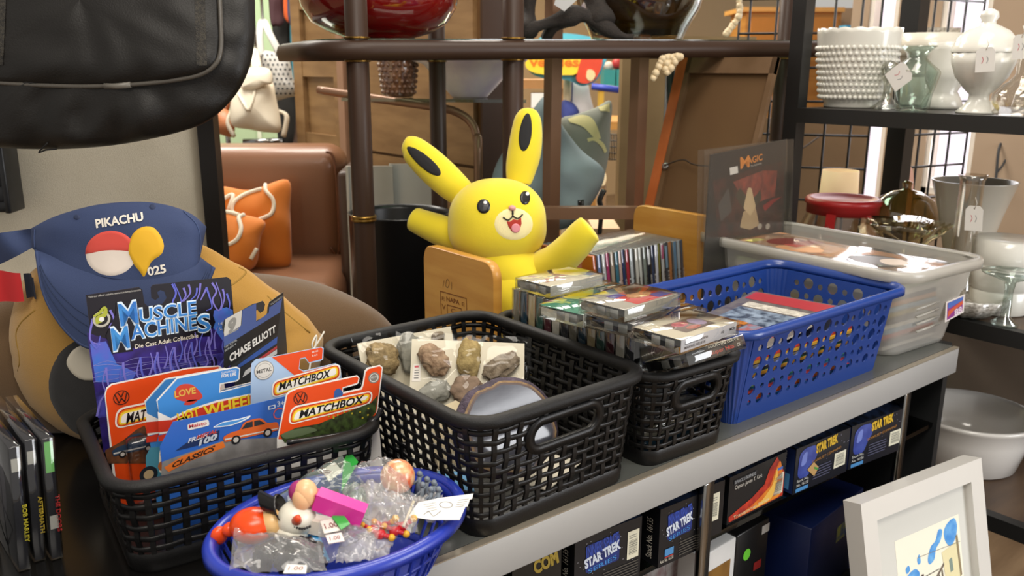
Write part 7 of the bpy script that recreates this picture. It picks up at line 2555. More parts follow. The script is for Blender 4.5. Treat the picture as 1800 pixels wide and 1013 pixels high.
# thin black stand pole behind the canvas edge
q = MB()
a = V(1178, 130, 2.2)
q.tube([Vector((a.x, a.y, FZ)), Vector((a.x, a.y, a.z + 0.05))], 0.012, mat('#171412', rough=0.4), n=8)
q.build('stand_pole', label='thin black pole between the canvas and the bronze upright', cat='pole')
# black easel clips near the rabbit paw
root = thing('plate_easel', 'black two-pronged holder standing right of the raised plush paw', 'plate stand', Tm(*V(1056, 400, 1.98).xy, 0.0205))
for pts in ([(1062, 334), (1054, 352), (1057, 372), (1052, 430)], [(1021, 352), (1021, 395), (1024, 432)]):
    q = MB()
    q.tube([V(x, y, 1.96) for x, y in pts], lambda t: 0.010 - 0.003 * t, mat('#14110f', rough=0.3), n=8, sm=4, flat=0.5)
    q.build('prong', root)

# ------------------------------------------------------------------ wire grids
GRD = mat('#161412', rough=0.4, metal=0.3)
root = thing('wire_grid', 'black wire grid panel behind the white planter', 'wire grid', Tm(*V(1440, 300, 2.34).xy, FZ))
q = MB()
pts = [(1298, 2.40), (1316, 2.395), (1363, 2.37), (1411, 2.35), (1465, 2.33), (1512, 2.315), (1546, 2.30)]
G = [V(x, 60, d) for x, d in pts]
for g in G:
    q.tube([(g.x, g.y, FZ + 0.02), (g.x, g.y, 1.2)], 0.0034, GRD, n=6)
zz = V(1465, 58, 2.33).z
for k in range(-14, 9):
    z = zz + k * 0.092
    q.tube([Vector((G[0].x, G[0].y, z)), Vector((G[-1].x, G[-1].y, z))], 0.0034, GRD, n=6)
q.build('wires', root)
root = thing('wire_grid', 'black wire grid panel in front of the window, angled away at the right', 'wire grid', Tm(*V(1660, 300, 2.4).xy, FZ))
q = MB()
pts = [(1590, 2.32), (1610, 2.345), (1638, 2.37), (1665, 2.40), (1692, 2.43), (1724, 2.46)]
G = [V(x, 60, d) for x, d in pts]
for g in G:
    q.tube([(g.x, g.y, FZ + 0.02), (g.x, g.y, 1.2)], 0.0034, GRD, n=6)
for k in range(-14, 9):
    z = zz + k * 0.092
    q.tube([Vector((G[0].x, G[0].y, z)), Vector((G[-1].x, G[-1].y, z))], 0.0034, GRD, n=6)
q.build('wires', root)

# ------------------------------------------------------------------ black shelf unit with glassware
SX, SXB, SYL, SYR = 1.60, 2.06, 1.082, 0.18
STZ, SLZ, SBZ = 0.386, 0.014, -0.345
MET = mat('#1c1b1a', rough=0.45, var=0.12, vs=20)
WSH = mat('#5a4634', rough=0.45, h2='#45352a', vs=4, wood=(1, 7, 1))
root = thing('shelf_unit', 'black metal shelf unit of white glassware at the right of the counter', 'shelf unit', Tm((SX + SXB) / 2, 0.4, FZ))
for nm, x, y, w_ in (('post', SX + 0.016, SYL - 0.014, 0.032), ('post', SXB, SYL - 0.02, 0.046), ('post', SX + 0.016, SYR, 0.032), ('post', SXB, SYR, 0.046)):
    q = MB()
    q.box((x, y, (FZ + 1.25) / 2), (w_, w_, 1.25 - FZ), MET)
    q.build(nm, root)
for z in (STZ, SLZ, SBZ):
    q = MB()
    ym, yl = (SYL - 0.03 + SYR) / 2, SYL - 0.03 - SYR
    q.box((SX + 0.012, ym, z - 0.015), (0.024, yl, 0.030), MET)
    q.box((SXB - 0.012, ym, z - 0.015), (0.024, yl, 0.030), MET)
    q.box(((SX + SXB) / 2, ym + yl / 2 - 0.01, z - 0.015), (SXB - SX - 0.048, 0.024, 0.030), MET)
    q.box(((SX + SXB) / 2, SYR + 0.01, z - 0.015), (SXB - SX - 0.048, 0.024, 0.030), MET)
    q.build('shelf_frame', root)
    q = MB()
    q.box(((SX + SXB) / 2, ym, z - 0.004), (SXB - SX - 0.048, yl - 0.03, 0.008), WSH if z < STZ else mat('#2a211a', rough=0.4, h2='#1e1813', vs=5))
    q.build('shelf_board', root)
q = MB()
q.box((SXB + 0.03, (SYL + SYR) / 2, (SLZ - 0.03 + SBZ) / 2), (0.01, SYL - SYR, SLZ - 0.03 - SBZ), mat('#b5a594', rough=0.7))
q.build('back_panel', root, 'taupe back panel')
MILK = mat('#d9d6cc', rough=0.22, var=0.02, spec=0.6, coat=0.3)
MILK2 = mat('#d6cfbf', rough=0.25, var=0.03, spec=0.5, coat=0.3)
def stand_on(px, x, z):
    p = onx(px, 300, x)
    return Vector((x, p.y, z + 0.0006)), (Vector((x, p.y, z)) - CAM).dot(CF) / 1500
# scalloped hobnail planter
p, k = stand_on(1487, 1.72, STZ)
h_ = 130 * k
root = thing('milk_glass_planter', 'white hobnail glass planter with a scalloped rim on the top shelf', 'planter', Tm(*p))
q = MB(Tm(*p))
sc_ = lambda a, z: 1.0 + 0.0
def rim(prof, n=96):
    vs, fs = [], []
    for j, (r, z) in enumerate(prof):
        for i in range(n):
            a = 2 * math.pi * i / n
            zz_ = z + (0.0035 * abs(math.sin(a * 9)) if z > h_ * 0.93 else 0)
            vs.append((r * math.cos(a), r * math.sin(a), zz_))
    for j in range(len(prof) - 1):
        for i in range(n):
            i2 = (i + 1) % n
            fs.append((j * n + i, j * n + i2, (j + 1) * n + i2, (j + 1) * n + i))
    return vs, fs
v_, f_ = rim([(0, 0.003), (47 * k, 0.0), (49 * k, 0.003), (48 * k, 8 * k), (56 * k, 20 * k), (60 * k, 30 * k), (66 * k, 90 * k), (69 * k, h_ * 0.94), (69.5 * k, h_), (66 * k, h_), (62 * k, 80 * k), (55 * k, 26 * k), (0, 12 * k)])
q.add(v_, f_, MILK, True)
q.build('body', root)
q = MB(Tm(*p))
for j in range(9):
    z = (18 + j * 10.2) * k
    r_ = (57 + 10 * min(1, (z / k - 20) / 80)) * k
    for i in range(44):
        a = 2 * math.pi * (i + 0.5 * (j % 2)) / 44
        if math.cos(a) < 0.5:
            q.ell((r_ * math.cos(a), r_ * math.sin(a), z), 0.0050, MILK, 8, 5)
hb_ = q.build('hobnails', root)
hb_['kind'] = 'stuff'
def turned(label, name, cat, px, x, z, prof, m, n=40, group=None, wob=None):
    p, k = stand_on(px, x, z)
    q = MB(Tm(*p))
    q.lathe([(r * k, zz_ * k) for r, zz_ in prof], m, n, wob=wob)
    return q.build(name, label=label, cat=cat, group=group, M=Tm(*p)), p, k
turned('cream glass pot with a straight rim, behind the green glass vase', 'glass_pot', 'pot', 1608, 1.93, STZ, [(0, 2), (36, 0), (38, 4), (40, 50), (46, 84), (51, 86), (53, 122), (50, 122), (46, 90), (34, 8), (0, 6)], MILK2)
turned('white milk glass vase between the green vase and the lidded dish', 'glass_vase', 'vase', 1641, 1.80, STZ, [(0, 2), (32, 0), (34, 5), (28, 20), (22, 30), (32, 50), (34, 70), (30, 100), (34, 112), (31, 112), (26, 90), (28, 60), (0, 30)], MILK, group=None)
GGR = clear('#f1f8f5', gloss=0.06, rough=0.03)
vz, p, k = turned('greenish clear glass vase with a flared neck and a white tag', 'glass_vase', 'vase', 1590, 1.66, STZ, [(0, 4), (25, 0), (28, 3), (31, 30), (40, 62), (40, 68), (22, 84), (16, 90), (18, 98), (31, 110), (29, 110), (15, 97), (14, 90), (36, 66), (28, 30), (22, 6), (0, 8)], GGR)
turned('small clear glass bird with a ribbed foot beside the planter', 'glass_figure', 'glass figurine', 1545, 1.69, STZ, [(0, 2), (24, 0), (25, 4), (16, 10), (9, 18), (7, 40), (11, 54), (16, 66), (12, 78), (0, 84)], clear('#dcdcd4', gloss=0.16, rough=0.03), 20, wob=lambda a, z: 1 + 0.10 * math.sin(a * 8))
# lidded candy dish
p, k = stand_on(1703, 1.67, STZ)
root = thing('candy_dish', 'white milk glass candy dish with a domed lid and a price tag', 'candy dish', Tm(*p))
q = MB(Tm(*p))
emb = lambda a, z: 1 + 0.012 * math.sin(a * 16) * math.sin(z / k * 0.45)
q.lathe([(0, 3 * k), (34 * k, 0), (34 * k, 3 * k), (26 * k, 10 * k), (17 * k, 22 * k), (16 * k, 32 * k), (28 * k, 44 * k), (42 * k, 62 * k), (50 * k, 84 * k), (52 * k, 103 * k), (49 * k, 103 * k), (44 * k, 80 * k), (24 * k, 50 * k), (0, 44 * k)], MILK, 64, wob=emb)
q.build('bowl', root)
q = MB(Tm(*p))
q.lathe([(53 * k, 103 * k), (53.5 * k, 106 * k), (52 * k, 112 * k), (46 * k, 126 * k), (34 * k, 139 * k), (18 * k, 147 * k), (12 * k, 150 * k), (11 * k, 154 * k), (15 * k, 162 * k), (13 * k, 170 * k), (6 * k, 174 * k), (0, 175 * k)], MILK, 64, wob=lambda a, z: 1 + 0.006 * math.sin(a * 12))
q.build('lid', root)
def tag_on(parent_label, px, py, w_, h_, rot, x, name='price_tag', lines=True):
    p = onx(px, py, x)
    yv = Vector((0, -1, 0))
    u = (yv * math.cos(rot) + UP * math.sin(rot))
    v = (-yv * math.sin(rot) + UP * math.cos(rot))
    k = (p - CAM).dot(CF) / 1500
    sh = Sheet(p, u, v)
    a, b = w_ * k / 2 * 1.25, h_ * k / 2
    root = thing(name, parent_label, 'price tag', Matrix.Translation(p))
    q = MB()
    q.slab(sh, [[(-a, -b), (a, -b), (a, b * 0.7), (a * 0.6, b), (-a * 0.6, b), (-a, b * 0.7)], ell2(0, b * 0.78, 0.0016, n=10)], 0, 0.0005, ink('#dedbd6'))
    for kx, c in ((-0.35, '#c86a74'), (0.15, '#8a8a8c')):
        q.flat(sh, [ribbon2([(a * kx, -b * 0.3), (a * (kx + 0.15), 0), (a * kx, b * 0.25)], 0.0012, 4)], ink(c), 0.0007)
    q.build('card', root)
    q = MB()
    q.tube([sh.pt(0, b * 0.78, 0.0006), sh.pt(a * 0.3, b * 1.2, 0.002), sh.pt(a * 0.1, b * 1.7, 0.003)], 0.0006, mat('#cfc9bd', rough=0.8), n=5)
    q.build('string', root)
tag_on('white price tag hanging tilted on the green glass vase', 1581, 134, 30, 40, math.radians(-52), 1.612)
tag_on('white price tag hanging on the lidded candy dish', 1732, 105, 26, 42, math.radians(4), 1.612)
tag_on('white price tag at the right edge, on the clear flask', 1795, 82, 22, 42, math.radians(3), 1.60)
turned('clear round-bellied glass flask with a tall neck at the right of the top shelf', 'glass_flask', 'flask', 1775, 1.66, STZ, [(0, 3), (38, 0), (42, 4), (46, 22), (44, 38), (30, 52), (15, 60), (13, 70), (14, 128), (17, 132), (15, 132), (12, 126), (11, 70), (26, 52), (40, 36), (42, 20), (0, 6)], clear('#f8f7f4', gloss=0.08, rough=0.03))
turned('tall clear vase with a thin curved neck behind the flask at the right edge', 'glass_vase', 'vase', 1792, 1.80, STZ, [(0, 2), (26, 0), (28, 5), (24, 30), (10, 60), (6, 110), (6, 190), (9, 200), (7, 200), (4, 110), (0, 60)], clear('#f6f4f0', gloss=0.10, rough=0.03))
turned('small pale yellow glass piece between the candy dish and the flask', 'glass_figure', 'glass figurine', 1728, 1.78, STZ, [(0, 1), (11, 0), (12, 6), (8, 16), (0, 18)], mat('#d3c078', rough=0.3))
# lower shelf
turned('white footed glass cup with a gold rim behind the tall clear vase', 'milk_glass_cup', 'cup', 1716, 1.90, SLZ, [(0, 2), (34, 0), (36, 6), (30, 20), (36, 60), (50, 120), (66, 176), (68, 178), (64, 178), (46, 110), (0, 30)], MILK2)
turned('stacked white ribbed glass cup at the right edge of the lower shelf', 'milk_glass_cup', 'cup', 1790, 1.72, SLZ, [(0, 2), (44, 0), (47, 3), (49, 40), (47, 42), (50, 44), (52, 84), (50, 86), (52, 88), (54, 128), (50, 130), (0, 126)], MILK, 48)
tv, p, k = turned('tall clear cylinder vase with a paper tag on the lower shelf', 'glass_vase', 'vase', 1712, 1.665, SLZ, [(0, 2), (26, 0), (28, 5), (24, 40), (19, 80), (19, 226), (24, 236), (21, 236), (17, 226), (17, 80), (0, 20)], clear('#f4f1ec', gloss=0.10, rough=0.03))
tag_on('paper price tag hanging inside the tall clear vase', 1712, 384, 24, 44, math.radians(4), 1.64)
# crystal dish
p, k = stand_on(1737, 1.645, SLZ)
q = MB(Tm(*p))
q.lathe([(0, 3 * k), (30 * k, 0), (34 * k, 4 * k), (52 * k, 14 * k), (62 * k, 34 * k), (58 * k, 36 * k), (44 * k, 20 * k), (0, 10 * k)], mat('#8d8880', rough=0.08, h2='#c9c6c0', vs=170, spec=0.9, coat=0.8), 60, wob=lambda a, z: 1 + 0.045 * math.sin(a * 12))
for i in range(24):
    a = 2 * math.pi * i / 24
    q.bar((34 * k * math.cos(a), 34 * k * math.sin(a), 7 * k), (58 * k * math.cos(a + 0.1), 58 * k * math.sin(a + 0.1), 32 * k), 0.005, 0.004, mat('#b9b5ae', rough=0.08, spec=0.9))
q.build('crystal_dish', label='cut crystal dish at the front of the lower shelf beside the clear bin', cat='dish', M=Tm(*p))
turned('clear glass cake stand partly cut off at the right edge', 'cake_stand', 'cake stand', 1806, 1.63, SLZ, [(0, 2), (22, 0), (22, 4), (8, 14), (7, 60), (10, 78), (46, 92), (47, 95), (0, 92)], clear('#dfe6e2', gloss=0.12, rough=0.03))
# red lidded jar
p, k = stand_on(1488, 1.80, SLZ)
root = thing('storage_jar', 'clear glass jar with a red plastic lid behind the clear bin', 'jar', Tm(*p))
q = MB(Tm(*p))
q.lathe([(0, 2 * k), (60 * k, 0), (66 * k, 6 * k), (70 * k, 50 * k), (68 * k, 76 * k), (56 * k, 104 * k), (54 * k, 112 * k), (52 * k, 112 * k), (54 * k, 104 * k), (66 * k, 74 * k), (66 * k, 50 * k), (60 * k, 8 * k), (0, 6 * k)], clear('#f4eee8', gloss=0.08, rough=0.03), 40)
q.build('glass', root)
RED = mat('#b32a2a', rough=0.35, var=0.05)
q = MB(Tm(*p))
q.lathe([(58 * k, 100 * k), (60 * k, 100 * k), (60 * k, 114 * k), (63 * k, 116 * k), (63 * k, 122 * k), (60 * k, 126 * k), (54 * k, 126 * k), (50 * k, 122 * k), (0, 122 * k)], RED, 40)
q.build('lid', root)
q = MB(Tm(*p))
tv_ = Vector((-1, -0.25, 0)).normalized()
q.bar(tv_ * 61 * k + UP * 104 * k, tv_ * 66 * k + UP * 66 * k, 0.022, 0.003, RED)
q.build('strap', root)
# leaf shaped glass dish and amber glass
turned('ruffled clear and gold glass dish behind the clear bin', 'glass_dish', 'dish', 1606, 1.74, SLZ, [(0, 40), (18, 0), (22, 6), (10, 40), (22, 72), (52, 100), (66, 116), (64, 118), (46, 104), (0, 80)], clear('#ece6d0', gloss=0.14, rough=0.03), 48, wob=lambda a, z: 1 + (0.16 * math.sin(a * 5) if z > 0.09 else 0.02))
turned('amber glass dome with a gold knob behind the ruffled dish', 'glass_dome', 'glass dome', 1598, 1.90, SLZ, [(60, 80), (58, 100), (46, 124), (24, 138), (8, 142), (7, 148), (9, 154), (0, 158)], clear('#c9b078', gloss=0.14, rough=0.04, milk=0.3, milkc='#9a8650'), 40)
q = MB()
p, k = stand_on(1478, 2.00, SLZ)
# lamp with a small shade
root = thing('table_lamp', 'small lamp with a glowing cream shade behind the red lidded jar', 'lamp', Tm(*p))
q = MB(Tm(*p))
q.lathe([(0, 0), (26 * k, 0), (26 * k, 4 * k), (6 * k, 14 * k), (5 * k, 100 * k)], mat('#7a5a40', rough=0.4), 20)
q.build('base', root)
q = MB(Tm(*p))
q.lathe([(32 * k, 96 * k), (30 * k, 138 * k), (29 * k, 138 * k), (31 * k, 96 * k)], mat('#f0cfa0', rough=0.6, emit=0.5), 28)
q.build('lamp_shade', root)
# pink cloth ear shape by the dark post
q = MB()
pillow(q, [(1575, 306), (1586, 291), (1600, 292), (1606, 310), (1604, 345), (1596, 392), (1574, 396)], (1588, 345), 2.23, 0.03, mat('#c99a86', rough=0.8, var=0.06))
q.tube([V(1590, 292, 2.23), V(1586, 240, 2.16), Vector((SXB - 0.018, SYL - 0.048, STZ - 0.035))], 0.006, mat('#c99a86', rough=0.8, var=0.06), n=6)
q.build('cloth_bundle', label='pink cloth hanging behind the dark rear post of the shelf unit', cat='cloth')
# dangling black cord on the wall
q = MB()
q.tube([V(1766, 240, 2.56), V(1756, 262, 2.55), V(1752, 300, 2.55), V(1748, 340, 2.55)], 0.004, mat('#151312', rough=0.5), n=6, sm=5)
q.tube([V(1774, 240, 2.56), V(1768, 280, 2.55), V(1752, 304, 2.55)], 0.003, mat('#151312', rough=0.5), n=6, sm=5)
q.build('power_cord', label='black cord hanging on the tan wall at the right', cat='cord')
# white basin on the bottom shelf
p, k = stand_on(1768, 1.80, SBZ)
q = MB(Tm(*p))
BAS = mat('#e4e0da', rough=0.15, var=0.02, coat=0.5)
q.lathe([(0, 2 * k), (74 * k, 0), (80 * k, 4 * k), (96 * k, 60 * k), (102 * k, 86 * k), (106 * k, 90 * k), (106 * k, 95 * k), (101 * k, 96 * k), (96 * k, 88 * k), (88 * k, 50 * k), (74 * k, 12 * k), (0, 9 * k)], BAS, 56)
q.build('basin', label='round white basin on the bottom shelf of the black unit', cat='basin', M=Tm(*p))
turned('pale drinking glass on the floor behind the white frame', 'drinking_glass', 'glass', 1752, 1.85, FZ, [(0, 2), (20, 0), (24, 60), (23, 60), (19, 4), (0, 4)], clear('#d8d4cc', gloss=0.1))

# ------------------------------------------------------------------ white picture frame leaning on the counter
zt1 = -0.140
TL, TR = onz(1513, 887, zt1), onz(1725, 805, zt1)
u = (TR - TL).normalized()
dv = Vector((u.y, -u.x, 0))                       # towards the viewer
vv = (UP - dv * 0.235).normalized()
sh = Sheet(TL, u, vv)
w_ = (TR - TL).length
hgt = w_ * 1.27
root = thing('picture_frame', 'white framed watercolour of a street corner leaning against the counter', 'framed picture', Matrix.Translation(sh.pt(w_ / 2, -hgt)))
FW = mat('#cfccc6', rough=0.3, var=0.02, coat=0.2)
i0, i1 = sh.at(1542, 912), sh.at(1705, 846)
bw_ = 0.040
q = MB()
bz = [(0, 0, w_, -bw_ * 0.82), (0, -hgt + bw_ * 0.82, w_, -hgt), (0, -bw_ * 0.82, bw_ * 0.82, -hgt + bw_ * 0.82), (w_ - bw_ * 0.82, -bw_ * 0.82, w_, -hgt + bw_ * 0.82)]
q.slab(sh, [rect2(0, -hgt, w_, 0), rect2(bw_ * 0.8, -hgt + bw_ * 0.8, w_ - bw_ * 0.8, -bw_ * 0.8)], -0.030, 0.0, FW)
q.build('frame', root)
q = MB()
q.slab(sh, [rect2(bw_ * 0.7, -hgt + bw_ * 0.7, w_ - bw_ * 0.7, -bw_ * 0.7)], -0.014, -0.012, mat('#c9c8c1', rough=0.8, var=0.02))
mx0, mx1, mt = w_ * 0.275, w_ * 0.815, -w_ * 0.270
q.build('mat_board', root)
q = MB()
H0 = -0.0118
q.flat(sh, [rect2(mx0, -hgt * 0.80, mx1, mt)], mat('#e6e2d0', rough=0.8, var=0.03), H0)
def art(pts, c, k=1, h2=None):
    q.flat(sh, [[(mx0 + (mx1 - mx0) * x, mt - (mx1 - mx0) * y) for x, y in pts]], mat(c, rough=0.8, h2=h2, vs=60) if h2 else ink(c, 0.8), H0 + 0.0002 * k)
# crop coordinates of the painting: x 0..1 across, y down in widths
for lp in ([(0.03, 0.47), (0.10, 0.40), (0.16, 0.36), (0.26, 0.34), (0.32, 0.40), (0.28, 0.47), (0.18, 0.52), (0.10, 0.58), (0.02, 0.55)], [(0.12, 0.30), (0.17, 0.28), (0.18, 0.33), (0.13, 0.35)], [(0.30, 0.26), (0.34, 0.22), (0.35, 0.30), (0.31, 0.31)],
           [(0.46, 0.30), (0.52, 0.20), (0.60, 0.16), (0.66, 0.07), (0.72, 0.09), (0.68, 0.18), (0.60, 0.24), (0.56, 0.33), (0.48, 0.36)], [(0.74, 0.12), (0.80, 0.05), (0.92, 0.02), (0.96, 0.10), (0.93, 0.20), (0.84, 0.28), (0.76, 0.22)]):
    art([(p_.x, p_.y) for p_ in catmull(lp, 4, True)], '#3f86cc', 1, '#6aa8dc')
art([(0.28, 0.74), (0.90, 0.40), (0.90, 0.70), (0.28, 1.0)], '#e0d9c4', 1)
art([(0.68, 0.30), (0.92, 0.26), (0.94, 0.62), (0.72, 0.70)], '#d9cfa4', 2)
for k in range(8):
    x = 0.30 + k * 0.05
    y = 0.72 - k * 0.035
    art([(x, y), (x + 0.022, y - 0.012), (x + 0.026, y + 0.13), (x + 0.004, y + 0.14)], '#6f6658', 3)
art([(0.30, 0.70), (0.70, 0.40), (0.70, 0.43), (0.30, 0.73)], '#6a5d50', 3)
art([(0.78, 0.40), (0.83, 0.39), (0.84, 0.52), (0.79, 0.53)], '#7a8a80', 3)
art([(0.92, 0.20), (0.95, 0.19), (0.97, 0.60), (0.94, 0.62)], '#8a7a5a', 3)
for k in range(9):
    art([(a_, b_) for a_, b_ in ell2(0.52 + 0.055 * k, 0.86 - 0.022 * k + 0.02 * (k % 2), 0.05, 0.035, 0, 10)], ('#8fae5a', '#5f8a5a', '#a9b86a')[k % 3], 4)
art([(0.50, 0.92), (0.66, 0.86), (0.68, 1.04), (0.52, 1.08)], '#c8463e', 5)
art([(0.70, 0.86), (0.96, 0.78), (0.96, 0.98), (0.70, 1.06)], '#b5b48c', 3, '#7a8a6a')
for k in range(5):
    art([(0.72 + k * 0.05, 0.88 - k * 0.015), (0.75 + k * 0.05, 0.87 - k * 0.015), (0.75 + k * 0.05, 0.98), (0.72 + k * 0.05, 0.99)], '#55584a', 5)
art([(0.14, 0.462), (0.62, 0.44), (0.62, 0.447), (0.14, 0.469)], '#4a4440', 5)
art([(0.14, 0.44), (0.17, 0.44), (0.17, 0.54), (0.14, 0.54)], '#5a3430', 6)
art([(0.34, 0.42), (0.37, 0.42), (0.37, 0.51), (0.34, 0.51)], '#4a3a3a', 6)
art([(0.30, 0.24), (0.98, 0.27), (0.98, 0.274), (0.30, 0.244)], '#8a8478', 5)
q.build('painting', root, 'watercolour of a street corner')
q = MB()
st_ = sh.pt(w_ / 2, -hgt, -0.015)
q.box((st_.x, 0.42, (FZ + st_.z - 0.02) / 2 - 0.004), (0.9, 0.36, st_.z - 0.02 - FZ + 0.004), BLKM)
q.build('plinth_step', counter)

# ------------------------------------------------------------------ far side of the shop
WO = mat('#c48f48', rough=0.5, h2='#b27c38', vs=4, wood=(1, 1, 8))
def table(label, x0, x1, y0, d, dep=0.5, m=WO, sh_=None, grp=None):
    a, b = V(x0, y0, d), V(x1, y0, d)
    u = HR
    w = (b - a).length
    M = frame(Vector(((a.x + b.x) / 2, (a.y + b.y) / 2, FZ)))
    h = a.z - FZ
    root = thing('wood_table', label, 'table', M, grp)
    q = MB(M)
    q.box((0, dep / 2, h - 0.02), (w, dep, 0.04), m)
    q.build('table_top', root)
    for sx in (-1, 1):
        for y in (0.04, dep - 0.04):
            q = MB(M)
            q.box((sx * (w / 2 - 0.04), y, (h - 0.04) / 2), (0.05, 0.05, h - 0.04), m)
            q.build('leg', root)
    for zz_ in (sh_ or []):
        q = MB(M)
        q.box((0, dep / 2, zz_), (w - 0.06, dep - 0.06, 0.03), m)
        q.build('shelf', root)
    return M, w, h
table('honey coloured wood table with shelves far behind the grey cushions', 1040, 1260, 214, 4.3, 0.6, WO, [0.42, 0.16])
table('wood table behind the yellow sign, carrying a white box', 880, 1010, 140, 3.9, 0.5, mat('#a97a4c', rough=0.45), [0.55])
M, w, h = table('honey coloured wood cabinet table far beyond the wire grid', 1290, 1530, 72, 5.1, 0.40, WO)
root = thing('wood_dresser', 'honey coloured dresser glowing in the far room beyond the wire grid', 'dresser', frame(Vector((*V(1400, 60, 5.6).xy, FZ))))
q = MB()
slabpx(q, 1312, 20, 1480, None, 5.6, 0.4, WO)
q.build('carcass', root)
for x0, x1 in ((1322, 1370), (1376, 1424), (1430, 1474)):
    q = MB()
    slabpx(q, x0, 30, x1, 70, 5.585, 0.02, mat('#b87c34', rough=0.5))
    q.build('door', root)
q = MB()
slabpx(q, 1306, 12, 1486, 20, 5.56, 0.5, mat('#d9a55c', rough=0.4))
q.build('top', root)
q = MB()
slabpx(q, 1488, 44, 1512, 58, 5.0, 0.12, mat('#3f9fd0', rough=0.5))
q.build('blue_box', label='small bright blue box on the far wood table', cat='box')
q = MB()
slabpx(q, 1465, 14, 1500, None, 5.9, 0.3, mat('#a98f74', rough=0.7))
q.build('far_cabinet', label='pinkish tan cabinet at the right of the far honey dresser', cat='cabinet')
# woven basket on the grid side and yellow lampshade
q = MB()
slabpx(q, 1606, 48, 1690, 30 and 92, 2.62, 0.2, mat('#cfc6b2', rough=0.8, h2='#8f8674', vs=120, wood=(1, 1, 1)))
q.build('wicker_basket', label='pale wicker basket seen through the grid above the white pot', cat='basket')
# colourful toy sign
root = thing('toy_sign', 'bright yellow, red and blue shaped sign lettered veggies in the far aisle', 'sign', frame(V(990, 130, 3.7)))
sh = Sheet(V(990, 110, 3.72), HR, UP)
q = MB()
q.slab(sh, [rnd(sh.P([(926, 128), (930, 82), (956, 60), (1000, 58), (1066, 70), (1068, 100), (1050, 142), (1022, 154), (1000, 140), (960, 140)]), 0.06)], 0, 0.02, mat('#58b4cc', rough=0.4))
q.build('backing', root, 'light blue backing')
q = MB()
q.slab(sh, [rnd(sh.P([(922, 118), (928, 92), (960, 80), (1024, 84), (1022, 120), (1010, 132), (960, 132), (936, 128)]), 0.05)], 0.02, 0.045, mat('#f2d23a', rough=0.4))
wordpx(q, sh, 'veggies', (930, 117), (1016, 117), 16, ink('#e07a24'), 0.046, bold=0.03)
q.build('word_plate', root, 'yellow word plate')
q = MB()
q.slab(sh, [rnd(sh.P([(1010, 142), (1020, 100), (1040, 90), (1058, 96), (1056, 118), (1044, 142), (1026, 148)]), 0.05)], 0.02, 0.05, mat('#d8492e', rough=0.4))
q.slab(sh, [rnd(sh.P([(1028, 138), (1030, 122), (1040, 122), (1046, 132), (1038, 144)]), 0.02)], 0.05, 0.054, mat('#e0cf9a', rough=0.5))
q.build('red_shape', root, 'red shape')
q = MB()
a = V(998, 112, 3.76)
q.tube([(a.x, a.y, FZ), (a.x, a.y, a.z)], 0.018, mat('#b9a888', rough=0.5), n=8)
q.build('stand', root)
# white and navy cloth, white box, teal boxes
for lab, outl, c, d0, col in (('white cloth bag with faint blue letters hanging in the far aisle', [(1000, 146), (1030, 142), (1038, 170), (1044, 210), (1006, 214), (996, 180)], (1020, 180), 3.85, '#dedad8'), ('navy cloth bundle hanging beside the white cloth bag', [(988, 178), (1006, 180), (1018, 196), (1014, 216), (990, 216)], (1003, 198), 3.80, '#2f3a78')):
    q = MB()
    pillow(q, outl, c, d0, 0.05, mat(col, rough=0.85))
    q.tube([V(c[0], c[1] - 20, d0), V(c[0] + 2, 120, d0 + 0.02)], 0.008, mat(col, rough=0.85), n=6)
    q.build('cloth_bag', label=lab, cat='bag', group=None)
q = MB()
slabpx(q, 934, 164, 962, 190, 3.9, 0.15, mat('#e8e6e2', rough=0.6))
q.build('white_box', label='small white box beside the upper corner of the grey blue cushion', cat='box')
for i, (x0, x1) in enumerate(((1062, 1082), (1084, 1104))):
    q = MB()
    slabpx(q, x0, 122, x1, 152, 5.05, 0.2, mat('#2f8f94', rough=0.5))
    q.build('teal_box', label='teal box on the far shelf, %s of a pair' % ('left' if i == 0 else 'right'), cat='box', group='teal boxes on the far shelf')
q = MB()
q.ell(V(1086, 112, 5.1), (0.04, 0.034, 0.034), mat('#a8282c', rough=0.5))
q.ell(V(1070, 116, 5.1), (0.03, 0.03, 0.026), mat('#c9b8ae', rough=0.5))
q.build('toy', label='red and white toy sitting on the teal boxes', cat='toy')
q = MB()
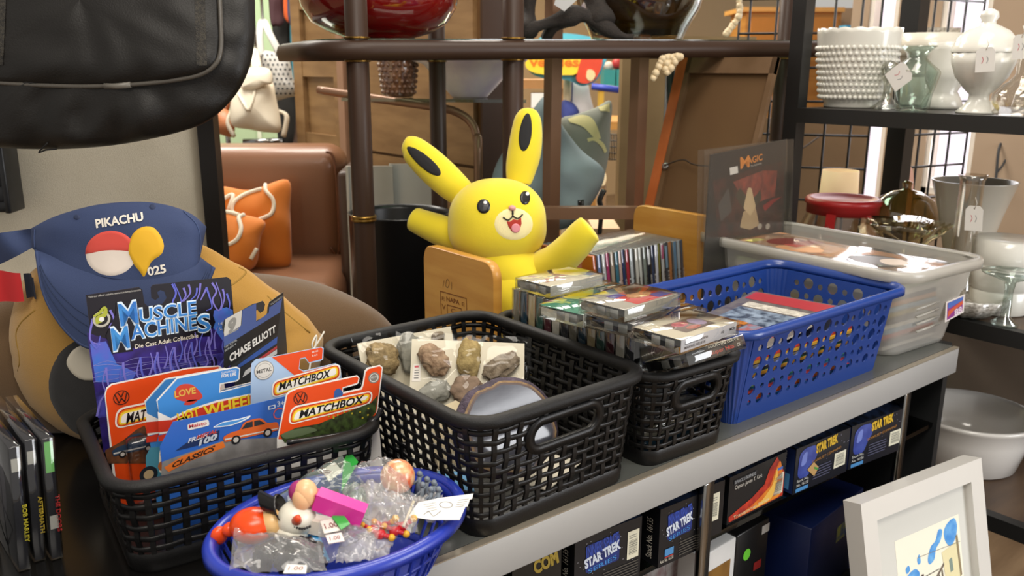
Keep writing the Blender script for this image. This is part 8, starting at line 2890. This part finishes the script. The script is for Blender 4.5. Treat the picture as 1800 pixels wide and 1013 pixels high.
slabpx(q, 1052, 152, 1112, 158, 5.0, 0.35, mat('#8a8430', rough=0.6))
slabpx(q, 1054, 158, 1062, None, 5.02, 0.1, mat('#c9a53c', rough=0.6))
slabpx(q, 1104, 158, 1110, None, 5.02, 0.1, mat('#c9a53c', rough=0.6))
q.build('far_shelf', label='olive topped shelf stand holding the teal boxes', cat='shelf')
root = thing('shopping_cart', 'shopping cart with a blue handle in the far aisle', 'shopping cart', frame(Vector((*V(1085, 250, 3.7).xy, FZ))))
q = MB()
q.tube([V(1040, 152, 3.6), V(1088, 158, 3.6)], 0.014, mat('#3547a8', rough=0.4), n=10)
q.build('handle', root, 'blue handle')
q = MB()
q.tube([V(1086, 158, 3.6), V(1102, 160, 3.6), V(1104, 200, 3.62), V(1100, 300, 3.66)], 0.010, mat('#c4c2bc', rough=0.3, metal=0.8), n=8, sm=4)
a = V(1100, 300, 3.66)
q.tube([a, Vector((a.x, a.y, FZ + 0.03))], 0.010, mat('#c4c2bc', rough=0.3, metal=0.8), n=8)
q.build('frame', root)
q = MB()
for k in range(8):
    q.tube([V(1070 + k * 4.4, 236, 3.75), V(1072 + k * 4.0, 282, 3.75)], 0.0028, GRD, n=5)
for k in range(5):
    q.tube([V(1068, 236 + k * 11, 3.75), V(1104, 238 + k * 11, 3.75)], 0.0028, GRD, n=5)
q.build('basket', root)
for lab, outl, c, d0 in (('cream glowing lamp globe under the far wood table', [(1050, 300), (1062, 300), (1066, 315), (1060, 328), (1048, 326)], (1057, 314), 3.3),):
    q = MB()
    pillow(q, outl, c, d0, 0.03, mat('#f3dcae', rough=0.4, emit=0.8))
    a = V(1057, 326, d0)
    q.tube([a, Vector((a.x, a.y, FZ))], 0.02, mat('#8a6a48', rough=0.4), n=8)
    q.build('globe_lamp', label=lab, cat='lamp')
q = MB()
slabpx(q, 1042, 402, 1090, 470, 2.6, 0.2, mat('#d9b894', rough=0.7))
slabpx(q, 1042, 470, 1090, None, 2.6, 0.2, mat('#d9b894', rough=0.7))
q.build('cream_box', label='pale peach box behind the black two-pronged holder', cat='box')
